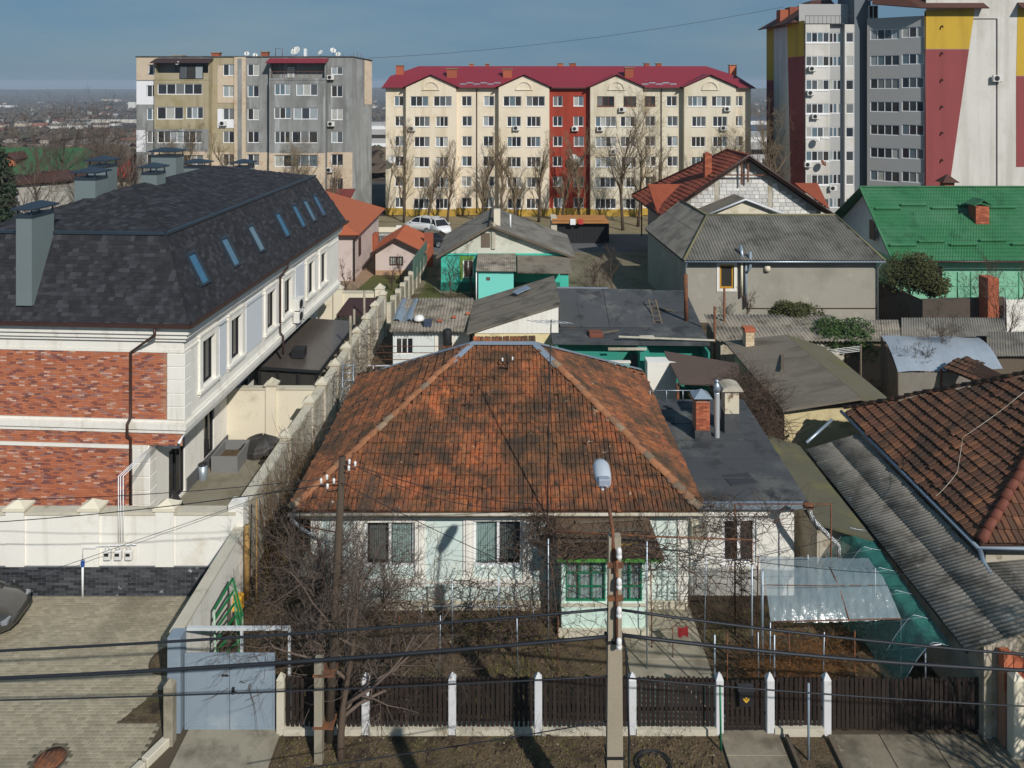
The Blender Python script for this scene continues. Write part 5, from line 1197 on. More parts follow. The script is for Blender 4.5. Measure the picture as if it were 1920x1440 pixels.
t=thing('plaster_chimney','peeling white plaster chimney with rounded cap beside steel flue','chimney',(8.55,29.4,3.3))
MB().box(8.33,8.88,29.2,29.7,4.05,4.95).build('stack',mk('peeling_plaster',lin(206,196,172),rough=0.95,var=0.12,scale=2,bump=0.3,stain=[(lin(120,100,76),2.2,0.6,0.04)]),t)
MB().box(8.31,8.90,29.18,29.72,3.2,4.049).build('felt_skirt',M_felt,t)
vs=[];n=7
for y in (29.08,29.82):
    for i in range(n): a=math.pi*i/(n-1); vs.append((8.605-0.42*math.cos(a),y,4.951+0.22*math.sin(a)))
MB().add(vs,[(i,i+1,n+i+1,n+i) for i in range(n-1)]+[tuple(range(n))[::-1],tuple(range(n,2*n)),(0,n,2*n-1,n-1)]).build('cap',M_oldwall,t)
t=thing('roof_railing','low pipe railing along the back edge of the flat roof','railing',(7.3,32,3.3))
MB().tube([(5.9,31.9,3.85),(7.9,31.9,3.85)],0.02,5).tube([(5.9,31.9,3.3),(5.9,31.9,3.85)],0.02,5).tube([(6.6,31.9,3.3),(6.6,31.9,3.85)],0.02,5).tube([(7.3,31.9,3.3),(7.3,31.9,3.85)],0.02,5).build('rail',M_galv,t)
t=thing('wall_box','old beige framed box on the wall under eave right of porch','wall box',(XA(1310,24),24.0,2.3))
xb_=XA(1310,24); MB().cbox(xb_-0.26,xb_+0.26,23.86,24.09,2.34,2.92,0.02).build('casing',M_wcream,t); MB().box(xb_-0.2,xb_+0.2,23.85,23.859,2.4,2.84).build('panel',M_oldwall,t)
# ------------------------------------------------------------------ picket fence, posts, gates
FYL=19.55
posts=[(527,'first white concrete post right of blue gate'),(686,'second white concrete fence post from blue gate'),(848,'third white concrete fence post from blue gate'),(1009,'fourth white concrete fence post from blue gate'),(1185,'white concrete fence post right behind the lamp pole'),(1348,'white concrete post left of the garden gate'),(1443,'white concrete post right of the garden gate'),(1549,'last white concrete post before the wide picket gate')]
for px,lb in posts: cpost('concrete_post',lb,XA(px,FYL),FYL,1.42,0.2,mk('whitewashed_post',lin(206,206,206),rough=0.9,var=0.1,scale=1.5,bump=0.2,stain=[(lin(160,152,136),2.0,0.66,0.08)]) if px>600 else M_concw)
PK=MB().add([(-0.048,-0.011,0),(0.048,-0.011,0),(0.048,0.011,0),(-0.048,0.011,0),(-0.048,-0.011,1.28),(0.048,-0.011,1.28),(0.048,0.011,1.28),(-0.048,0.011,1.28),(0,-0.011,1.31),(0,0.011,1.31)],
   [(0,1,5,8,4),(2,3,7,9,6),(1,2,6,5),(3,0,4,7),(4,8,9,7),(8,5,6,9)]).mesh('picket',M_wood)
def picket_panel(name,label,x0,x1,y,cat='fence',grp='dark picket fence panels',z=0.17,sc=1.0,step=0.118,y1=None):
    t=thing(name,label,cat,((x0+x1)/2,y,0),0,grp); rr=random.Random(int(x0*100)); y1=y if y1 is None else y1
    n=int((x1-x0-0.04)/step); st=(x1-x0-0.04)/n
    for i in range(n):
        f=(i+0.5)/n
        link('picket',PK,t,Matrix.Translation((x0+0.02+st*(i+0.5),y+(y1-y)*f-0.03,z+rr.uniform(-0.015,0.015)))@Matrix.Rotation(rr.uniform(-0.012,0.012),4,'Y')@Matrix.Diagonal((0.9,1,sc*rr.uniform(0.98,1.02),1)))
    for zz in (0.45,1.2): MB().slab([(x0,y+0.0,zz+z),(x1,y1+0.0,zz+z),(x1,y1+0.05,zz+z),(x0,y+0.05,zz+z)],0.07,(0,0,1)).build('rail',M_wood,t)
    return t
xp=[XA(p,FYL) for p,_ in posts]
nm=['dark picket panel next to the blue gate, behind the bare tree','dark picket panel second from the blue gate','dark picket panel third from the blue gate','dark picket panel left of and behind the lamp pole','dark picket panel between lamp pole and garden gate']
for i in range(5): picket_panel('picket_panel',nm[i],xp[i]+0.11,xp[i+1]-0.11,FYL)
gt=picket_panel('garden_gate','dark picket garden gate with black letterbox',xp[5]+0.12,xp[6]-0.12,FYL,'gate','picket gates',0.08)
picket_panel('picket_panel','narrow dark picket panel between garden gate and wide gate',xp[6]+0.11,xp[7]-0.11,FYL,z=0.2,sc=0.97)
picket_panel('wide_gate','wide dark picket driveway gate at right end of fence',xp[7]+0.12,12.35,FYL,'gate','picket gates',0.08,1.05,0.115)
for k in range(5):
    b=MB().box(xp[k]+0.1,xp[k+1]-0.1,FYL-0.13,FYL+0.13,-0.05,0.17); o=b.build('fence_footing',M_concw); tag(o,'pale concrete footing of '+nm[k].split(',')[0],'footing','fence footings')
o=MB().box(xp[6]+0.1,xp[7]-0.1,FYL-0.13,FYL+0.13,-0.05,0.19).build('fence_footing',M_concw); tag(o,'pale concrete footing under narrow picket panel by garden gate','footing','fence footings')
t=thing('letterbox','black letterbox with gold emblem on the garden gate','letterbox',(XA(1398,19.4),19.44,1.0))
x=XA(1398,19.42); z=ZA(1306,19.42)
MB().cbox(x-0.18,x+0.18,19.36,19.49,z-0.22,z+0.2,0.02).build('box',M_black,t)
MB().slab([(x-0.21,19.33,z+0.19),(x+0.21,19.33,z+0.19),(x+0.21,19.5,z+0.28),(x-0.21,19.5,z+0.28)],0.02).build('lid',M_black,t)
gold=mk('gold_paint',lin(214,166,40),rough=0.4,bump=0)
b=MB()
for s in (-1,1): b.slab([(x,19.355,z-0.12),(x+s*0.075,19.355,z-0.04),(x+s*0.075,19.355,z+0.01),(x,19.355,z-0.06)],0.006,(0,-1,0))
b.slab([(x-0.03,19.355,z+0.0),(x,19.355,z-0.03),(x+0.03,19.355,z+0.0),(x,19.355,z+0.03)],0.006,(0,-1,0)); b.build('emblem',gold,t)
# pergola posts and rusty frames in the garden
def pipe(name,label,pts,r,mat,cat='post',grp=None):
    o=MB().tube(pts,r,7).build(name,mat); tag(o,label,cat,grp); return o
gp='thin grape arbour posts'
for (px,pt,y,tx_) in ((848,1085,22.4,'below the gap between house windows'),(935,1080,22.4,'below the right house window'),(1028,1010,22.3,'beside the left corner of the porch'),(1213,1015,21.6,'at the right corner of the porch'),(1340,1190,20.4,'leaning behind the garden gate post'),(1430,1070,20.9,'at left edge of the silver film canopy'),(1452,1190,20.3,'short one behind right garden gate post'),(1735,1200,20.3,'behind the wide picket gate'),(1410,1060,21.0,'left of film canopy, thin')):
    pipe('arbour_post','thin grey metal arbour post '+tx_,[(XA(px,y),y,-0.05),(XA(px,y),y,ZA(pt,y))],0.022,M_galv,'post',gp)
pipe('street_post','slim blue grey post standing in the front planting bed',[(XA(1516,18.7),18.7,-0.1),(XA(1516,18.7),18.7,ZA(1281,18.7))],0.03,M_blue)
pipe('green_post','thin green metal post before the left garden gate post',[(XA(1352,19.0),19.0,-0.1),(XA(1350,19.0),19.0,ZA(1285,19.0))],0.026,MATS['green_paint'])
t=thing('grape_arbour','rusty pipe arbour in front of white extension','arbour',(8,23,0))
MB().tube([(XA(1378,23),23,0),(XA(1378,23),23,ZA(945,23)),(XA(1558,23),23,ZA(945,23)),(XA(1558,23),23,0.9)],0.028,6).build('frame',M_rust,t)
MB().tube([(XA(1040,22.2),22.2,ZA(995,22.2)),(XA(1225,22.2),22.2,ZA(1006,22.2)),(XA(1410,22.2),22.2,ZA(1012,22.2)),(XA(1410,22.2),22.2,0)],0.026,6).build('cross_pipe',M_rust,t)
t=thing('grape_arbour','rusty pipe arbour at left corner of tiled house','arbour',(-6.2,23,0))
b=MB()
for (a,c) in (((562,960),(562,1100)),((640,1000),(640,1160)),((562,985),(640,1000)),((600,1010),(600,1130)),((555,1000),(600,1060)),((600,1060),(640,1020))): b.tube([WD(*a,22.8),WD(*c,22.8)],0.022,5)
b.build('frame',M_rust,t)
t=thing('window_railing','low white pipe railing in front of house windows','railing',(-1,22.4,0))
MB().tube([(XA(790,22.6),22.6,1.15),(XA(1000,22.6),22.6,1.15)],0.02,5).tube([(XA(790,22.6),22.6,0),(XA(790,22.6),22.6,1.15)],0.02,5).tube([(XA(1000,22.6),22.6,0),(XA(1000,22.6),22.6,1.15)],0.02,5).build('rail',M_galv,t)
t=thing('red_cloth','small bright red cloth hanging on line beside the porch','cloth',(4.9,22.4,0.9))
vs=[]; 
for j in range(4):
    for i in range(7): vs.append((XA(1271,22)+0.05*i,22+0.03*math.sin(i*1.4+j),0.95-0.09*j-0.02*math.sin(i*1.1)))
MB().add(vs,[(j*7+i,j*7+i+1,(j+1)*7+i+1,(j+1)*7+i) for j in range(3) for i in range(6)],True).build('sheet',mk('red_cloth',lin(132,34,36),rough=0.9,bump=0.1),t)
MB().tube([(XA(1262,22),22.02,0),(XA(1262,22),22.02,0.97)],0.014,5).tube([(XA(1262,22),22.02,0.97),(XA(1300,22),22.02,0.97)],0.01,5).build('line_post',M_rust,t)

# vine trellis: thin posts with wires across the garden
def trellis(label,x0,x1,y,n,zs):
    t=thing('vine_trellis',label,'trellis',((x0+x1)/2,y,0),0,'garden vine trellises'); rr=random.Random(int(x1*10))
    for i in range(n):
        x=x0+(x1-x0)*i/(n-1); MB().tube([(x,y,-0.05),(x+rr.uniform(-.05,.05),y+rr.uniform(-.05,.05),zs[-1]+0.12)],0.018,5).build('post',M_galv if i%2 else M_rust,t)
    for z in zs:
        MB().tube([(x0,y,z),((x0+x1)/2,y,z-0.04),(x1,y,z)],0.006,4).build('wire',M_cable,t)
trellis('vine trellis of thin posts and wires in the bed before house windows',-3.2,1.3,21.4,5,(0.7,1.15,1.6))
trellis('vine trellis of thin posts and wires beside garden path on right',5.9,9.4,20.5,5,(0.8,1.3,1.8))
trellis('high vine trellis wires between porch and white extension',4.2,8.9,22.4,4,(1.6,2.2,2.7))
# ------------------------------------------------------------------ right-hand neighbour: brown tiled roof with lean-to
tn=thing('brown_tiled_house','neighbour house with dark brown hipped tile roof at right edge','house',(19,27,0))
A0=Vector((13.9,31.2,3.3)); A1=Vector((13.95,22.2,3.3)); AP=Vector((20.1,26.4,7.02)); A2=Vector((26.2,22.2,3.3)); A3=Vector((26.2,31.2,3.3))
b=MB(); dn=Vector((0,0,0.07))
for q in ([A0,A1,AP],[A1,A2,AP],[A2,A3,AP],[A3,A0,AP]): b.slab([p-dn for p in q],0.06)
rf2=b.build('roof',M_deck,tn)
tm2=tile_mesh(0.21,0.38,M_tiledark)
vl=Vector((AP.x-A0.x,0,AP.z-A0.z)); n1=tile_slope(A0,(0,-1,0),vl,[(0,0),(9.0,0),(A0.y-AP.y,vl.length)],0.205,0.37,21)
vf=Vector((0,AP.y-A1.y,AP.z-A1.z)); n2=tile_slope(A1,(1,0,0),vf,[(0,0),(12.2,0),(AP.x-A1.x,vf.length)],0.205,0.37,22)
n1.sort(key=lambda m:m.translation.x+0.0*m.translation.y)
pieces('roof_tile',tm2,n1+n2,rf2,300,'roof_tiles')
M_redcap=mk('red_ridge_tile',lin(118,66,50),rough=0.7,var=0.12,scale=1.5,bump=0.1,rnd=0.1)
cap_row(rf2,A1+Vector((0,0,0.09)),AP+Vector((0,0,0.09)),0.14,0.40,M_redcap,4); cap_row(rf2,A0+Vector((0,0,0.09)),AP+Vector((0,0,0.09)),0.13,0.36,M_tiledark,5)
MB().box(14.4,25.8,22.7,30.8,0,3.2).build('wall',M_oldwall,tn)
MB().tube([(13.8,31.3,3.22),(13.82,22.1,3.2),(16.5,22.05,3.24)],0.07,7).build('gutter',M_blue,tn)
MB().tube([(13.82,22.05,3.2),(13.75,21.75,3.0),(13.55,20.5,2.9),(12.95,19.6,2.0),(12.9,19.5,1.55),(13.05,19.4,1.2)],0.07,8).build('downpipe',M_galv,tn)
t=thing('grey_rag','crumpled pale plastic bag on brown tiled roof','bag',(18.5,26,5))
p=WD(1884,886,24.6); MB().lathe(p,[(0.05,-0.05),(0.2,0.0),(0.22,0.08),(0.14,0.16),(0.03,0.18)],7).build('bag',mk('plastic_bag',lin(176,186,188),rough=0.4,bump=0.4),t)
cable('roof_wire','thin loose wire hanging over the brown tiled roof',[WD(1920,735,25.8),WD(1805,820,25.2),WD(1795,885,23.9),WD(1755,930,22.9)],0.05,0.008,M_oldwall,seg=5)
# lean-to roof of corrugated sheets
tl=thing('lean_to','long lean-to with mossy corrugated roof along the brown tiled house','lean-to',(12.7,24.5,0))
corrugated(tl,(11.7,19.15,2.42),(0,1,0),(2.05,0,0.62),10.5,2.14,M_asb,1.05,1.07,seed=31,amp=0.017,per=0.125)
corrugated(tl,(13.82,19.0,2.75),(0,1,0),(1,0,0.10),3.1,4.6,M_asb,1.03,1.55,seed=32,amp=0.017,per=0.125)
MB().box(12.2,12.4,19.3,29.4,0,2.42).build('wall',M_oldwall,tl); MB().box(12.41,18.2,19.35,19.55,0,2.6).build('wall',M_oldwall,tl)
MB().bar((11.75,19.2,2.34),(11.75,29.6,2.34),0.06,0.10).build('eave_beam',M_black,tl)
t=thing('strip_roof','narrow olive stained felt roof between extension and corrugated lean-to','roof',(10.8,27,0))
MB().slab([(9.98,24.4,2.62),(11.65,23.9,2.34),(11.6,30.2,2.36),(10.05,30.6,2.66)],0.08,(0,0,1)).build('roof',mk('olive_felt',lin(96,92,74),rough=0.92,var=0.2,scale=0.7,bump=0.2,stain=[(lin(112,108,66),0.8,0.6,0.1)]),t)
MB().box(10.05,11.5,24.6,30.0,0,2.25).build('wall',M_oldwall,t)
# brick gate pillar, white post and orange gate at far right
t=thing('brick_pillar','orange brick pillar with stepped broken top beside right gate','pillar',(13.1,19.2,0))
s=MB().box(12.55,14.0,19.05,19.3,0,2.0).build('core',M_bmortar,t)
bricked(s,12.55,14.0,19.05,19.3,1.45,2.0,M_redbrick)
for k,(x,h) in enumerate(((12.56,0.42),(12.81,0.30),(13.06,0.14),(13.31,0.2),(13.56,0.1))):
    MB().box(x,x+0.23,19.06,19.28,2.001,2.0+h).build('brick',M_redbrick,s)
cpost('concrete_post','tall whitewashed concrete post beside orange metal gate',12.72,18.85,2.0,0.28,M_wcream)
t=thing('orange_gate','orange painted metal gate panel at right edge','gate',(14,18.9,0))
om=mk('orange_paint',lin(190,116,78),rough=0.6,var=0.12,scale=1.2,bump=0.05)
for k in range(5): MB().box(12.9+0.42*k,13.3+0.42*k,18.86,18.9,0.08,1.95).build('leaf_panel',om,t)
MB().box(12.88,15.0,18.901,18.94,0.3,0.37).box(12.88,15.0,18.901,18.94,1.7,1.77).build('gate_rail',M_rust,t)
# silver film canopy and green film tunnel
def film(name,mat,parent,f,nu,nv,seed,amp):
    rr=random.Random(seed); vs=[]
    for j in range(nv+1):
        for i in range(nu+1):
            u=i/nu; w=j/nv; p=Vector(f(u,w)); e=0 if j in(0,nv) and False else 1
            p+=Vector((rr.uniform(-1,1)*amp*0.4,rr.uniform(-1,1)*amp*0.4,rr.uniform(-1,1)*amp*e)); vs.append(tuple(p))
    o=MB().add(vs,[(j*(nu+1)+i,j*(nu+1)+i+1,(j+1)*(nu+1)+i+1,(j+1)*(nu+1)+i) for j in range(nv) for i in range(nu)],True).build(name,mat,parent); return o
def film_mat(name,col,alpha,rough=0.22,bump=0.7,scale=9,spec=0.6):
    m=mk(name,col,rough=rough,var=0.2,scale=1.5,fine=scale,fvar=0.1,bump=bump,spec=spec,bdist=0.06,stretch=(1.6,0.6,0.6))
    nt=m.node_tree; b=nt.nodes['Principled BSDF']; b.inputs['Alpha'].default_value=alpha; return m
M_film=film_mat('silver_film',lin(142,158,162),0.6,0.2,0.4,3.5,1.0)
M_gfilm=film_mat('green_film',lin(58,128,116),0.68,0.22,0.9)
M_bfilm=film_mat('greenhouse_film',lin(158,168,178),0.9,0.35,0.35,4)
t=thing('film_canopy','silvery crinkled plastic film canopy on thin posts in the garden','canopy',(9,21.6,0))
fa,fb,fc,fd=W(1445,1166,2.05),W(1690,1160,2.05),W(1428,1062,2.72),W(1642,1066,2.72)
def cano(u,w):
    a=fa.lerp(fb,u); c=fc.lerp(fd,u); p=a.lerp(c,w); p.z+=0.16*math.sin(w*math.pi)-0.05*math.sin(u*math.pi)*(1-w); return p
film('film',M_film,t,lambda u,w:cano(u,w)+Vector((0,0,0.010*math.sin(u*47+2*w)*math.sin(w*3.1)+0.007*math.sin(u*83-9*w+1)+0.04*math.sin(w*6.2)*math.sin(u*5))),90,20,5,0.014)
def cano2(u,w):
    c=fc.lerp(fd,u); return c+Vector((0.05*w,0.55*w,-0.05*w))
film('rear_film',M_film,t,cano2,20,4,6,0.015)
for p in (fa,fb,fc,fd): MB().tube([(p.x,p.y+0.03,0),(p.x,p.y+0.03,p.z)],0.02,5).build('post',M_galv,t)
MB().tube([fa,fb],0.018,5).tube([fa.lerp(fb,.6),cano(.6,.35),cano(.6,.7),fc.lerp(fd,.6)],0.016,5).tube([cano(0,.55),cano(.5,.55),cano(1,.55)],0.012,5).build('batten',M_rust,t)
t=thing('green_tunnel','torn green plastic film tunnel with white poles beside corrugated lean-to','film tunnel',(11,22.3,0))
def tun(u,w):
    y=24.4-4.7*u
    if w<0.62: f=w/0.62; x,z=10.15+0.85*f,1.15+1.30*f**0.75
    else: f=(w-0.62)/0.38; x,z=11.0+0.62*f,2.45-0.12*f
    return Vector((x+0.12*u*(1-w),y,z-0.22*u-0.07*abs(math.sin(u*15.7))*math.sin(w*3.1)+0.012*math.sin(u*60+w*14)))
film('film',M_gfilm,t,tun,70,22,7,0.010)
def tun2(u,w):
    p=tun(u,0.0); return Vector((p.x-0.05*w,p.y,p.z-0.75*w*(0.6+0.4*math.sin(7*u))))
film('film_skirt',M_gfilm,t,tun2,40,6,8,0.012)
for k in range(6):
    u=k/5; MB().tube([tun(u,w/9)+Vector((0,0,0.02)) for w in range(10)],0.009,5).build('hoop',M_galv,t)
b=MB(); 
for k in range(5): b.tube([tun(k/5,0.1),tun((k+1)/5,0.8)],0.012,4)
b.build('brace',M_wpvc,t)
t=thing('foil_duct','foil wrapped bent pipe with ball cap between extension and green tunnel','duct',(10.3,23.8,0))
MB().tube([WD(1515,948,23.6),WD(1525,975,23.6),WD(1552,1003,23.5),WD(1572,1022,23.4),WD(1573,1060,23.4)],0.075,8).build('pipe',mk('crinkled_foil',lin(206,206,204),rough=0.3,metal=0.8,bump=0.8,bdist=0.05),t)
MB().lathe(WD(1515,948,23.6),[(0.06,-0.1),(0.16,-0.05),(0.18,0.02),(0.1,0.1),(0.02,0.12)],9).build('cap',M_rust,t)

# ------------------------------------------------------------------ sheds behind the tiled house
def shed_walls(parent,x0,x1,y0,y1,z0,z1,mat,name='wall'): return MB().box(x0,x1,y0,y1,z0,z1).build(name,mat,parent)
t=thing('corrugated_shed','whitewashed shed with grey corrugated roof by boundary wall','shed',(-4.8,45.5,0))
corrugated(t,(-7.15,43.4,2.52),(1,0,0),(0,4.6,0.62),4.7,4.64,M_asb,1.1,1.6,seed=41,per=0.2,amp=0.045)
m=frame(0,43.9); sh_=[(XA(742,43.9),XA(775,43.9),1.05,2.0)]
MB(m).facade(-7.0,-2.5,0,2.45,sh_,0.1).quad((-2.5,0,0),(-2.5,4,0),(-2.5,4,2.9),(-2.5,0,2.45)).quad((-7.0,4,0),(-7.0,0,0),(-7.0,0,2.45),(-7.0,4,2.9)).build('wall',mk('whitewash',lin(214,220,216),rough=0.9,var=0.12,scale=1.0,bump=0.2,stain=[(lin(170,168,158),1.5,0.62,0.08)]),t)
window(t,m,*sh_[0],n=3,depth=0.08,ft=0.05,pane=PANED_ME)
b=MB(m); b.box(XA(815,43.9),XA(855,43.9),-0.05,-0.003,0.05,2.1); b.build('door',M_wwhite,t)
# junk lying on its roof
t=thing('bent_sheet','crumpled galvanised sheet lying on corrugated shed roof','sheet metal',(-6.4,46,2.9))
film('sheet',M_galv,t,lambda u,w:(-7.1+1.1*u,44.6+3.2*w,2.76+0.42*w+0.12*math.sin(u*9)+0.1*math.sin(w*5)),16,8,11,0.05)
o=MB().lathe((-5.55,44.6,2.78),[(0.2,0),(0.32,0.05),(0.34,0.12),(0.24,0.3),(0.05,0.36)],12).build('wash_basin',M_ceram); tag(o,'upturned white basin on corrugated shed roof','basin')
o=MB().cbox(-5.2,-4.75,43.9,44.3,2.6,3.0,0.02).build('plastic_crate',mk('dark_blue_plastic',lin(60,70,90),rough=0.5,bump=0),); tag(o,'dark blue crate at the eave of corrugated shed roof','crate')
o=MB().cbox(XA(738,43.2),XA(758,43.2),42.9,43.3,1.1,2.7,0.03).build('water_boiler',M_black); tag(o,'dark cylinder boiler standing before corrugated shed','boiler'); bpy.data.objects.remove(o)
t=thing('dark_barrel','dark upright tank on the shed front by the white door','tank',(-3.65,43.4,1.7))
MB().lathe((-3.75,43.35,1.75),[(0.24,0),(0.26,0.04),(0.26,0.85),(0.2,0.93)],12).build('tank',M_black,t); MB().box(-4.0,-3.5,43.2,43.85,1.65,1.749).build('bracket',M_rust,t)
# white gabled shed with brown felt roof
t=thing('white_gable_shed','shed with white boarded gable and sloping brown felt roof','shed',(0.2,45,0))
zl,zh=2.95,4.55; xl,xr=XA(880,42),XA(1047,42)
gbl=MB().slab([(xl+0.3,42.0,zl-0.05),(xr,42.0,2.55),(xr,42.0,zh-0.05)],0.06,(0,-1,0))
gbl=MB().slab([(xl+0.35,42.0,2.9),(xr,42.0,2.9),(xr,42.0,zh-0.12)],0.06,(0,-1,0)).build('gable',M_wwhite,t)
for k in range(16):
    x=xl+0.6+(xr-xl-0.7)*k/16; h=2.9+(x-xl-0.35)/(xr-xl-0.35)*(zh-0.14-2.9)
    if h>3.0: MB().box(x-0.003,x+0.013,41.985,41.999,2.91,h-0.02).build('board_batten',M_wwhite,gbl)
MB().slab([(xl-0.15,41.9,zl-0.03),(xr+0.1,41.9,zh+0.0),(xr+0.1,48.2,zh+0.0),(xl-0.15,48.2,zl-0.03)][::1],0.08).build('roof',M_feltbrown,t)
for y in (43.2,45.0,46.7): MB().slab([(xl-0.15,y,zl-0.015),(xr+0.1,y,zh+0.015),(xr+0.1,y+0.06,zh+0.015),(xl-0.15,y+0.06,zl-0.015)],0.012).build('felt_lap',M_felt,t)
ylw=mk('pale_yellow_plaster',lin(226,208,160),rough=0.9,var=0.1,scale=1,bump=0.15,stain=[(lin(190,172,128),1.4,0.62,0.1)])
yw=[(XA(965,42),XA(1005,42),1.4,2.35)]
MB(frame(0,42.05)).facade(xl+0.3,xr,0,2.895,yw,0.1).quad((xr,0,0),(xr,6,0),(xr,6,zh-0.1),(xr,0,zh-0.1)).quad((xl+0.3,6,0),(xl+0.3,0,0),(xl+0.3,0,2.9),(xl+0.3,6,2.9)).build('wall',ylw,t)
window(t,frame(0,42.05),*yw[0],n=2,depth=0.08,ft=0.05,pane=PANED_ME)
# black felt roofs
t=thing('felt_roof_shed','wide low shed with stepped dark felt roofs behind the tiled house','shed',(6,43,0))
MB().slab([(xr+0.15,42.7,3.05),(XA(1225,42.9),42.7,3.0),(XA(1222,46.4),46.4,4.15),(xr+0.2,46.4,4.25)],0.08).build('upper_roof',M_felt,t)
for x in (3.9,5.6): MB().slab([(x,42.72,3.06),(x+0.06,42.72,3.06),(x+0.1,46.35,4.22),(x+0.04,46.35,4.22)],0.01).build('felt_lap',M_felt,t)
MB().slab([(xr+0.2,46.36,4.30),(XA(1140,46.4),46.36,4.26),(XA(1140,46.4),46.48,4.26),(xr+0.2,46.48,4.30)],0.06,(0,0,1)).build('ridge_strip',M_galv,t)
MB().slab([(2.2,40.5,2.90),(10.7,40.3,2.88),(10.95,43.6,2.98),(2.2,43.6,2.98)],0.1,(0,0,1)).build('lower_roof',M_felt,t)
MB().slab([(8.35,43.62,2.97),(11.0,43.62,2.97),(11.6,50,3.1),(8.6,50,3.1)],0.1,(0,0,1)).build('side_roof',M_felt,t)
teal=mk('teal_plaster',lin(46,142,124),rough=0.85,var=0.15,scale=1.2,bump=0.15,stain=[(lin(70,120,104),1.5,0.62,0.1)])
turq=mk('pale_teal_plaster',lin(136,200,182),rough=0.85,var=0.12,scale=1.2,bump=0.15)
MB().box(2.4,10.5,41.2,41.3,0,2.72).build('back_wall',teal,t); MB().box(2.35,2.5,39.9,49,0,2.72).build('side_wall',teal,t); MB().box(10.4,10.5,39.6,41.2,0,2.7).build('side_wall',teal,t)
MB().box(8.2,11.4,49.7,49.8,0,2.95).build('end_wall',teal,t)
MB().box(XA(1088,40.2),XA(1138,40.2),40.15,40.25,1.85,2.4).build('panel',teal,t)
MB().box(XA(1142,40.2),XA(1180,40.2),40.1,40.25,0.0,1.95).build('panel',turq,t); MB().box(XA(1140,40.2),XA(1182,40.2),40.05,40.3,1.951,2.02).build('ledge',M_wwhite,t)
MB().box(XA(1183,40.4),XA(1200,40.4),40.4,40.45,0,2.3).build('door',M_dim,t)
MB().box(XA(1200,39.6),XA(1218,39.6),39.6,41.19,0,2.7).build('partition',teal,t)
MB().box(XA(1140,39.6),XA(1212,39.6),39.5,39.6,2.84,2.96).build('parapet',M_oldwall,t)
MB().cbox(XA(1104,41.6),XA(1130,41.6),41.2,42.0,2.93,3.12,0.03).build('roof_hatch',mk('rust_red_sheet',lin(120,70,54),rough=0.8,var=0.2,bump=0.2),t)
b=MB().bar(WD(1160,631,40.6),WD(1340,638,40.6),0.12,0.06).build('loose_plank',M_concw); tag(b,'long pale plank lying on the dark felt roof','plank')
pipe('stove_pipe','rusty upright stove pipe through dark felt roof by grey house',[(XA(1287,44),44,2.9),(XA(1285,44),44,ZA(514,44))],0.13,M_rust,'pipe')
t=thing('leaning_ladder','weathered wooden ladder leaning at end of the dark felt roof','ladder',(8.2,44,3))
for dx in (0,0.42): MB().bar((8.3+dx,43.4,2.97),(8.15+dx,44.6,4.05),0.07,0.05).build('side_rail',M_oldwood,t)
for k in range(5): MB().bar((8.3-0.03*k,43.55+0.24*k,3.12+0.21*k),(8.72-0.03*k,43.55+0.24*k,3.12+0.21*k),0.05,0.04).build('rung',M_oldwood,t)
# block with brown shingled canopy
t=thing('white_outbuilding','small white outbuilding with brown shingled canopy on right','outbuilding',(8.4,38,0))
MB().box(XA(1214,38.4),XA(1268,38.4),38.4,39.15,0,2.62).build('wall',M_wwhite,t)
q=[W(1275,719,2.35),W(1392,722,2.35),W(1384,681,2.75),W(1245,658,2.75)]
MB().slab(q,0.07).build('canopy_roof',mk('brown_shingle',lin(94,78,70),rough=0.92,var=0.2,scale=6,fine=20,fvar=0.2,bump=0.4),t)
for p in (q[0],q[1]): MB().box(p.x-0.12,p.x-0.0,p.y+0.15,p.y+0.27,0,p.z-0.08).build('post',M_rust,t)
# concrete-roofed shed on the right
t=thing('grey_roof_shed','shed with pale weathered two slope roof right of the felt roofs','shed',(14,36.5,0))
cz=mk('weathered_slab_roof',lin(124,114,100),rough=0.92,var=0.18,scale=0.5,fine=10,fvar=0.15,bump=0.25,stain=[(lin(94,86,74),0.7,0.58,0.1)],stretch=(0.5,1.6,1))
MB().slab([(11.75,32.4,2.8),(15.05,32.2,3.4),(14.9,40.6,3.3),(11.65,41.0,2.8)],0.1).build('left_slope',cz,t)
MB().slab([(15.06,32.2,3.4),(17.0,32.6,2.75),(16.9,40.2,2.75),(14.91,40.6,3.3)],0.1).build('right_slope',mk('mossy_slab_roof',lin(104,98,78),rough=0.92,var=0.2,scale=0.6,bump=0.25,stain=[(lin(104,100,56),1.0,0.62,0.1)]),t)
MB().box(12.0,16.7,32.9,40.2,0,2.62).build('wall',mk('yellowish_plaster',lin(206,190,146),rough=0.9,var=0.12,scale=0.8,bump=0.15,stain=[(lin(160,144,104),1.2,0.62,0.1)]),t)
ch=MB().box(XA(1396,40),XA(1412,40),39.8,40.3,2.7,ZA(620,40)).build('chimney',M_stoneblk,t); bricked(ch,XA(1396,40),XA(1412,40),39.8,40.3,2.9,ZA(622,40),M_stoneblk,bh=0.13,bl=0.3)
MB().box(XA(1395,40)-0.03,XA(1413,40)+0.03,39.75,40.35,ZA(620,40)+0.001,ZA(614,40)).build('chimney_cap',M_redbrick,ch)
MB().tube([(15.1,32.0,2.75),(15.1,31.8,2.6),(15.1,31.8,1.2)],0.08,8).build('downpipe',M_galv,t)
t=thing('drain_pipe','loose grey drainpipe slanting off the brown tiled roof corner','pipe',(13.5,31,2.8))
MB().tube([WD(1560,787,31.0),WD(1512,830,29.8)],0.06,8).build('pipe',M_galv,t)
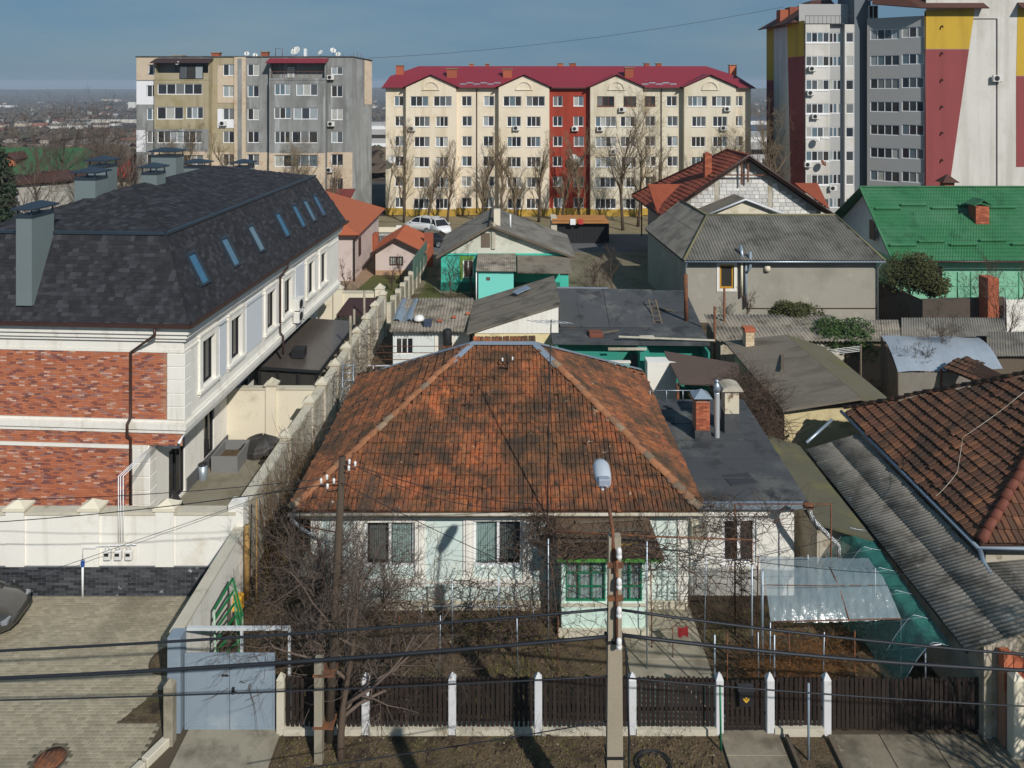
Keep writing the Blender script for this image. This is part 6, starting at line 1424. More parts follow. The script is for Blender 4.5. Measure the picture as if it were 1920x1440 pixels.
# low corrugated roof, greenhouse and shed at right
t=thing('low_corrugated_roof','low pale corrugated roof below the grey plastered house','roof',(13,46,0))
a=W(1345,640,2.3); c=W(1320,590,2.7); corrugated(t,a,(1,0,0),(c-a),7.6,(c-a).length,M_asb,1.1,1.6,seed=51,per=0.2,amp=0.045)
MB().box(a.x+0.3,a.x+7.4,a.y+0.4,a.y+3.5,0,2.15).build('wall',M_oldwall,t)
t=thing('film_greenhouse','greenhouse clad in pale blue plastic film with dark plank end','greenhouse',(17.5,39,0))
q=[W(1690,738,1.9),W(1885,690,1.9),W(1850,632,2.6),W(1650,632,2.6)]
def gh_(u,w): return q[0].lerp(q[1],u).lerp(q[3].lerp(q[2],u),w)+Vector((0,0,0.05*math.sin(u*12)*math.sin(w*3)))
film('roof_film',M_bfilm,t,lambda u,w:W(1684,698,2.35).lerp(W(1880,690,2.35),u).lerp(W(1652,630,2.9).lerp(W(1835,633,2.9),u),w)+Vector((0,0,0.04*math.sin(u*12)+0.28*math.sin(w*3.1))),24,12,15,0.006)
f0,f1=W(1684,698,2.35),W(1815,694,2.35)
film('front_film',film_mat('dusty_film',lin(132,126,116),0.92,0.5,0.3,4),t,lambda u,w:Vector((f0.x+(f1.x-f0.x)*u,f0.y+0.05,0.1+2.22*w)),16,8,16,0.015)
s0,s1=W(1684,698,2.35),W(1652,630,2.9)
for k in range(7):
    a_=s0.lerp(s1,k/7); c_=s0.lerp(s1,(k+0.92)/7); MB().slab([(a_.x-0.03,a_.y,0),(c_.x-0.03,c_.y,0),(c_.x-0.03,c_.y,c_.z),(a_.x-0.03,a_.y,a_.z)],0.04,(-1,0,0)).build('end_plank',M_oldwood,t)
for u in (0,0.5,1): p=f0.lerp(f1,u); MB().tube([(p.x,p.y,0),(p.x,p.y,2.35)],0.04,5).build('post',M_oldwood,t)
t=thing('tiled_lean_to','small brown tiled lean-to roof above the brown tiled house ridge','roof',(18.8,35,0))
a,c_,d_,e_=W(1768,690,2.6),W(1878,735,2.6),W(1890,708,3.1),W(1812,667,3.1)
MB().slab([a,c_,d_,e_],0.06).build('deck',M_deck,t)
uu=(c_-a).normalized(); nn=(c_-a).cross(e_-a).normalized(); vv=nn.cross(uu)
pol=[((p-a).dot(uu),(p-a).dot(vv)) for p in (a,c_,d_,e_)]
pieces('roof_tile',tile_mesh(0.25,0.37,M_tiledark),tile_slope(a,uu,vv,pol,0.245,0.36,24),t,300)
for p in (a,c_): MB().box(p.x-0.05,p.x+0.05,p.y+0.1,p.y+0.2,0,2.5).build('post',M_rust,t)
for (x0,x1,y0,y1,z,sd,lb) in ((1585,1690,600,640,2.3,61,'pale broken sheet roof behind film greenhouse'),(1690,1890,596,632,2.35,62,'dark corrugated roof strip below the stone wall'),(1850,1960,622,668,2.3,63,'low grey corrugated roof at right edge')):
    t=thing('corrugated_roof',lb,'roof',tuple(W((x0+x1)/2,y1,0)))
    a=W(x0,y1,z); c=W(x0,y0,z+0.5); l=XA(x1,a.y)-a.x; corrugated(t,a,(1,0,0),(c-a),l,(c-a).length,M_asbdark if sd>61 else M_asb,1.1,1.6,seed=sd)
    MB().box(a.x+0.2,a.x+l-0.2,a.y+0.3,a.y+0.45,0,z-0.1).box(a.x+0.2,a.x+0.35,a.y+0.45,c.y,0,z-0.05).build('wall',M_oldwood,t)

# felt laps, patches and odds and ends on the flat roofs
for k in range(5):
    y=25.9+1.35*k; MB().slab([(5.3,y,3.245+(y-24.45)*0.0155),(9.7,y+0.05,3.245+(y-24.45)*0.0155),(9.7,y+0.12,3.247+(y-24.45)*0.0155),(5.3,y+0.07,3.247+(y-24.45)*0.0155)],0.014,(0,0,1)).build('felt_lap',M_felt,te)
M_patch=mk('newer_felt_patch',lin(60,62,66),rough=0.85,var=0.15,scale=1,bump=0.3)
rz=random.Random(15)
def odd(name,label,cat,M,x0,x1,y0,y1,z0,z1,mat):
    o=MB(M).cbox(x0,x1,y0,y1,z0,z1,0.01).build(name,mat); tag(o,label,cat,'odds and ends on flat roofs')
odd('felt_patch','dark square felt patch near the front of extension roof','patch',frame(7.9,25.9,12,3.24),-0.5,0.5,-0.35,0.35,0,0.02,M_patch)
odd('felt_patch','small dark felt patch left of the brick chimney','patch',frame(6.3,30.3,-8,3.31),-0.3,0.3,-0.3,0.3,0,0.02,M_patch)
odd('roof_board','short grey board lying across the dark felt roof','board',frame(5.2,42.0,20,2.95),-0.9,0.9,-0.09,0.09,0,0.04,M_oldwood)
odd('roof_board','grey board lying near rusty stove pipe on felt roof','board',frame(9.2,46.0,-35,3.05),-0.8,0.8,-0.08,0.08,0,0.04,M_oldwood)
odd('roof_brick','pair of pale blocks weighing down felt roof edge','block',frame(7.4,41.0,5,2.93),-0.4,0.4,-0.12,0.12,0,0.16,M_concw)
odd('roof_sheet_offcut','pale sheet offcut lying on brown felt roof','sheet',frame(0.6,46.4,24,4.12)@Matrix.Rotation(-0.3,4,'Y'),-0.5,0.5,-0.35,0.35,0,0.02,M_galv)
odd('roof_board','long weathered board on the low grey shed roof','board',frame(13.4,37.0,70,3.15)@Matrix.Rotation(0.02,4,'Y'),-1.1,1.1,-0.08,0.08,0,0.05,M_oldwood)
for k in range(3): odd('roof_brick',['brick holding down corrugated shed roof, left one','brick holding down corrugated shed roof, middle one','brick holding down corrugated shed roof, right one'][k],'brick',frame(-4.3+0.8*k,44.5+0.5*k,20*k,2.78+0.06*k),-0.14,0.14,-0.07,0.07,0,0.1,M_redbrick)
for (x0,x1,y) in ((2.5,10.4,41.3),(2.5,10.4,42.4)): MB().slab([(x0,y,2.94+(y-40.5)*0.026),(x1,y,2.92+(y-40.5)*0.026),(x1,y+0.08,2.922+(y-40.5)*0.026),(x0,y+0.08,2.942+(y-40.5)*0.026)],0.02,(0,0,1)).build('felt_lap',M_felt,bpy.data.objects['felt_roof_shed'])
# ------------------------------------------------------------------ grey plastered house with corrugated hip roof
td=thing('grey_plaster_house','grey plastered house with big corrugated hipped roof','house',(19,58,0))
YD=52.9; MDh=frame(0,YD); d0,d1=XA(1286,YD),XA(1643,YD)
M_dgrey=mk('grey_plaster',lin(158,153,140),rough=0.92,var=0.1,scale=0.5,fine=8,fvar=0.08,bump=0.15,stain=[(lin(142,138,126),0.4,0.58,0.12),(lin(176,171,154),0.7,0.66,0.08)])
dw=[(XA(1349,YD),XA(1376,YD),ZA(541,YD),ZA(496,YD))]
b=MB(MDh); b.facade(d0,d1,0,4.45,dw,0.15); b.quad((d0-0.7,11,0),(d0,0,0),(d0,0,4.45),(d0-0.7,11,4.45)); b.quad((d1,0,0),(d1,11,0),(d1,11,4.45),(d1,0,4.45)); b.quad((d1,11,0),(d0-0.7,11,0),(d0-0.7,11,4.45),(d1,11,4.45)); b.build('wall',M_dgrey,td)
w=window(td,MDh,*dw[0],n=1,depth=0.1,ft=0.14,fm=mk('ochre_frame',lin(190,140,36),rough=0.5,bump=0),pane=PANED_ME)
a,c,z0,z1=dw[0]; MB(MDh).box(a-0.2,a-0.002,-0.05,-0.003,z0-0.2,z1+0.2).box(c+0.002,c+0.2,-0.05,-0.003,z0-0.2,z1+0.2).box(a,c,-0.05,-0.003,z1+0.002,z1+0.2).box(a,c,-0.05,-0.003,z0-0.2,z0-0.002).build('surround',M_wwhite,w)
MB(MDh).box(XA(1400,YD),d1,-0.04,-0.003,ZA(578,YD)-0.03,ZA(578,YD)+0.03).build('gas_pipe',M_brownmetal,td)
MB(MDh).lathe((XA(1438,YD),-0.02,ZA(503,YD)),[(0.22,-0.2),(0.24,0.0),(0.22,0.2)],10).build('number_plate',M_wcream,td)
for px,r in ((1389,0.09),(1397,0.09)): MB(MDh).tube([(XA(px,YD),-0.2,ZA(555+20*(px>1390),YD)),(XA(px,YD),-0.2,4.6)],r,8).build('downpipe' ,M_wcream if px<1392 else M_blue,td)
MB(MDh).tube([(XA(1397,YD),-0.2,ZA(510,YD)),(XA(1404,YD),-0.3,ZA(500,YD)),(XA(1404,YD),-0.3,ZA(470,YD))],0.12,8).build('flue',M_blue,td)
MB(MDh).tube([(XA(1391,YD),-0.2,4.5),(XA(1391,YD),0.3,ZA(462,YD))],0.13,8).build('flue',M_galv,td)
e=4.5
F0=Vector((d0-0.25,YD-0.5,e)); F1=Vector((d1+0.35,YD-0.5,e)); Lb=Vector((d0-0.95,YD+11,e)); Rg0=W(1326,404,6.75); Rg1=Vector((XA(1566,Rg0.y),Rg0.y,6.75))
Lr=Rg0+(Lb-F0)*0.62; Rb=Vector((d1+0.35,YD+9,e))
b=MB(); 
for q in ([F0,F1,Rg1,Rg0],[Lb,F0,Rg0,Lr],[F1,Rb,Rg1]): b.slab([p-Vector((0,0,.08)) for p in q],0.06)
rfd=b.build('roof',M_deck,td)
def corr_poly(parent,o,u,v,poly,mat,su=1.1,sv=1.7,seed=1,amp=0.03,per=0.17):
    """corrugated sheets cut to a polygon given in (u,v) metres: one sheet per cell, clipped column by column"""
    rr=random.Random(seed); o=Vector(o); u=Vector(u).normalized(); v=Vector(v).normalized(); n=u.cross(v).normalized()
    if n.z<0: n=-n
    um=min(p[0] for p in poly); uM=max(p[0] for p in poly); vM=max(p[1] for p in poly)
    def vrange(x):
        ys=[]
        for i in range(len(poly)):
            (x0,y0),(x1,y1)=poly[i],poly[(i+1)%len(poly)]
            if (x0<=x<x1) or (x1<=x<x0): ys.append(y0+(y1-y0)*(x-x0)/(x1-x0))
        return (min(ys),max(ys)) if len(ys)>=2 else None
    st=per/5.0; x=um; i=0
    while x<uM-0.05:
        xe=min(uM,x+su)
        for j in range(int(vM/sv)+1):
            vs=[];cols=0; lift=0.012+rr.uniform(0,0.012); k=int(round((xe-x)/st)); prev=False; fs=[]; lastok=False; idx=0
            for s in range(k+1):
                a=x+(xe-x)*s/k; r=vrange(min(max(a,um+1e-4),uM-1e-4))
                if r is None: lastok=False; continue
                lo=max(r[0],j*sv-0.05); hi=min(r[1],(j+1)*sv+0.06)
                if hi-lo<0.03: lastok=False; continue
                h=amp*math.sin(2*math.pi*(a-um)/per)
                vs.append(tuple(o+u*a+v*lo+n*(h+lift+0.03))); vs.append(tuple(o+u*a+v*hi+n*(h+0.03)))
                if lastok: fs.append((idx-2,idx,idx+1,idx-1))
                idx+=2; lastok=True
            if fs: MB().add(vs,fs,True).build('roof_sheet',mat,parent)
        x=xe
uF=(F1-F0); 
def plane_uv(o,u,v,pts): return [((Vector(p)-o).dot(u),(Vector(p)-o).dot(v)) for p in pts]
def corr_face(parent,pts,mat,seed,**k):
    o=Vector(pts[0]); u=(Vector(pts[1])-o).normalized(); n=(Vector(pts[1])-o).cross(Vector(pts[-1])-o).normalized(); v=n.cross(u); corr_poly(parent,o,u,v,plane_uv(o,u,v,pts),mat,seed=seed,**k)
corr_face(rfd,[F0,F1,Rg1,Rg0],M_asbdark,71,amp=0.05,per=0.22,sv=2.4); corr_face(rfd,[Lb,F0,Rg0,Lr],M_asbdark,72,su=1.6,sv=2.4); corr_face(rfd,[F1,Rb,Rg1],M_asb,73)
cm=mk('mossy_ridge',lin(120,114,84),rough=0.95,var=0.2,bump=0.3)
b=MB()
for p,q in ((F0,Rg0),(Rg0,Rg1),(Rg1,F1),(Rg0,Lr)): b.tube([p+Vector((0,0,.05)),q+Vector((0,0,.05))],0.09,7)
b.build('ridge_cap',cm,rfd)
MB().tube([F0+Vector((0,-0.08,-0.06)),F1+Vector((0,-0.08,-0.06))],0.07,6).tube([F0+Vector((0.2,-0.05,-0.1)),(d0-0.05,YD-0.1,3.9),(d0-0.05,YD-0.1,0.2)],0.06,6).tube([F1+Vector((-0.2,-0.05,-0.1)),(d1+0.05,YD-0.1,3.9),(d1+0.05,YD-0.1,0.2)],0.06,6).build('gutter',M_galv,td)
# ------------------------------------------------------------------ block-gabled house with red tile roof
te2=thing('block_gable_house','tall house with bare white block gable and red tile roof','house',(20,70,0))
YE=66.0; ax,ex0,ex1=XA(1398,YE),XA(1238,YE),XA(1556,YE); az,ez=ZA(291,YE),ZA(401,YE)
M_blk=mk('aerated_block',(0.6,0.6,0.6),rough=0.92,var=0.06,scale=1,fine=10,fvar=0.06,bump=0.1,rnd=0.05,pal=[lin(214,212,206),lin(204,202,198),lin(222,220,214),lin(196,194,190)])
M_bj=mk('block_joint',lin(158,152,142),rough=0.95,bump=0.2)
gw=MB().slab([(ex0+0.9,YE,0),(ex1-0.8,YE,0),(ex1-0.8,YE,ez+0.2),(ax,YE,az-0.3),(ex0+0.9,YE,ez+0.3)],0.3,(0,-1,0)).build('gable_wall',M_bj,te2)
MB().box(ex0+0.9,ex1-0.8,YE+0.31,YE+11,0,ez+0.1).build('side_wall',M_dgrey,te2)
bmesh_=MB().box(-0.5,0.5,-0.5,0.5,-0.5,0.5).mesh('block',M_blk); rr=random.Random(12)
cols=[ax-2.9,ax+0.0,ax+1.9,ax+5.0]
for j in range(18):
    z=4.2+0.34*j; x=ex0+1.0-(0.32 if j%2 else 0)+rr.uniform(-.1,.1)
    while x<ex1-0.9:
        w_=rr.choice((0.55,0.62,0.62,0.4)); a_,c_=x,x+w_; x=c_
        for q in (ax-2.55,ax+2.15):
            if a_<q+0.22 and c_>q-0.22:
                if (a_+c_)/2<q: c_=min(c_,q-0.2)
                else: a_=max(a_,q+0.2)
        if c_-a_<0.12 or a_<ex0+0.95 or c_>ex1-0.85: continue
        lim=lambda X: az-0.45-(abs(X-ax))*(az-ez)/((ex1-ex0)/2)
        if min(lim(a_),lim(c_))<z+0.17: continue
        link('block',bmesh_,gw,Matrix.Translation(((a_+c_)/2,YE-0.004+rr.uniform(-.006,.004),z))@Matrix.Diagonal((c_-a_-0.035,0.06,0.305,1)))
for q in (ax-2.55,ax+2.15): MB().box(q-0.17,q+0.17,YE-0.02,YE+0.01,3.2,az-0.5-2.4*(az-ez)/((ex1-ex0)/2)).build('concrete_column',M_oldwall,gw)
# scaffold bars at the gable top
MB().box(ax-3.3,ax+2.3,YE-0.5,YE-0.42,ZA(328,YE),ZA(328,YE)+0.1).box(ax-0.55,ax-0.42,YE-0.5,YE-0.40,ZA(345,YE),ZA(300,YE)).box(ax+0.0,ax+0.13,YE-0.52,YE-0.40,ZA(340,YE),ZA(296,YE)).build('roof_truss',M_rust,te2)
B=Vector((ax,YE-0.9,az)); BL=Vector((ex0,YE-0.9,ez)); BR=Vector((ex1,YE-0.9,ez)); EL=W(1185,367,ez); RbE=B+(EL-BL)*0.45; ER=Vector((ex1,EL.y,ez))
b=MB()
for q in ([EL,BL,B,RbE],[BR,ER,RbE,B],[ER,EL,RbE]): b.slab(q,0.14)
rfe=b.build('roof',M_deck,te2)
M_rtile=mk('red_roof_tile',(0.3,0.1,0.05),rough=0.75,var=0.12,scale=0.8,fine=10,fvar=0.1,bump=0.15,rnd=0.1,pal=[lin(128,64,46),lin(118,58,42),lin(138,70,50)])
tm3=tile_mesh(0.33,0.46,M_rtile)
def tile_face(parent,pts,me,w,l,seed,limit=300):
    o=Vector(pts[0]); u=(Vector(pts[1])-o).normalized(); n=(Vector(pts[1])-o).cross(Vector(pts[-1])-o).normalized(); v=n.cross(u)
    pieces('roof_tile',me,tile_slope(o,u,v,plane_uv(o,u,v,pts),w,l,seed),parent,limit)
tile_face(rfe,[EL,BL,B,RbE],tm3,0.33,0.44,81,200); tile_face(rfe,[BR,ER,RbE,B],tm3,0.33,0.44,82,0)
MB().tube([BL+Vector((0,-0.02,0.05)),B+Vector((0,-0.02,0.08)),BR+Vector((0,-0.02,0.05))],0.12,6).build('verge',M_brownmetal,rfe)
MB().tube([B+Vector((0,0,.1)),RbE+Vector((0,0,.1)),EL+Vector((0,0,.1))],0.13,6).build('ridge_cap',M_rtile,rfe)
# cross gable on the left slope, red panel on the right
q0,q1,q2=WD(1295,346,65.5),WD(1376-60,346,67.5),WD(1280,398,64.8)
b=MB(); b.slab([WD(1296,347,65.6),WD(1319,399,64.7),WD(1277,346,67.0),WD(1256,345,67.4)],0.1) if False else None
b.slab([WD(1215,345,66.5),WD(1277,345,68.5),WD(1242,380,66.6),WD(1233,399,65.0)][::-1],0.1); b.build('cross_gable',mk('orange_red_tile',lin(138,68,44),rough=0.8,var=0.18,scale=1.5,fine=5,fvar=0.25,bump=0.5),rfe)
b=MB(); b.slab([WD(1490,343,70),WD(1533,343,70),WD(1556,392,67.5),WD(1500,352,69.5)][::-1],0.1); b.build('rear_gable',MATS['orange_red_tile'],rfe)
ch=MB().box(XA(1320,67.5),XA(1333,67.5),67.2,67.9,8,ZA(289,67.5)).build('chimney',M_redbrick,te2); bricked(ch,XA(1320,67.5),XA(1333,67.5),67.2,67.9,8.4,ZA(290,67.5),M_redbrick,bh=0.12,bl=0.3)
MB().pyramid(XA(1319,67.5),XA(1334,67.5),67.1,68.0,ZA(289,67.5)+0.001,ZA(284,67.5)).build('chimney_cap',M_redbrick,ch)
MB().tube([EL+Vector((0,-0.1,-0.1)),BL+Vector((-0.1,0,-0.1))],0.09,6).tube([EL+Vector((0.3,-0.1,-0.2)),EL+Vector((0.9,-0.5,-0.8)),EL+Vector((0.9,-0.5,-4))],0.07,6).build('gutter',M_brownmetal,te2)
# low annex with pale gable between the two houses
t=thing('pale_annex','pale annex gable roof edged with bright metal before block gable','annex',(20,62,0))
p0,p1,p2=WD(1322,405,62),WD(1398,374,62),WD(1480,405,62)
MB().slab([p0,p1,p1+Vector((0,3.2,0)),p0+Vector((0,3.2,0))],0.08).slab([p1,p2,p2+Vector((0,3.2,0)),p1+Vector((0,3.2,0))],0.08).build('roof',M_feltbrown,t)
MB().tube([p0,p1,p2],0.10,6).build('verge_trim',mk('bright_trim',lin(210,212,214),rough=0.4,bump=0),t)
MB().slab([p0+Vector((0.4,0.3,-2.5)),p2+Vector((-0.4,0.3,-2.5)),p2+Vector((-0.4,0.3,0)),p1+Vector((0,0.3,-0.1)),p0+Vector((0.4,0.3,0))],0.1,(0,-1,0)).build('gable',M_wcream,t)
MB().box(p0.x+0.4,p2.x-0.4,62.45,65,0,p0.z-0.1).build('wall',M_oldwall,t)
# ------------------------------------------------------------------ green-roofed house
tf=thing('green_roof_house','pale green house with bright green metal tile roof','house',(40,62,0))
YH=58.0; g0,g1=XA(1668,YH),XA(1990,YH); ezg=ZA(486,YH); rzg=ZA(351,YH+6.3)
M_groof=mk('green_metal_tile',lin(50,112,70),stain=[(lin(70,122,86),0.35,0.56,0.12),(lin(44,92,60),0.9,0.62,0.08)],rough=0.55,var=0.14,scale=0.5,fine=6,fvar=0.1,bump=0.05,spec=0.4)
M_gwall=mk('pale_green_plaster',lin(128,190,156),rough=0.9,var=0.08,scale=0.6,bump=0.1)
P=[Vector((g0,YH-0.4,ezg)),Vector((g1,YH-0.4,ezg)),Vector((XA(1880,YH+6.3)+8,YH+6.3,rzg)),Vector((XA(1612,YH+6.3),YH+6.3,rzg))]
o=P[0]; u=Vector((1,0,0)); v=(Vector((0,6.7,rzg-ezg))).normalized(); n=u.cross(v); uv=plane_uv(o,u,v,P); Lv=(Vector((0,6.7,rzg-ezg))).length
xl=lambda t: uv[0][0]+(uv[3][0]-uv[0][0])*t
xr=lambda t: uv[1][0]+(uv[2][0]-uv[1][0])*t
rowsN=20; per=0.22; vs=[]; fs=[]
nc=int((uv[1][0]-uv[3][0])/(per/4))
for j in range(rowsN):
    for k,(t_,h) in enumerate(((j/rowsN,0.035),((j+1)/rowsN,0.0))):
        pass
for j in range(rowsN):
    b=MB(); vs=[]; fs=[]
    a0=min(xl(j/rowsN),xl((j+1)/rowsN)); a1=max(xr(j/rowsN),xr((j+1)/rowsN))
    n0=int((a1-a0)/(per/4))
    for i in range(n0+1):
        f=i/n0
        for (t_,h) in ((j/rowsN-0.004,0.035),((j+1)/rowsN,0.0)):
            x=xl(t_)+(xr(t_)-xl(t_))*f
            hh=0.022*math.sin(2*math.pi*x/per)
            vs.append(tuple(o+u*x+v*(t_*Lv)+n*(hh+h)))
        t_=j/rowsN-0.004; x=xl(t_)+(xr(t_)-xl(t_))*f; vs.append(tuple(o+u*x+v*(t_*Lv)+n*(0.022*math.sin(2*math.pi*x/per)-0.01)))
        if i: q=3*i; fs.append((q-3,q,q+1,q-2)); fs.append((q-1,q+2,q,q-3))
    b.add(vs,fs,False).build('roof_course',M_groof,tf)
MB().slab([p-n*0.05 for p in P],0.05).build('roof_deck',M_groof,tf)
BK=[P[3],P[2],Vector((g1,YH+13.0,ezg)),Vector((g0,YH+13.0,ezg))]; MB().slab(BK[::-1][::-1],0.08).build('rear_roof',M_groof,tf)
MB().bar(P[3]+Vector((0,0,.06)),P[2]+Vector((0,0,.06)),0.25,0.1).bar(P[0]+Vector((0,0,.05)),P[3]+Vector((0,0,.05)),0.14,0.12).build('ridge_cap',M_groof,tf)
MB().slab([P[0]-n*0.1,P[3]-n*0.1,P[3]-n*0.1+Vector((0.7,0,0)),P[0]-n*0.1+Vector((0.7,0,0))][::-1],0.05).build('verge_soffit',M_brownmetal,tf)
gww=[(XA(1735,YH+0.6),XA(1767,YH+0.6),ZA(531,YH+.6),ZA(499,YH+.6))]
wx=g0+0.75
MB(frame(0,YH+0.6)).facade(wx,g1-0.4,0,ezg,gww,0.12).poly([(wx,0,0),(wx,0,ezg),(XA(1626,YH+6.3)+0.4,5.9,rzg-0.5),(wx,12,ezg),(wx,12,0)]).build('wall',M_gwall,tf)
MB().slab([(wx-0.02,YH+0.6,ezg-0.1),(wx-0.02,YH+12,ezg-0.1),(XA(1612,YH+6.3)+0.75,YH+6.3,rzg-0.2)],0.15,(-1,0,0)).build('gable',mk('pale_gable',lin(196,206,200),rough=0.9,bump=0.1),tf)
w=window(tf,frame(0,YH+0.6),*gww[0],n=2,depth=0.1,ft=0.12,fm=M_brownmetal,pane=PANED_ME)
MB().box(XA(1633,YH+4),XA(1633,YH+4)+0.08,YH+3.4,YH+4.3,4.0,5.6).build('gable_window',M_brownmetal,tf)
MB().tube([P[0]+Vector((0,-0.1,-0.08)),P[1]+Vector((0,-0.1,-0.08))],0.08,6).build('gutter',M_brownmetal,tf)
for (px0,px1,py) in ((1641,1688,395),(1689,1736,388),(1747,1794,394),(1797,1830,388),(1856,1903,393),(1668,1717,464),(1722,1770,457),(1782,1831,463),(1837,1886,455),(1897,1940,462)):
    t_=(488-py)/(488-351.0)
    # find slope position from the image row
    lo,hi=0.0,1.0
    for _ in range(30):
        m_=(lo+hi)/2; pt=o+v*(m_*Lv); yy=HY+FPX*(CH-pt.z)/pt.y
        if yy>py: lo=m_
        else: hi=m_
    pt=o+v*(m_*Lv); xa,xb=XA(px0,pt.y),XA(px1,pt.y)
    MB().slab([Vector((xa,pt.y,pt.z))+n*0.24,Vector((xb,pt.y,pt.z))+n*0.24,Vector((xb,pt.y,pt.z))+n*0.24+v*0.18,Vector((xa,pt.y,pt.z))+n*0.24+v*0.18],0.24).build('snow_guard',M_groof,tf)
c=WD(1835,418,YH+3.2)
c.z+=0.35; ch=MB().box(c.x-0.55,c.x+0.55,c.y-0.5,c.y+0.5,c.z-1.6,c.z+1.1).build('chimney',M_redbrick,tf); bricked(ch,c.x-0.55,c.x+0.55,c.y-0.5,c.y+0.5,c.z-0.3,c.z+1.05,M_redbrick,bh=0.13,bl=0.35)
MB().slab([(c.x-0.75,c.y-0.7,c.z+1.15),(c.x,c.y-0.7,c.z+1.6),(c.x,c.y+0.7,c.z+1.6),(c.x-0.75,c.y+0.7,c.z+1.15)][::-1],0.06).slab([(c.x+0.75,c.y-0.7,c.z+1.15),(c.x,c.y-0.7,c.z+1.6),(c.x,c.y+0.7,c.z+1.6),(c.x+0.75,c.y+0.7,c.z+1.15)],0.06).build('chimney_cap',M_groof,ch)
c=WD(1776,342,70)
t=thing('far_chimney','small dark capped brick chimney peeking over green roof ridge','chimney',(c.x,c.y,0))
MB().box(c.x-0.45,c.x+0.45,c.y-0.4,c.y+0.4,0,c.z).build('stack',M_redbrick,t); MB().pyramid(c.x-0.8,c.x+0.8,c.y-0.7,c.y+0.7,c.z+0.05,c.z+0.8).build('cap',M_troof,t)
# dark stone wall, white fence and mesh fence before it
t=thing('stone_wall','dark mossy retaining wall below the green roofed house','wall',(31,51,0))
MB().slab([(XA(1650,54),54,0),(XA(1730,50.5),50.5,0),(XA(1730,50.5),50.5,2.3),(XA(1650,54),54,2.6)],0.3,(0,-1,0)).slab([(XA(1730,50.5),50.5,0),(XA(1885,50),50,0),(XA(1885,50),50,2.6),(XA(1730,50.5),50.5,2.3)],0.3,(0,-1,0)).build('wall',mk('dark_stone',lin(92,82,72),rough=0.95,var=0.3,scale=0.8,fine=6,fvar=0.25,bump=0.5,stain=[(lin(66,58,52),0.8,0.56,0.1)]),t)
t=thing('white_fence','white panel fence at right edge below green house','fence',(35,49,0))
for k in range(4): MB().box(XA(1886,49.2)+1.5*k,XA(1886,49.2)+1.5*k+1.48,49.2,49.26,0.2,2.7).build('panel',M_wwhite,t)
for k in range(5): MB().box(XA(1886,49.2)+1.5*k-0.06,XA(1886,49.2)+1.5*k+0.06,49.27,49.37,0,2.8).build('post',M_galv,t)
t=thing('mesh_fence','thin green mesh fence posts along the green house garden','fence',(33,52,0))
for px in (1772,1795,1820,1910): MB().tube([(XA(px,52),52,0),(XA(px,52),52,ZA(510,52))],0.04,5).build('post',M_green,t)
for z in (1.2,2.0,2.8): MB().tube([(XA(1772,52),52,z),(XA(1910,52),52,z)],0.012,4).build('wire',M_green,t)
o=MB().cbox(XA(1847,49.5),XA(1868,49.5),49.2,50.2,0,ZA(520,49.5)).build('barrel_box',M_redbrick); tag(o,'small orange brown box beside the stone wall','box')
# ------------------------------------------------------------------ turquoise house
tq=thing('turquoise_house','turquoise walled house with grey fibre cement gable roof','house',(-0.5,65,0))
YQ=61.0; MQ=frame(0,YQ); q0,q1=XA(827,YQ),XA(1062,YQ); qe=3.0; qap=ZA(422,YQ); qx=XA(921,YQ)
M_turq=mk('turquoise_plaster',lin(64,188,166),rough=0.88,var=0.08,scale=0.6,fine=6,fvar=0.06,bump=0.1,stain=[(lin(84,172,152),0.8,0.62,0.1)])
M_palew=mk('pale_plaster',lin(206,206,190),rough=0.9,var=0.1,scale=0.6,bump=0.12,stain=[(lin(176,176,156),0.8,0.6,0.1)])
qw=[(XA(868,YQ),XA(888,YQ),ZA(521,YQ),ZA(487,YQ))]
b=MB(MQ); b.facade(q0,q1,0.35,qe,qw,0.15); b.quad((q0,9,0),(q0,0,0),(q0,0,qe),(q0,9,qe)); b.quad((q1,0,0),(q1,9,0),(q1,9,qe),(q1,0,qe)); b.build('wall',M_turq,tq)
MB(MQ).box(q0-0.03,q1,-0.05,-0.003,0,0.7).build('plinth',mk('dark_teal_plinth',lin(40,112,98),rough=0.9,bump=0.1),tq)
window(tq,MQ,*qw[0],n=2,depth=0.1,ft=0.09,pane=PANED_ME)
a,c,z0,z1=qw[0]; MB(MQ).box(a-0.25,a-0.003,-0.04,-0.004,z0-0.1,z1+0.3).box(a,c,-0.04,-0.004,z1+0.003,z1+0.3).build('green_surround',mk('leaf_green_paint',lin(104,150,54),rough=0.7,bump=0),tq)
MB(MQ).slab([(q0,0,qe+0.05),(q1,0,qe+0.05),(qx,0,qap-0.15)],0.2,(0,-1,0)).build('gable',M_palew,tq)
MB(MQ).box(q0,q1,-0.12,-0.003,qe-0.08,qe+0.06).build('string_course',M_turq,tq)
MB(MQ).box(XA(902,YQ),XA(919,YQ),-0.04,-0.003,ZA(464,YQ),ZA(437,YQ)).build('attic_door',M_oldwood,tq); MB(MQ).box(XA(922,YQ),XA(929,YQ),-0.15,-0.003,ZA(466,YQ),ZA(418,YQ)).build('flue_box',M_oldwall,tq)
Lq0=Vector((q0-0.35,YQ-0.5,qe-0.2)); Rq0=Vector((q1+0.7,YQ-0.5,qe-0.25)); Aq=Vector((qx,YQ-0.5,qap)); dq=Vector((0,9.2,0))
b=MB(); b.slab([Lq0+dq,Lq0,Aq,Aq+dq],0.06); b.slab([Rq0,Rq0+dq,Aq+dq,Aq],0.06); rq_=b.build('roof',M_deck,tq)
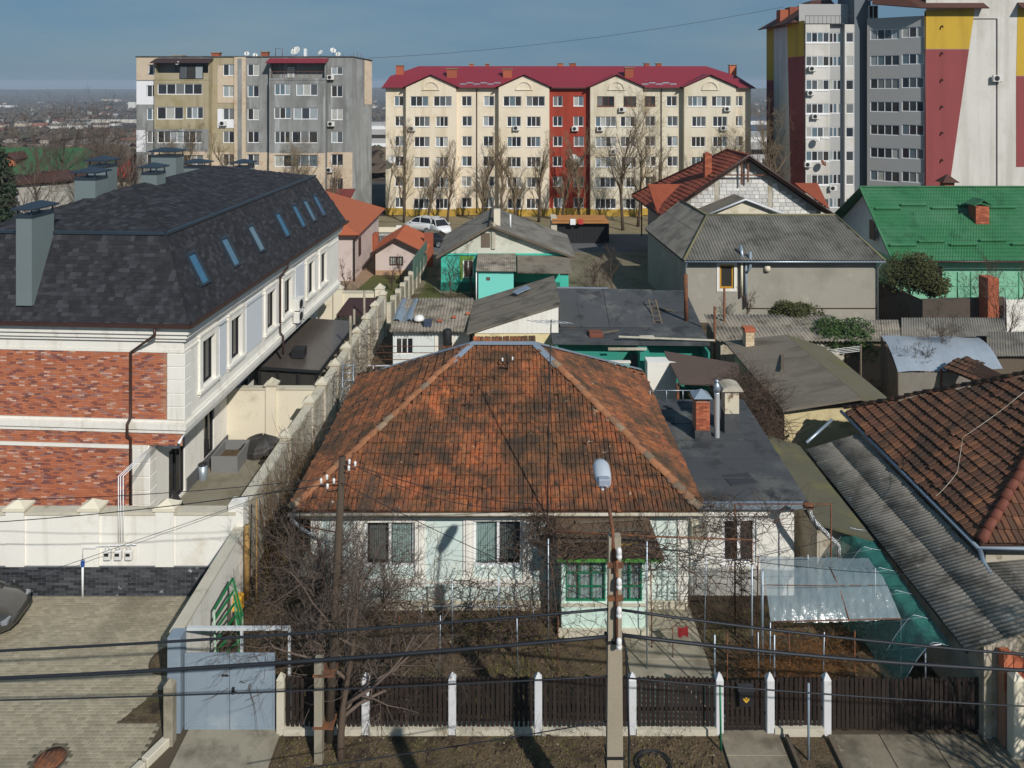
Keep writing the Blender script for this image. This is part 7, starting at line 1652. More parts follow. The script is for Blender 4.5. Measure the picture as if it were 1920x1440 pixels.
corr_face(rq_,[Lq0+dq,Lq0,Aq,Aq+dq],M_asbdark,91,su=1.5,sv=1.8,amp=0.02); corr_face(rq_,[Rq0,Rq0+dq,Aq+dq,Aq],M_asbdark,92,su=1.5,sv=1.8,amp=0.02)
MB().bar(Lq0,Aq,0.08,0.16).bar(Aq,Rq0,0.08,0.16).bar(Aq+Vector((0,0,.1)),Aq+dq+Vector((0,0,.1)),0.3,0.08).build('barge_board',M_oldwood,rq_)
MB(MQ).box(XA(926,YQ+1),XA(938,YQ+1),0.8,1.5,qap-0.6,ZA(393,YQ+1)).build('chimney',M_wcream,tq); MB(MQ).tube([(XA(957,YQ+2),2,qap-0.9),(XA(957,YQ+2),2,ZA(402,YQ+2))],0.07,6).build('vent_pipe',M_wpvc,tq)
# its front annex and awning
yq=57.6; X0,X1=XA(897,yq),XA(963,yq)
MB().box(X0,X1,yq,YQ-0.06,0,2.45).build('annex_wall',mk('light_turquoise',lin(118,214,200),rough=0.88,var=0.06,scale=0.8,bump=0.08),tq)
MB().box(X0+0.6,X0+0.9,yq-0.02,yq-0.003,1.75,2.0).build('annex_vent',M_oldwood,tq)
corrugated(tq,(X0-0.2,yq-0.3,2.52),(1,0,0),(0,3.7,0.55),X1-X0+0.4,3.7,M_asb,1.1,1.9,seed=93)
MB().slab([(X1+0.3,yq-0.2,2.42),(XA(1072,yq),yq-0.2,2.35),(XA(1068,YQ),YQ-0.1,2.85),(X1+0.3,YQ-0.1,2.95)],0.07).build('awning',M_feltbrown,tq)
MB().box(XA(1050,yq),XA(1066,yq),yq,yq+0.1,0,2.25).build('awning_panel',M_turq,tq); MB().tube([(X0-0.15,yq-0.2,0),(X0-0.15,yq-0.2,2.4)],0.05,6).build('downpipe',M_wpvc,tq)
# ------------------------------------------------------------------ pink outbuildings with orange roofs
M_pink=mk('pink_plaster',lin(204,186,178),rough=0.9,var=0.06,scale=0.8,bump=0.08,stain=[(lin(184,164,152),0.9,0.64,0.1)])
M_oroof=mk('orange_metal_tile',lin(172,92,58),rough=0.6,var=0.1,scale=0.8,fine=8,fvar=0.06,bump=0.1)
tk=thing('pink_outbuilding','small pink gabled outbuilding with orange roof and barred window','outbuilding',(-13,68,0))
YK=66.0; MK=frame(0,YK); k0,k1=XA(704,YK),XA(792,YK); ke=ZA(470,YK); kx=XA(742,YK); ka=ZA(456,YK)+0.35
kw=[(XA(730,YK),XA(756,YK),ZA(498,YK),ZA(481,YK))]
b=MB(MK); b.facade(k0,k1,0.4,ke,kw,0.12); b.quad((k0,6,0),(k0,0,0),(k0,0,ke),(k0,6,ke)); b.quad((k1,0,0),(k1,6,0),(k1,6,ke),(k1,0,ke)); b.slab([(k0,0,ke),(k1,0,ke),(kx,0,ka)],0.1,(0,-1,0)); b.build('wall',M_pink,tk)
MB(MK).box(k0-0.03,k1+0.03,-0.05,-0.003,0,0.42).build('plinth',mk('stone_plinth',lin(176,140,108),rough=0.9,bump=0.2),tk)
w=window(tk,MK,*kw[0],n=2,depth=0.1,ft=0.1,fm=M_brownmetal); b=MB(MK)
for i in range(6): x=kw[0][0]+(kw[0][1]-kw[0][0])*(i+0.5)/6; b.box(x-0.015,x+0.015,-0.03,-0.005,kw[0][2],kw[0][3])
b.build('window_bars',M_black,w)
dk=Vector((0,6.6,0)); l0=Vector((k0-0.35,YK-0.5,ke-0.2)); r0=Vector((k1+0.35,YK-0.5,ke-0.2)); a0=Vector((kx,YK-0.5,ka+0.12)); ab=a0+dk
def seam_roof(parent,pts,mat,per=0.28,seed=1):
    corr_face(parent,pts,mat,seed,su=2.2,sv=20,amp=0.02,per=per)
b=MB(); b.slab([l0+dk,l0,a0,ab],0.1); b.slab([r0,r0+dk,ab,a0],0.1); rk=b.build('roof',M_oroof,tk)
seam_roof(rk,[l0+dk,l0,a0,ab],M_oroof); seam_roof(rk,[r0,r0+dk,ab,a0],M_oroof)
MB().bar(l0,a0,0.06,0.18).bar(a0,r0,0.06,0.18).build('verge',M_brownmetal,rk); MB().tube([l0,l0+Vector((0,.1,-.25)),(k0-0.05,YK-0.05,ke-0.6),(k0-0.05,YK-0.05,0)],0.07,6).build('downpipe',M_brownmetal,tk)
tk=thing('pink_house','pink house with orange roof just behind the mansard building','house',(-19,70,0))
xk=XA(663,64); MB().box(xk-9,xk,64,76,0,4.2).build('wall',M_pink,tk)
MB().slab([(xk+0.6,63.3,4.1),(xk+0.6,76.6,4.1),(xk-4.5,72,6.6),(xk-4.5,67,6.6)],0.12).slab([(xk-9.6,63.3,4.1),(xk+0.6,63.3,4.1),(xk-4.5,67,6.6)],0.12).build('roof',M_oroof,tk)
MB().box(xk,xk+0.04,66,67,1.6,3.2).build('window',M_brownmetal,tk); MB().tube([(xk+0.5,63.5,4.0),(xk+0.1,63.8,3.6),(xk+0.1,63.8,0)],0.07,6).build('downpipe',M_brownmetal,tk)
t=thing('brick_yard_wall','orange brick yard wall with pillars before the parking place','wall',(-14.5,72,0))
yb=72.5; s=MB().box(XA(654,yb),XA(706,yb),yb,yb+0.25,0.7,ZA(441,yb)).build('panel',M_oroof,t); MB().box(XA(654,yb),XA(706,yb),yb-0.05,yb+0.3,0,0.69).build('foot',M_concw,t)
for px in (655,705): MB().box(XA(px,yb)-0.22,XA(px,yb)+0.22,yb-0.1,yb+0.35,0,ZA(436,yb)).build('pillar',M_redbrick,t)
MB().box(XA(795,69),XA(812,69),69,69.3,0,ZA(437,69)).build('end_pillar',M_redbrick,t)
t=thing('yard_divider','concrete wall with pale coping and green sheet fence between back yards','wall',(-8,58,0))
a,c=Vector((XA(728,51.5),51.5,0)),Vector((XA(797,67),67,0)); N=9
for k in range(N):
    p=a.lerp(c,k/N); q=a.lerp(c,(k+1)/N); z=1.6
    MB().slab([(p.x-0.15,p.y,z),(p.x+0.15,p.y,z),(q.x+0.15,q.y-.03,z),(q.x-0.15,q.y-.03,z)],z,(0,0,1)).build('panel',M_conc,t)
    MB().box(p.x-0.2,p.x+0.2,p.y-0.2,p.y+0.2,0,1.8).build('pillar',M_concw,t)
for k in range(4):
    p=a.lerp(c,0.55+k*0.11); q=a.lerp(c,0.55+(k+1)*0.11); MB().slab([(p.x+0.2,p.y,1.0),(q.x+0.2,q.y,1.0),(q.x+0.2,q.y,2.9),(p.x+0.2,p.y,2.9)],0.04,(1,0,0)).build('sheet_panel',mk('dull_green_sheet',lin(96,122,108),rough=0.6,bump=0.05),t)
sheet('back_lawn',[(XA(660,60),60.2),(XA(720,52),52),(XA(735,53),53),(XA(790,65.8),65.8),(XA(700,65.8),65.8)],0.02,M_lawn)
sheet('yard_grass',[(XA(770,55),51.5),(XA(850,51.5),51.5),(XA(825,61),60.5),(XA(800,64),64)],0.02,M_lawn)
sheet('brown_yard',[(XA(632,52),51.6),(XA(715,52),51.6),(XA(700,65),66),(XA(668,72),72),(XA(650,72),72)],0.014,mk('brown_paving',lin(150,124,98),rough=0.95,var=0.15,scale=1,fine=12,bump=0.2))
# dark metal stall/garage with orange timber edge and signs
t=thing('dark_kiosk','dark metal kiosk with orange timber roof edge and small signs','kiosk',(7,80,0))
yk=79.0; MB().box(XA(1045,yk),XA(1142,yk),yk,yk+3,0,ZA(420,yk)).build('body',M_black,t)
for k in range(14): MB().box(XA(1046,yk)+k*0.39,XA(1046,yk)+k*0.39+0.05,yk-0.03,yk-0.002,0.1,ZA(422,yk)).build('rib',M_black,t)
MB().box(XA(1034,yk),XA(1140,yk),yk-0.6,yk+3.2,ZA(417,yk),ZA(413,yk)).box(XA(1034,yk),XA(1132,yk),yk-0.7,yk-0.61,ZA(411,yk),ZA(408,yk)).build('roof_edge',mk('orange_timber',lin(176,120,66),rough=0.8,bump=0.1),t)
MB().box(XA(1068,yk),XA(1078,yk),yk-0.76,yk-0.72,ZA(419,yk),ZA(408,yk)).build('white_sign',M_wpvc,t); MB().box(XA(1083,yk),XA(1092,yk),yk-0.76,yk-0.72,ZA(418,yk),ZA(408,yk)).build('red_sign',mk('red_sign',lin(190,60,56),bump=0),t)
MB().box(XA(1033,yk),XA(1044,yk),yk-0.3,yk+2,0,ZA(408,yk)).build('side_post',M_concw,t)
t=thing('roadside_railing','low concrete and pipe railing along the far street','railing',(-5,83.6,0))
MB().box(XA(610,85),XA(800,85),84.9,85.1,0,0.55).build('wall',M_wcream,t)
t=thing('wooden_sign_gate','grey metal mesh gate beside pink outbuilding','gate',(-13.5,73,0))
for k in range(9): MB().box(XA(700,73)+0.35*k,XA(700,73)+0.35*k+0.06,73,73.05,0.1,2.4).build('bar',M_galv,t)
MB().box(XA(700,73),XA(700,73)+3.2,73.06,73.1,0.2,0.28).box(XA(700,73),XA(700,73)+3.2,73.06,73.1,2.2,2.28).build('rail',M_galv,t)
MB().box(XA(743,73),XA(753,73),72.9,73.2,0,ZA(423,73)).build('post',M_wwhite,t)
# ------------------------------------------------------------------ far town, woods and neighbours on the left
rr=random.Random(77)
M_farw=mk('far_house_wall',(0.5,0.5,0.5),rough=0.9,var=0.05,bump=0,pal=[lin(206,200,190),lin(186,176,164),lin(216,214,208),lin(196,182,160)])
def far_house(x,y,w,d,h,label,grp,name='far_house'):
    z=terrain_z(x,y); t=thing(name,label,'house',(x,y,z),0,grp)
    MB().box(x-w/2,x+w/2,y-d/2,y+d/2,z-1,z+h).build('wall',M_farw,t)
    MB().slab([(x-w/2-.4,y-d/2-.4,z+h),(x+w/2+.4,y-d/2-.4,z+h),(x+w/2+.4,y,z+h*1.55),(x-w/2-.4,y,z+h*1.55)],0.2).slab([(x+w/2+.4,y+d/2+.4,z+h),(x-w/2-.4,y+d/2+.4,z+h),(x-w/2-.4,y,z+h*1.55),(x+w/2+.4,y,z+h*1.55)],0.2).build('roof',mk('far_roof',(0.2,0.1,0.1),rough=0.9,bump=0,pal=[lin(112,72,60),lin(120,112,104),lin(96,84,76),lin(140,92,70)]),t)
for k in range(110):
    y=300*math.exp(rr.random()*2.2); px=rr.uniform(-40,262) if k<84 else rr.choice((rr.uniform(698,722),rr.uniform(1404,1440)))
    x=XA(px,y); far_house(x,y,rr.uniform(9,17),rr.uniform(8,12),rr.uniform(3.0,5.0),'tiny pale house in the far valley left of grey block' if k<84 else ('tiny far house glimpsed in gap between grey and cream blocks' if px<1000 else 'tiny far house glimpsed in gap between cream block and tower'),'far valley houses')
for (px,y,w,h,lb) in ((208,2600,60,9,'long pale hall below the far hills'),(15,1900,30,6,'white hall at far left of the valley'),(222,1000,60,5,'low white market hall in the valley by grey block'),(140,900,26,5,'second low pale hall in the valley behind bare trees'),(252,1700,16,20,'pale far tower at the left edge of grey block')):
    x=XA(px,y); z=terrain_z(x,y); t=thing('far_hall',lb,'building',(x,y,z)); MB().box(x-w/2,x+w/2,y-12,y+12,z-2,z+h).build('wall',M_farw,t); MB().box(x-w/2-.5,x+w/2+.5,y-12.5,y+12.5,z+h+.01,z+h+.8).build('roof',M_felt,t)
for (px,y,w,top,lb) in ((708,260,26,232,'grey panel block glimpsed between the two apartment blocks'),(1424,240,22,222,'dark blue far block glimpsed left of the tower'),(1422,190,14,252,'pale far block low beside the tower')):
    x=XA(px,y); z=terrain_z(x,y); zt=ZA(top,y); t=thing('far_block',lb,'apartment block',(x,y,z)); MB().box(x-w/2,x+w/2,y,y+14,z-2,zt).build('wall',M_tgrey if 'blue' not in lb else mk('far_blue',lin(84,100,120),bump=0),t)
    for r in range(6): MB().box(x-w/2+.5,x+w/2-.5,y-0.1,y-0.01,zt-2-3*r,zt-0.8-3*r).build('window_band',M_panedark if r%2 else M_wpvc,t)
# far woods: one mass of small bare crowns
vs=[];fs=[]
def blob(x,y,z,r,h):
    b=len(vs); n=6
    for (q,hh) in ((0.7,0.15),(1.0,0.5),(0.55,0.85)):
        a0=rr.uniform(0,6)
        for k in range(n): a=a0+2*math.pi*k/n; s=rr.uniform(0.75,1.2); vs.append((x+r*q*s*math.cos(a),y+r*q*s*math.sin(a),z+h*hh*rr.uniform(0.9,1.1)))
    vs.append((x,y,z+h))
    for l in range(2):
        for k in range(n): fs.append((b+l*n+k,b+l*n+(k+1)%n,b+(l+1)*n+(k+1)%n,b+(l+1)*n+k))
    for k in range(n): fs.append((b+2*n+k,b+2*n+(k+1)%n,b+3*n))
for k in range(5200):
    y=190*math.exp((rr.random()**0.8)*3.1); px=rr.uniform(-80,275) if k%6 else rr.choice((rr.uniform(690,730),rr.uniform(1400,1445)))
    x=XA(px,y)
    if math.sin(x*0.011+y*0.004)+math.sin(y*0.013)*0.8<-0.5: continue
    blob(x,y,terrain_z(x,y)-0.5,rr.uniform(2.5,5.0),rr.uniform(5,10))
stuff(tag(MB().add(vs,fs).build('far_wood',mk('far_wood_tone',(0.1,0.08,0.06),rough=0.95,var=0.3,scale=0.1,bump=0,rnd=0.25,pal=[lin(92,78,66),lin(82,72,62),lin(100,88,72),lin(74,72,58)])),'bare brown woodland across the far valley','woodland'))
# green-roofed and red-roofed houses on the left
t=thing('old_green_roof_house','house with dark green roof and brown dormer at far left','house',(-62,100,0))
zt=lambda py,y: ZA(py,y)
z0=terrain_z(-62,100); MB().box(-74,-58.5,100,110,z0-1,zt(324,99)).build('wall',M_oldwall,t)
gq=[(-75,99,zt(326,99)),(-57.5,99,zt(326,99)),(-60,105,zt(276,105)),(-75,105,zt(276,105))]; MB().slab(gq,0.15).slab([(-57.5,111,zt(326,99)),(-75,111,zt(326,99)),(-75,105,zt(276,105)),(-60,105,zt(276,105))],0.15).slab([(-57.5,99,zt(326,99)),(-57.5,111,zt(326,99)),(-60,105,zt(276,105))],0.15).build('roof',mk('dull_green_roof',lin(54,100,62),rough=0.7,var=0.15,scale=0.3,bump=0.1),t)
dx=XA(6,100); MB().box(dx-1.2,dx+1.2,100.4,104,zt(312,100),zt(297,100)).build('dormer',M_redbrick,t); MB().slab([(dx-1.7,100,zt(300,100)),(dx,100,zt(289,100)),(dx,104.5,zt(289,100)),(dx-1.7,104.5,zt(300,100))][::-1],0.1).slab([(dx+1.7,100,zt(300,100)),(dx,100,zt(289,100)),(dx,104.5,zt(289,100)),(dx+1.7,104.5,zt(300,100))],0.1).build('dormer_roof',M_troof,t)
for px in (8,16,24): window(t,frame(0,99.98),XA(px-3,100),XA(px+3,100),zt(352,100),zt(338,100),n=1,depth=0.05,ft=0.15)
t=thing('red_roof_house','small house with bright red roof between bare trees and grey block','house',(-54,108,0))
z0=terrain_z(-54,108); MB().box(-57.5,-51.5,108,115,z0-1,zt(330,107)).build('wall',M_oldwall,t); MB().slab([(-58,107,zt(332,107)),(-51,107,zt(332,107)),(-52.2,112,zt(288,112)),(-56.5,112,zt(288,112))],0.15).build('roof',mk('bright_red_roof',lin(150,58,48),rough=0.7,var=0.1,bump=0.05),t)
t=thing('grey_garage','long grey walled garage with dark roof behind mansard chimneys','garage',(-46,78,0))
MB().box(XA(10,80),XA(128,80),80,86,0,ZA(345,80)).build('wall',mk('garage_plaster',lin(168,164,154),rough=0.9,var=0.12,scale=0.5,bump=0.1),t); MB().slab([(XA(0,80),79.5,ZA(345,80)),(XA(132,80),79.5,ZA(336,80)),(XA(132,80),87,ZA(330,80)),(XA(0,80),87,ZA(335,80))],0.15).build('roof',M_troof,t)
# ------------------------------------------------------------------ trees
kw_pop=dict(levels=4,upright=1.0,first=0.10,kids=(16,7,5,3),lens=(0.42,0.5,0.5,0.5),spread=0.75,minr=0.0085,trunk_r=0.16)
kw_big=dict(levels=4,upright=0.6,first=0.25,kids=(13,8,6,4),lens=(0.6,0.5,0.5,0.45),spread=1.0,minr=0.009,trunk_r=0.2)
spots=[(757,405,11.0,0,'bare tree at left end of the cream block'),(800,405,9.5,0,'bare tree before second window column of cream block'),(838,405,9.0,1,'bare tree left of the cream block entrance'),(905,405,10.5,0,'broad bare tree in the middle of cream block left half'),(940,405,10.5,1,'bare tree left of the red section, second from it'),(968,405,9.5,0,'twiggy bare tree before left bay next to red section'),(1010,407,10.5,1,'bare tree just left of the red section'),(1052,405,10.5,0,'bare tree before the red section left window'),(1088,405,10.0,1,'bare tree at right edge of the red section'),(1168,432,13.5,2,'tall spreading bare tree right of the red section'),(1196,425,10.5,2,'bare tree beside the tall one, before pale half of cream block'),(1225,405,9.0,1,'bare tree behind the red tiled roof'),(1375,400,9.5,2,'bare tree at right end of the cream block'),(1395,398,11.0,0,'bare tree right of cream block near tower'),(1445,400,11.5,2,'dense bare tree at the left foot of the tower'),
 (300,380,9.0,2,'bare tree at the left end of grey block'),(345,385,10.0,2,'spreading bare tree before beige loggias of grey block'),(450,390,11.0,0,'narrow bare tree before stone pilaster of grey block'),(565,388,8.5,2,'round crowned bare tree low at right of grey block'),(620,392,7.0,1,'small bare tree by the red annex of grey block')]
protos={}
for i,(px,py,h,kd,lb) in enumerate(spots):
    h*=1.22; p=W(px,py,0); p.y=min(p.y,91.0); p.x=XA(px,p.y); key=(kd,i%2)
    if key not in protos:
        o=bare_tree('bare_tree',lb,(p.x,p.y,0),h,100+i,'bare trees before the apartment blocks',mk('tan_twig',lin(136,118,92),rough=0.95,var=0.25,scale=0.6,bump=0),M_bark,**dict(kw_pop if kd<2 else kw_big)); protos[key]=(o,h)
    else:
        s,h0=protos[key]; copy_tree(s,(p.x,p.y,0),i*1.7,h/h0,lb)
lspots=[(75,85,15,'large bare brown tree at far left beyond green roof'),(115,95,15,'bare tree left of the middle in far left thicket'),(155,78,13.5,'bare tree rising behind first mansard chimneys'),(190,100,15.5,'tall bare tree in the far left thicket'),(225,90,14,'bare tree right of thicket near grey block'),(60,70,12.5,'bare tree above the grey garage'),(247,84,12,'bare tree right beside grey block corner'),(28,105,12,'bare tree behind the dormer of the dark green roof'),(135,120,15,'hazy bare tree deep in the far left thicket')]
pr=None
for i,(px,y,h,lb) in enumerate(lspots):
    x=XA(px,y); z=terrain_z(x,y)
    if i<2: pr2=bare_tree('bare_tree',lb,(x,y,z),h,300+i,'bare trees at far left',M_twigred,M_bark,**dict(kw_big,kids=(12,7,5,4))); pr=(pr or [])+[(pr2,h)]
    else: s,h0=pr[i%2]; copy_tree(s,(x,y,z),i*2.1,h/h0,lb)
t=shrub('fir_tree','dark fir tree cut off at the left edge',(XA(-6,75),75,6.5),2.0,2.0,6.5,2600,0.35,mk('fir_needles',lin(44,58,40),rough=0.9,var=0.3,scale=1,bump=0),5,'tree')
# yard trees
kw_small=dict(levels=4,upright=0.6,first=0.25,kids=(9,7,5,3),lens=(0.62,0.5,0.5,0.45),spread=1.0,minr=0.006,trunk_r=0.06)
for i,(px,py,h,lb) in enumerate(((885,556,4.2,'small bare tree with pale trunk before turquoise house wall'),(845,560,4.0,'thin bare sapling beside the concrete yard divider'),(752,530,2.6,'tiny bare sapling on lawn by pink outbuilding'),(735,545,2.2,'staked sapling at left of the back lawn'),(1105,600,4.2,'bare twiggy tree in yard right of turquoise house'),(1130,590,4.0,'bare bush tree behind dark felt roof'),(1150,560,4.5,'bare tree in shaded yard before the dark kiosk'),(1395,620,3.0,'thin bare sapling before grey plaster house'),(1725,760,4.2,'bare pruned tree in front of film greenhouse, left one'),(1765,755,4.5,'bare pruned tree in front of film greenhouse, right one'),(1880,690,6.5,'gnarled bare tree at right edge above greenhouse'),(1845,620,5.5,'bare twiggy tree by the stone wall'),(1910,600,5.5,'bare tree before white fence at right edge'),(650,560,3.0,'bare brown shrub by the end of mansard building'))):
    p=W(px,py,0); bare_tree('garden_tree',lb,p,h,400+i,'bare garden trees',M_twig,M_bark,**kw_small)
# foreground trees
kw_near=dict(levels=4,upright=0.35,first=0.22,kids=(12,8,7,4),lens=(0.66,0.55,0.5,0.5),spread=1.15,minr=0.005,trunk_r=0.11)
bare_tree('fruit_tree','bare fruit tree with reddish twigs before the picket fence near blue gate',(-4.3,18.75,0),5.6,501,None,M_twigred,M_bark,**dict(kw_near,kids=(15,9,7,4),lens=(0.78,0.58,0.5,0.5),upright=0.15,first=0.15,spread=1.35))
bare_tree('fruit_tree','second bare fruit tree stem leaning behind picket fence near blue gate',(-5.1,20.3,0),5.6,502,None,M_twigred,M_bark,**dict(kw_near,upright=0.4,kids=(13,9,7,4)))
bare_tree('garden_tree','bare twiggy shrub tree before the left house window',(-3.9,21.9,0),3.4,503,'bare garden trees',M_twig,M_bark,**dict(kw_near,trunk_r=0.06,kids=(10,7,6,4)))
bare_tree('garden_tree','gnarled vine like tree before the right house window',(0.0,22.2,0),2.6,504,'bare garden trees',M_twig,M_bark,**dict(kw_near,trunk_r=0.07,kids=(7,5,4,3),upright=0.2))
bare_tree('street_tree','bare street tree just outside the right edge shading the driveway apron',(14.4,14.3,0),7.5,505,None,M_twig,M_bark,**dict(kw_near,trunk_r=0.22,kids=(14,9,6,3),upright=0.4,minr=0.014))
# evergreen shrubs
M_everg=mk('evergreen_leaf',lin(58,80,36),rough=0.8,var=0.35,scale=2,fine=8,fvar=0.2,bump=0)
M_olive=mk('olive_leaf',lin(70,72,38),rough=0.85,var=0.35,scale=2,fine=8,fvar=0.2,bump=0)
for (px,py,y,rx,rz,n,m,lb) in ((1484,588,46.5,1.05,0.75,2600,M_olive,'olive brown round shrub on low corrugated roof edge'),(1528,632,44.5,1.25,1.0,3200,M_everg,'dark green shrub beside low corrugated roof, left of pair'),(1582,640,43.5,1.2,0.9,3000,M_everg,'dark green shrub near clothesline, right of pair'),(1708,510,53.0,1.45,1.35,3600,M_olive,'large dark evergreen shrub before green roofed house'),(1742,535,52.0,0.9,0.8,1600,M_olive,'smaller evergreen shrub under the green house window')):
    p=WD(px,py,y); rx*=1.45; rz*=1.35; shrub('evergreen_shrub',lb,p,rx,rx*0.9,rz,int(n*2.2),0.11,m,int(px),group='evergreen shrubs',lumps=14)
# ------------------------------------------------------------------ hedges, vines and dry growth
def growth(name,label,cat,specs,mat,loc):
    o=thing(name,label,cat,loc); b=MB()
    for k,s in enumerate(specs): tangle(b,*s)
    b.build('stems',mat,o); return o
b=MB(); r2=random.Random(8)
t=thing('bare_hedge','tall bare hedge of dry upright stems along the boundary wall','hedge',(-7.9,29,0))
for k in range(210):
    y=r2.uniform(25.6,31.0); x=bxw(y)+r2.uniform(0.5,1.35); p=Vector((x,y,0)); d=Vector((r2.gauss(-.05,.12),r2.gauss(-.05,.12),1)); pts=[p.copy()]; L=r2.uniform(1.6,3.9)
    for j in range(6): d=(d+Vector((r2.gauss(-.02,.13),r2.gauss(0,.13),0.05))).normalized(); p=p+d*L/6; pts.append(p.copy())
    q=r2.uniform(0.008,0.022); b.tube(pts,[q*(1-0.12*j) for j in range(7)],3,caps=False)
b.build('stems',M_drystem,t)
b=tangle(MB(),(-7.95,28.4,2.6),(0.6,2.7,1.0),200,19,1.2,0.008,0.3); b.build('twigs',M_twig,t)
growth('climbing_vine','brown leafless climber tangled over boundary wall behind the house','vine',[((-8.1,40,2.6),(0.6,4.5,0.6),120,21,1.5,0.013,0.0),((-7.6,37.5,1.6),(0.9,3.0,1.2),260,22,1.1,0.01,0.3)],M_twig,(-8,40,0))
growth('vine_heap','brown tangled vine mass against the pale shed right of flat roof','vine',[((11.0,33.6,2.4),(0.8,1.7,0.9),900,23,1.4,0.012,0.1),((10.7,31.3,2.2),(0.5,1.2,0.9),420,24,1.1,0.011,0.0),((11.4,36.0,2.6),(0.5,1.8,0.4),180,25,1.2,0.009,0.0)],M_twig,(10.9,33,0))
growth('dry_bush','tawny dry bush of fine stems behind the right picket gate','bush',[((7.7,20.9,0.55),(1.2,0.75,0.5),1300,26,0.6,0.006,0.3),((9.3,21.6,0.4),(0.8,0.6,0.35),380,27,0.5,0.006,0.3)],mk('tawny_stem',lin(128,88,48),rough=0.95,var=0.3,scale=3,bump=0),(7.9,20.9,0))
growth('grape_vine','leafless grape vine climbing the pipe arbour by white extension','vine',[((6.95,22.9,2.0),(0.2,0.2,1.7),150,28,1.1,0.013,0.3),((7.7,23.1,3.5),(1.3,0.25,0.2),110,29,1.3,0.010,0.0),((6.3,23.7,3.3),(0.35,0.3,0.6),110,30,0.8,0.010,0.0),((8.8,23.6,2.4),(0.9,0.3,1.0),24,36,1.4,0.008,0.0)],M_twig,(7,22.9,0))
growth('grape_vine','leafless vine bunched at eave left of the porch','vine',[((0.95,23.3,3.1),(0.35,0.25,0.5),300,31,0.8,0.009,0.0),((1.15,23.2,1.6),(0.12,0.15,1.4),90,32,1.0,0.010,0.5),((2.6,22.6,3.0),(1.2,0.4,0.25),160,33,1.2,0.008,0.0)],M_twig,(1,23.3,0))
growth('grape_vine','thin leafless vine stems trained along railing before house windows','vine',[((-1.2,22.4,0.9),(2.4,0.25,0.7),230,34,1.2,0.008,0.1),((-4.6,22.6,1.2),(0.9,0.5,1.0),110,35,1.2,0.009,0.2)],M_twig,(-1.5,22.4,0))
growth('arbour_vine','long bare vine canes over the arbour from porch to white extension','vine',[((3.4,22.3,2.95),(2.3,0.5,0.3),150,44,2.0,0.012,0.0,0.3,8),((5.7,22.7,1.9),(0.9,0.4,1.2),90,45,1.8,0.011,0.2,0.3,8),((2.2,22.0,1.2),(1.6,0.4,0.9),50,46,1.8,0.010,0.2,0.3,8)],M_twig,(3.4,22.3,0))
growth('arbour_vine','long bare vine canes trained before the two house windows','vine',[((-1.6,22.5,1.15),(3.0,0.4,0.7),150,47,1.8,0.012,0.1,0.3,8),((0.3,22.7,2.3),(0.8,0.4,0.9),60,48,1.5,0.010,0.0,0.3,8)],M_twig,(-1.6,22.5,0))
growth('thicket','dense dark bare thicket between blue gate and the picket fence','thicket',[((-5.5,21.0,2.1),(1.3,1.2,1.7),60,49,1.7,0.011,0.25,0.26,7),((-4.6,19.4,2.2),(1.2,0.6,1.5),36,50,1.5,0.010,0.2,0.26,7),((-6.8,19.9,1.7),(0.8,0.3,0.8),70,51,1.4,0.009,0.0,0.26,7)],M_twigred,(-5.5,21,0))
growth('dry_undergrowth','dark dry undergrowth between blue gate and the tiled house','undergrowth',[((-7.3,22.8,0.55),(0.9,1.6,0.5),360,37,0.7,0.007,0.3),((-6.0,21.8,0.6),(0.7,1.2,0.5),380,38,0.8,0.007,0.3)],M_drystem,(-7,22.5,0))
growth('dry_shrub','brown leafless bush at the rear corner of the mansard building','bush',[((XA(655,56),55,0.8),(0.9,1.6,0.7),420,39,1.2,0.012,0.5)],M_twigred,(-12.5,55,0))
growth('rose_bush','low thorny twigs along the foot of the picket fence','bush',[((1.5,19.1,0.2),(3.5,0.25,0.2),160,40,0.6,0.005,0.6),((-1.8,21.0,0.35),(3.0,0.8,0.3),240,41,0.7,0.005,0.5)],M_twig,(1.5,19.1,0))
# grass tufts and litter: countless, one object each kind of ground
vs=[];fs=[]
def tuft(x,y,z,h,n):
    for k in range(n):
        a=rr.uniform(0,6.28); l=h*rr.uniform(.5,1.2); w=0.006; dx,dy=math.cos(a),math.sin(a); lean=rr.uniform(.2,.9)*l
        b=len(vs); vs.extend([(x-dy*w,y+dx*w,z),(x+dy*w,y-dx*w,z),(x+dx*lean,y+dy*lean,z+l)]); fs.append((b,b+1,b+2))
for k in range(1500):
    x=rr.uniform(-5.9,5.2); y=rr.uniform(17.6,19.35)
    if rr.random()<0.75 and math.sin(x*2.1)+math.sin(y*3+x)<0.3: continue
    tuft(x,y,0.004,0.07,5)
for k in range(2600):
    x=rr.uniform(-6.2,3.2) if k%3 else rr.uniform(5.9,12); y=rr.uniform(19.9,23.9)
    if math.sin(x*1.3+1)+math.sin(y*2.2)<-0.4: continue
    tuft(x,y,0.006,0.13,7)
stuff(tag(MB().add(vs,fs).build('weeds',mk('weed_blade',(0.1,0.1,0.03),rough=0.9,var=0.3,scale=1.0,bump=0,rnd=0.3,pal=[lin(104,108,44),lin(122,108,66),lin(92,92,44),lin(138,122,82),lin(120,122,40)])),'sparse weeds and dry grass on verge and garden soil','weeds'))
vs=[];fs=[]
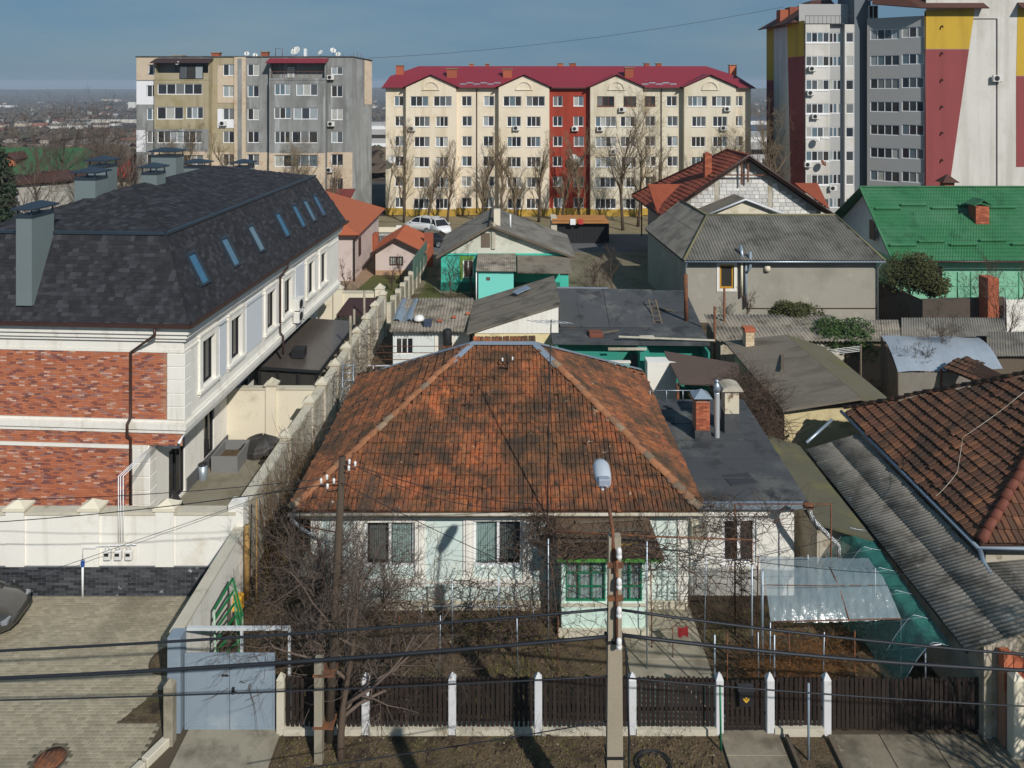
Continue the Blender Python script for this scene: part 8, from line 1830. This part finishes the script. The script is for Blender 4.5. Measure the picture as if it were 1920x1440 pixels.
for k in range(5200):
    x=rr.uniform(-8.4,12); y=rr.uniform(17.4,24.0)
    if x>5.3 and y<19.6: continue
    if -8.6<x<-6 and y<19.6: continue
    a=rr.uniform(0,6.28); s=rr.uniform(.012,.035); t_=rr.uniform(-.015,.015); b=len(vs); c,d=math.cos(a)*s,math.sin(a)*s
    vs.extend([(x-c,y-d,0.012),(x+d*.6,y-c*.6,0.014+abs(t_)),(x+c,y+d,0.013),(x-d*.6,y+c*.6,0.013)]); fs.append((b,b+1,b+2,b+3))
stuff(tag(MB().add(vs,fs).build('leaf_litter',mk('litter',(0.1,0.1,0.1),rough=0.9,var=0.2,bump=0,rnd=0.3,pal=[lin(112,92,66),lin(140,124,96),lin(84,68,48),lin(156,146,122),lin(98,84,60)])),'dead leaves and crumbs scattered on the soil','litter'))
vs=[];fs=[]
for k in range(4200):
    x=rr.uniform(-6.0,5.2) if k%2 else rr.uniform(-6.3,12.0); y=rr.uniform(17.5,19.4) if k%2 else rr.uniform(19.8,23.9)
    if not k%2 and 3.3<x<5.8: continue
    s=rr.uniform(.012,.05)*(1 if rr.random()<.85 else 1.8); b=len(vs)
    vs.extend([(x-s,y-s*rr.uniform(.6,1),0.0),(x+s,y-s*rr.uniform(.5,1),0.0),(x+s*rr.uniform(.5,1),y+s,0.0),(x-s,y+s*rr.uniform(.5,1),0.0),(x+s*rr.uniform(-.3,.3),y,s*rr.uniform(.6,1.1)+.006)]); fs.extend([(b,b+1,b+4),(b+1,b+2,b+4),(b+2,b+3,b+4),(b+3,b,b+4)])
stuff(tag(MB().add(vs,fs).build('soil_clods',M_soil),'loose clods of bare earth over garden and verge','soil'))
# ------------------------------------------------------------------ poles, lamp and cables
o=MB().add([(2.9,8.3,-0.5),(3.3,8.3,-0.5),(3.3,8.7,-0.5),(2.9,8.7,-0.5),(2.97,8.37,9.0),(3.23,8.37,9.0),(3.23,8.63,9.0),(2.97,8.63,9.0)],[(0,3,2,1),(4,5,6,7),(0,1,5,4),(1,2,6,5),(2,3,7,6),(3,0,4,7)]).build('street_pole',M_pole); tag(o,'concrete street pole on the near pavement, seen only by its shadow','pole')
tpl=thing('lamp_pole','concrete lamp pole with rusty bracket and street light in front of fence','lamp pole',(2.2,16,0))
xq=XA(1152,16)
MB().add([(xq-0.20,15.86,-1),(xq+0.20,15.86,-1),(xq+0.20,16.14,-1),(xq-0.20,16.14,-1),(xq-0.13,15.9,7.3),(xq+0.13,15.9,7.3),(xq+0.13,16.1,7.3),(xq-0.13,16.1,7.3)],[(0,3,2,1),(4,5,6,7),(0,1,5,4),(1,2,6,5),(2,3,7,6),(3,0,4,7)]).build('pole',M_pole,tpl)
b=MB().tube([(xq+0.02,15.84,5.15),(xq+0.03,15.84,6.9)],0.035,6).build('bracket_bar',M_rust,tpl)
MB().tube([(xq-0.02,15.85,6.6),(xq-0.05,15.95,7.5),(xq-0.15,16.35,8.15)],0.04,8).build('lamp_arm',M_rust,tpl)
for z in (6.75,6.05): MB().box(xq-0.17,xq+0.17,15.84,15.885,z-0.05,z+0.05).build('clamp',M_rust,tpl)
for z in (2.1,2.4,2.65,5.1): MB().box(xq-0.20,xq+0.20,15.83,16.17,z-0.015,z+0.015).build('strap',M_black,tpl)
for z in (7.02,6.38,5.78,5.12):
    MB().lathe((xq+0.06,15.72,z-0.05),[(0.03,0),(0.06,0.02),(0.065,0.08),(0.045,0.10),(0.06,0.12),(0.055,0.2),(0.03,0.24)],12).build('insulator',M_ceram,tpl)
hd=[]; n=12
for (y,w,h,z) in ((16.32,0.06,0.06,8.12),(16.42,0.13,0.10,8.16),(16.7,0.17,0.14,8.22),(17.0,0.17,0.12,8.27),(17.15,0.12,0.08,8.29),(17.2,0.03,0.03,8.29)):
    for k in range(n): a=2*math.pi*k/n; hd.append((xq-0.17+w*math.cos(a)*1.15,y,z+h*math.sin(a)*(0.6 if math.sin(a)<0 else 1)))
fs_=[(i*n+k,(i+1)*n+k,(i+1)*n+(k+1)%n,i*n+(k+1)%n) for i in range(5) for k in range(n)]+[tuple(range(n))[::-1],tuple(range(5*n,6*n))]
lh=MB().add(hd,fs_,True).build('lamp_head',mk('lamp_housing',lin(186,192,200),rough=0.45,var=0.08,scale=4,bump=0.05),tpl)
MB().cbox(xq-0.30,xq-0.04,16.34,16.52,8.17,8.31,0.02).build('lamp_gear_box',mk('lamp_gear',lin(150,158,170),rough=0.5,bump=0),lh)
# wooden pole with insulators on a concrete stub
tpw=thing('wooden_pole','old wooden pole with white insulators tied to concrete stub near blue gate','utility pole',(-4.6,18.8,0))
MB().tube([(-4.62,18.85,0.4),(-4.45,18.85,4),(-4.28,18.85,7.55)],[0.115,0.10,0.085],10).build('pole',mk('dark_pole_wood',lin(82,70,58),rough=0.92,var=0.25,scale=2,fine=30,fvar=0.3,bump=0.5,stretch=(6,6,0.7)),tpw)
MB().box(-4.93,-4.73,18.6,18.8,-0.3,2.6).build('stub',M_conc,tpw); MB().box(-4.96,-4.45,18.57,19.0,0.9,0.95).build('tie',M_rust,tpw); MB().box(-4.96,-4.42,18.57,19.0,2.2,2.25).build('tie',M_rust,tpw)
for i,(px,py) in enumerate(((602,902),(613,895),(614,912),(626,902),(654,878),(655,866),(666,870))):
    p=WD(px,py,18.7); o=MB().lathe(p,[(0.02,-0.06),(0.035,-0.04),(0.03,0.0),(0.04,0.03),(0.02,0.07)],8).build('insulator',M_ceram,tpw); MB().tube([p+Vector((0,0,-0.06)),p+Vector((0,0.02,-0.14)),(-4.3,18.83,p.z-0.16)],0.012,4).build('hook',M_black,tpw)
# television mast on the house
xm=XA(1026,23.3)
tm_=thing('television_mast','tall thin black mast with yagi aerial beside the tiled house','aerial',(xm,23.3,0))
MB().tube([(xm,23.3,0),(xm+0.02,23.3,5),(xm+0.12,23.3,9.6)],[0.03,0.026,0.018],6).build('mast',M_black,tm_)
ct=Vector((xm+0.12,23.3,9.5))
b=MB().tube([ct+Vector((-0.45,-0.3,0.12)),ct+Vector((0.5,0.5,-0.12))],0.012,5)
for k in range(5):
    c=ct+Vector((-0.42+0.2*k,-0.27+0.17*k,0.11-0.05*k)); b.tube([c+Vector((-0.34,0.1,0.03)),c+Vector((0.34,-0.1,-0.03))],0.008,4)
b.build('yagi',M_galv,tm_)
g_='overhead cables across the foreground'
def tw(px,py,y): return WD(px,py,y)
cb='overhead cable'
cable('overhead_cable','thick dark bundled cable from left edge to lamp pole, lower one',[tw(-120,1277,16.4),tw(1146,1193,15.95)],0.10,0.038,None,g_)
cable('overhead_cable','thick dark bundled cable from lamp pole to right edge',[tw(1160,1190,15.95),tw(2040,1262,16.4)],0.12,0.038,None,g_)
cable('overhead_cable','medium black cable from left edge to lamp pole, upper one',[tw(-120,1226,16.4),tw(1146,1142,15.95)],0.08,0.028,None,g_)
cable('overhead_cable','medium black cable from lamp pole to right edge, upper one',[tw(1160,1143,15.95),tw(2040,1236,16.4)],0.10,0.028,None,g_)
cable('overhead_cable','thin black cable across lower left passing the blue gate',[tw(-120,1316,16.2),tw(1146,1268,15.95)],0.06,0.016,None,g_)
cable('overhead_cable','thin black cable across lower right over the picket gates',[tw(1160,1270,15.95),tw(2040,1330,16.3)],0.06,0.016,None,g_)
cable('overhead_cable','lowest thin cable in the bottom left corner by wooden pole',[tw(500,1450,16.5),tw(1140,1352,16)],0.04,0.012,None,g_)
cable('service_wire','thin wire from left edge to upper insulators of wooden pole',[tw(-120,938,21),tw(603,898,18.7)],0.15,0.009,None,'thin service wires')
cable('service_wire','thin wire from left edge sagging to lower insulators of wooden pole',[tw(-120,985,22),tw(614,908,18.7)],0.15,0.012,None,'thin service wires')
cable('service_wire','thin wire slanting across white front wall to boundary pier',[tw(50,1083,23.8),tw(250,1015,24.2),tw(560,905,24.6)],0.03,0.008,None,'thin service wires')
cable('service_wire','thin wire from wooden pole over tile roof to vine at eave',[tw(666,872,18.7),tw(1018,945,23.0)],0.22,0.010,None,'thin service wires')
cable('service_wire','second thin wire from wooden pole to vine at eave',[tw(655,868,18.7),tw(1022,950,23.0)],0.45,0.008,None,'thin service wires')
cable('service_wire','thin wire from wooden pole slanting down to lamp pole',[tw(640,905,18.7),tw(1145,1138,15.9)],0.10,0.008,None,'thin service wires')
cable('service_wire','thin wire from lamp pole to the arbour by white extension',[tw(1160,1075,15.9),tw(1560,1010,23.4)],0.15,0.008,None,'thin service wires')
cable('service_wire','thin wire from lamp pole to brown tiled house',[tw(1160,1015,15.9),tw(1850,1080,20)],0.2,0.008,None,'thin service wires')
cable('service_wire','long thin wire in the sky between grey block and tower',[tw(690,109,93),tw(1470,13,87)],0.9,0.02,None,'thin service wires')
cable('service_wire','black cable running down the lamp pole side',[(xq+0.23,15.9,5.0),(xq+0.30,15.9,3.0),(xq+0.27,15.9,-0.3)],0.0,0.022,None,'thin service wires')
cable('service_wire','thin wire over parking place to turquoise house',[tw(560,398,80),tw(925,420,61)],0.4,0.012,None,'thin service wires')
# clothesline and yard posts
t=thing('clothesline','clothesline of several white cords beside the green shrubs','clothesline',(16,39,0))
for k in range(4): MB().tube([tw(1500+2*k,650+2*k,40),tw(1555,656+3*k,39.7),tw(1613,649+3*k,39.4)],0.012,4).build('cord',M_wpvc,t)
MB().tube([(XA(1614,39.4),39.4,0),tw(1614,645,39.4)],0.05,6).build('post',M_oldwood,t)
for i,(px,pt,pb,y,lb) in enumerate(((657,592,700,40,'grey pole with small lamp beside the dark canopy'),(664,580,680,44,'thin concrete pole behind the boundary wall, left one'),(683,545,640,46,'thin concrete pole behind the boundary wall, right one'),(1358,540,600,45,'dark pole before the grey plaster house'),(1340,575,625,42,'short dark pole near low corrugated roof'))):
    pipe('yard_pole',lb,[(XA(px,y),y,0),(XA(px,y),y,ZA(pt,y))],0.07,M_conc if i<3 else M_rust)
t=thing('backyard_trellis','white pipe trellis spanning the yard behind the tiled house','trellis',(-4,38,0))
y=38.5; MB().tube([(XA(690,y),y,2.4),(XA(1098,y),y,2.45)],0.04,6).build('top_pipe',M_wpvc,t)
for px in (700,787,885,1093): MB().tube([(XA(px,y),y,0),(XA(px,y),y,2.42)],0.035,6).build('post',M_wpvc,t)
for k in range(4): MB().tube([(XA(690,y),y+1.0*k,2.35),(XA(860,y),y+1.0*k,2.35)],0.02,5).build('wire_pipe',M_rust,t)
t=thing('aluminium_ladder','aluminium ladder leaning behind the left roof edge','ladder',(-7.6,36,0))
for px in (641,661): MB().tube([tw(px,765,34.9),tw(px+2,680,35.6)],0.03,5).build('side_rail',M_galv,t)
for k in range(6): MB().tube([tw(641,755-14*k,35),tw(662,755-14*k,35)],0.02,5).build('rung',M_galv,t)
t=thing('yard_junk','heap of buckets and boards in the yard behind tiled house','junk',(-5,40.5,0))
rj=random.Random(6)
jm=[M_wpvc,M_oldwood,M_rust,M_black,M_conc,mk('blue_plastic',lin(80,150,190),rough=0.4,bump=0)]
for k in range(26):
    x=rj.uniform(-7.6,-2.8); y=rj.uniform(38.6,42.6); s=rj.uniform(.15,.45)
    if k%3==0: MB().lathe((x,y,0),[(s*.7,0),(s,s*1.6),(s*.9,s*1.6)],9).build('bucket',rj.choice(jm),t)
    else: MB(frame(x,y,rj.uniform(0,90))).cbox(-s,s,-s*.6,s*.6,0,s*rj.uniform(.6,2.6),0.01).build('crate',rj.choice(jm),t)
# small things by the blue gate
t=thing('green_stand','bright green welded steel frame leaning on the white low wall','frame',(-8.1,21.5,0))
b=MB(); gx0=[(-8.5,22.9,0.9),(-8.6,21.2,1.9),(-7.95,22.6,1.9)]
def bar3(a,c): b.bar(a,c,0.05,0.05)
A=Vector((-8.62,21.6,1.75)); Bq=Vector((-8.45,22.6,2.0)); Cq=Vector((-8.15,20.6,0.05)); Dq=Vector((-7.65,21.1,0.05)); Eq=Vector((-7.9,21.9,1.35))
for a,c in ((A,Cq),(Bq,Dq),(A,Bq),(Cq,Dq),(Eq,Dq),(Eq,Bq)): bar3(a,c)
for k in range(1,8): bar3(A.lerp(Cq,k/8),Bq.lerp(Dq,k/8))
for k in range(1,6): bar3(Bq.lerp(Dq,k/6),Eq.lerp(Dq,k/6))
b.build('lattice',mk('bright_green_steel',lin(24,112,58),rough=0.4,var=0.1,bump=0,spec=0.5),t)
t=thing('yellow_pump','small yellow pump machine on the ground by white wall','pump',(-8.4,24,0))
pp=W(446,1150,0); MB().cbox(pp.x-0.16,pp.x+0.16,pp.y-0.15,pp.y+0.15,0.15,0.6,0.04).build('housing',mk('yellow_paint',lin(224,164,30),rough=0.5,bump=0),t); MB().cbox(pp.x-0.18,pp.x+0.18,pp.y-0.18,pp.y+0.18,0,0.149,0.02).build('base',M_black,t)
pipe('timber_prop','ochre timber plank standing on end against the boundary pier',[(XA(463,24.6),24.6,0),(XA(463,24.6),24.6,ZA(985,24.6))],0.09,mk('ochre_timber',lin(164,128,74),rough=0.85,var=0.2,bump=0.2),'plank')
pipe('rusty_post','thin yellow rusty post beside the boundary wall',[(XA(481,24.4),24.4,0),(XA(481,25.0),25.0,ZA(935,25.0))],0.03,MATS['ochre_timber'],'post')
t=thing('small_roof_box','small grey weathered hutch roof between house corner and gate','hutch',(-6.2,22.8,0))
c=W(588,1058,1.6); MB().slab([(c.x-0.45,c.y-0.45,1.5),(c.x+0.45,c.y-0.45,1.5),(c.x+0.3,c.y+0.3,1.85),(c.x-0.3,c.y+0.3,1.85)],0.05).build('roof',M_conc,t); MB().box(c.x-0.35,c.x+0.35,c.y-0.2,c.y+0.3,0,1.48).build('body',M_oldwood,t)
MB().tube([(-6.95,23.55,3.25),(-6.75,23.7,2.9),(-6.2,24.0,2.3),(-6.15,24.02,0.2)],0.05,7).build('downpipe',M_galv,th)
t=thing('cable_coil','coil of black cable lying on the verge soil','cable coil',(3.2,18.7,0))
pc=W(1225,1432,0.03)
for r_ in (0.42,0.36,0.46): MB().tube([(pc.x+r_*math.cos(a*math.pi/12),pc.y+r_*0.8*math.sin(a*math.pi/12),0.03+0.02*(r_>0.4)) for a in range(25)],0.014,5).build('loop',M_cable,t)
# ------------------------------------------------------------------ cars
def car(label,loc,rot,paint,suv=False):
    t=thing('parked_car',label,'car',loc,rot,'parked cars'); M=Matrix.Translation(Vector(loc))@Matrix.Rotation(rot,4,'Z'); h=0.18 if suv else 0.0
    st=[(-2.15,0.62,0.45,0.80),(-2.05,0.80,0.34,0.98+h),(-1.5,0.88,0.26,1.02+h),(-0.6,0.90,0.24,1.0+h),(0.6,0.90,0.24,0.98+h),(1.2,0.88,0.26,0.92+h),(1.75,0.82,0.30,0.82+h),(2.05,0.70,0.36,0.70+h*.6),(2.17,0.50,0.44,0.60+h*.5)]
    vs=[]; n=12
    for (x,w,a,c) in st:
        m=(a+c)/2
        ring=[(w*.80,a),(w*.98,a+.10),(w,m),(w*.98,c-.10),(w*.90,c-.02),(w*.55,c+.015)]
        for (yy,zz) in ring: vs.append((x,yy,zz))
        for (yy,zz) in ring[::-1]: vs.append((x,-yy,zz))
    fs=[(i*n+k,i*n+(k+1)%n,(i+1)*n+(k+1)%n,(i+1)*n+k) for i in range(len(st)-1) for k in range(n)]+[tuple(range(n))[::-1],tuple((len(st)-1)*n+k for k in range(n))]
    body=MB(M).add(vs,fs,True).build('body',paint,t)
    top=1.44+h*1.6; cb_=[(-2.0 if suv else -1.75,0.72,0.96+h),(-1.55 if suv else -1.05,0.60,top-0.02),(-0.2,0.62,top),(0.45,0.58,top-0.06),(1.25,0.74,0.92+h)]
    vs=[]
    for i,(x,w,z) in enumerate(cb_):
        zb=0.9+h; vs+= [(x,0.78,zb),(x,w,z),(x,-w,z),(x,-0.78,zb)]
    fs=[(i*4+k,i*4+k+1,(i+1)*4+k+1,(i+1)*4+k) for i in range(4) for k in range(3)]+[(0,3,2,1),(16,17,18,19)]
    MB(M).add(vs,fs,False).build('windows',M_panedark,t)
    (xa,wa,za),(xb,wb,zb_),(xc,wc,zc)=cb_[1],cb_[2],cb_[3]
    MB(M).slab([(xa,-wa-.01,za+.03),(xb,-wb-.01,zb_+.03),(xc,-wc-.01,zc+.03),(xc,wc+.01,zc+.03),(xb,wb+.01,zb_+.03),(xa,wa+.01,za+.03)],0.04,(0,0,1)).build('roof',paint,t)
    b=MB(M)
    for s in (-1,1):
        for (p,q) in (((cb_[0][0],s*.79,.95+h),(xa,s*(wa+.015),za)),((-0.3,s*.80,.95+h),(-0.25,s*(wb+.015),zb_)),((cb_[4][0],s*.78,.93+h),(xc,s*(wc+.015),zc))): b.bar(p,q,0.06,0.05)
    b.build('pillar',paint,t)
    for x in (-1.3,1.32):
        for s in (-1,1):
            wc_=0.33+0.02*suv; vs=[]; nn=18
            for (yy,rr_) in ((0.74,wc_*.95),(0.76,wc_),(0.92,wc_),(0.945,wc_*.93),(0.945,wc_*.68)):
                for k in range(nn): a=2*math.pi*k/nn; vs.append((x+rr_*math.cos(a),s*yy,wc_+rr_*math.sin(a)))
            w=MB(M).add(vs,[(i*nn+k,i*nn+(k+1)%nn,(i+1)*nn+(k+1)%nn,(i+1)*nn+k) for i in range(4) for k in range(nn)]+[tuple(range(nn))],True).build('wheel',M_black,t)
            rm=MB(M)
            for k in range(7):
                a=2*math.pi*k/7; rm.bar((x,s*.94,wc_),(x+wc_*.66*math.cos(a),s*.945,wc_+wc_*.66*math.sin(a)),0.06,0.02,(0,1,0))
            rm.tube([(x+wc_*.68*math.cos(2*math.pi*k/16),s*.945,wc_+wc_*.68*math.sin(2*math.pi*k/16)) for k in range(17)],0.018,5).build('rim',M_galv,w)
    for s in (-1,1):
        MB(M).cbox(1.86,2.06,s*.60-.15,s*.60+.15,.60+h*.6,.72+h*.6,.03).build('headlight',mk('headlight_lens',lin(130,134,138),rough=0.15,bump=0,spec=0.7),t); MB(M).cbox(-2.12,-1.98,s*.66-.14,s*.66+.14,.72+h,.95+h,.03).build('tail_light',mk('red_lens',lin(120,20,20),rough=0.3,bump=0),t)
        MB(M).cbox(0.75,0.9,s*.98-.08,s*.98+.08,1.0+h,1.12+h,.03).build('mirror',paint,t)
    return t
def paintm(n,c): return mk(n,c,rough=0.28,var=0.04,scale=1,bump=0,spec=0.6,coat=0.6)
dk=paintm('dark_olive_paint',lin(62,60,56)); wh=paintm('white_car_paint',lin(226,226,226)); bk=paintm('black_car_paint',lin(40,42,46))
car('dark car cut off by left edge on the brick paved forecourt',(-17.4,23.0,0.012),R(8),dk)
pc=W(823,442,0); car('white suv parked furthest right on the far parking place',(pc.x-0.2,pc.y+1.0,0.012),R(-60),wh,True)
pc=W(795,436,0); car('white hatchback parked left of the white suv',(pc.x-0.3,pc.y+0.6,0.012),R(150),wh,True)
pc=W(805,462,0); car('black car parked behind the small orange roof',(pc.x,pc.y+0.5,0.012),R(165),bk)
# ------------------------------------------------------------------ air
b=MB(); b.box(-9500,9500,-120,9300,-140,36); hz=b.build('haze',mk('haze_tmp',(1,1,1)))
hm_=bpy.data.materials.new('haze'); hm_.use_nodes=True; N=hm_.node_tree.nodes; N.clear(); ov=N.new('ShaderNodeOutputMaterial'); pv=N.new('ShaderNodeVolumePrincipled')
pv.inputs['Color'].default_value=(0.70,0.81,0.95,1); pv.inputs['Density'].default_value=0.00018; pv.inputs['Anisotropy'].default_value=0.0
hm_.node_tree.links.new(pv.outputs['Volume'],ov.inputs['Volume']); hz.data.materials.clear(); hz.data.materials.append(hm_); stuff(hz)
bpy.data.materials.remove(MATS['haze_tmp'])
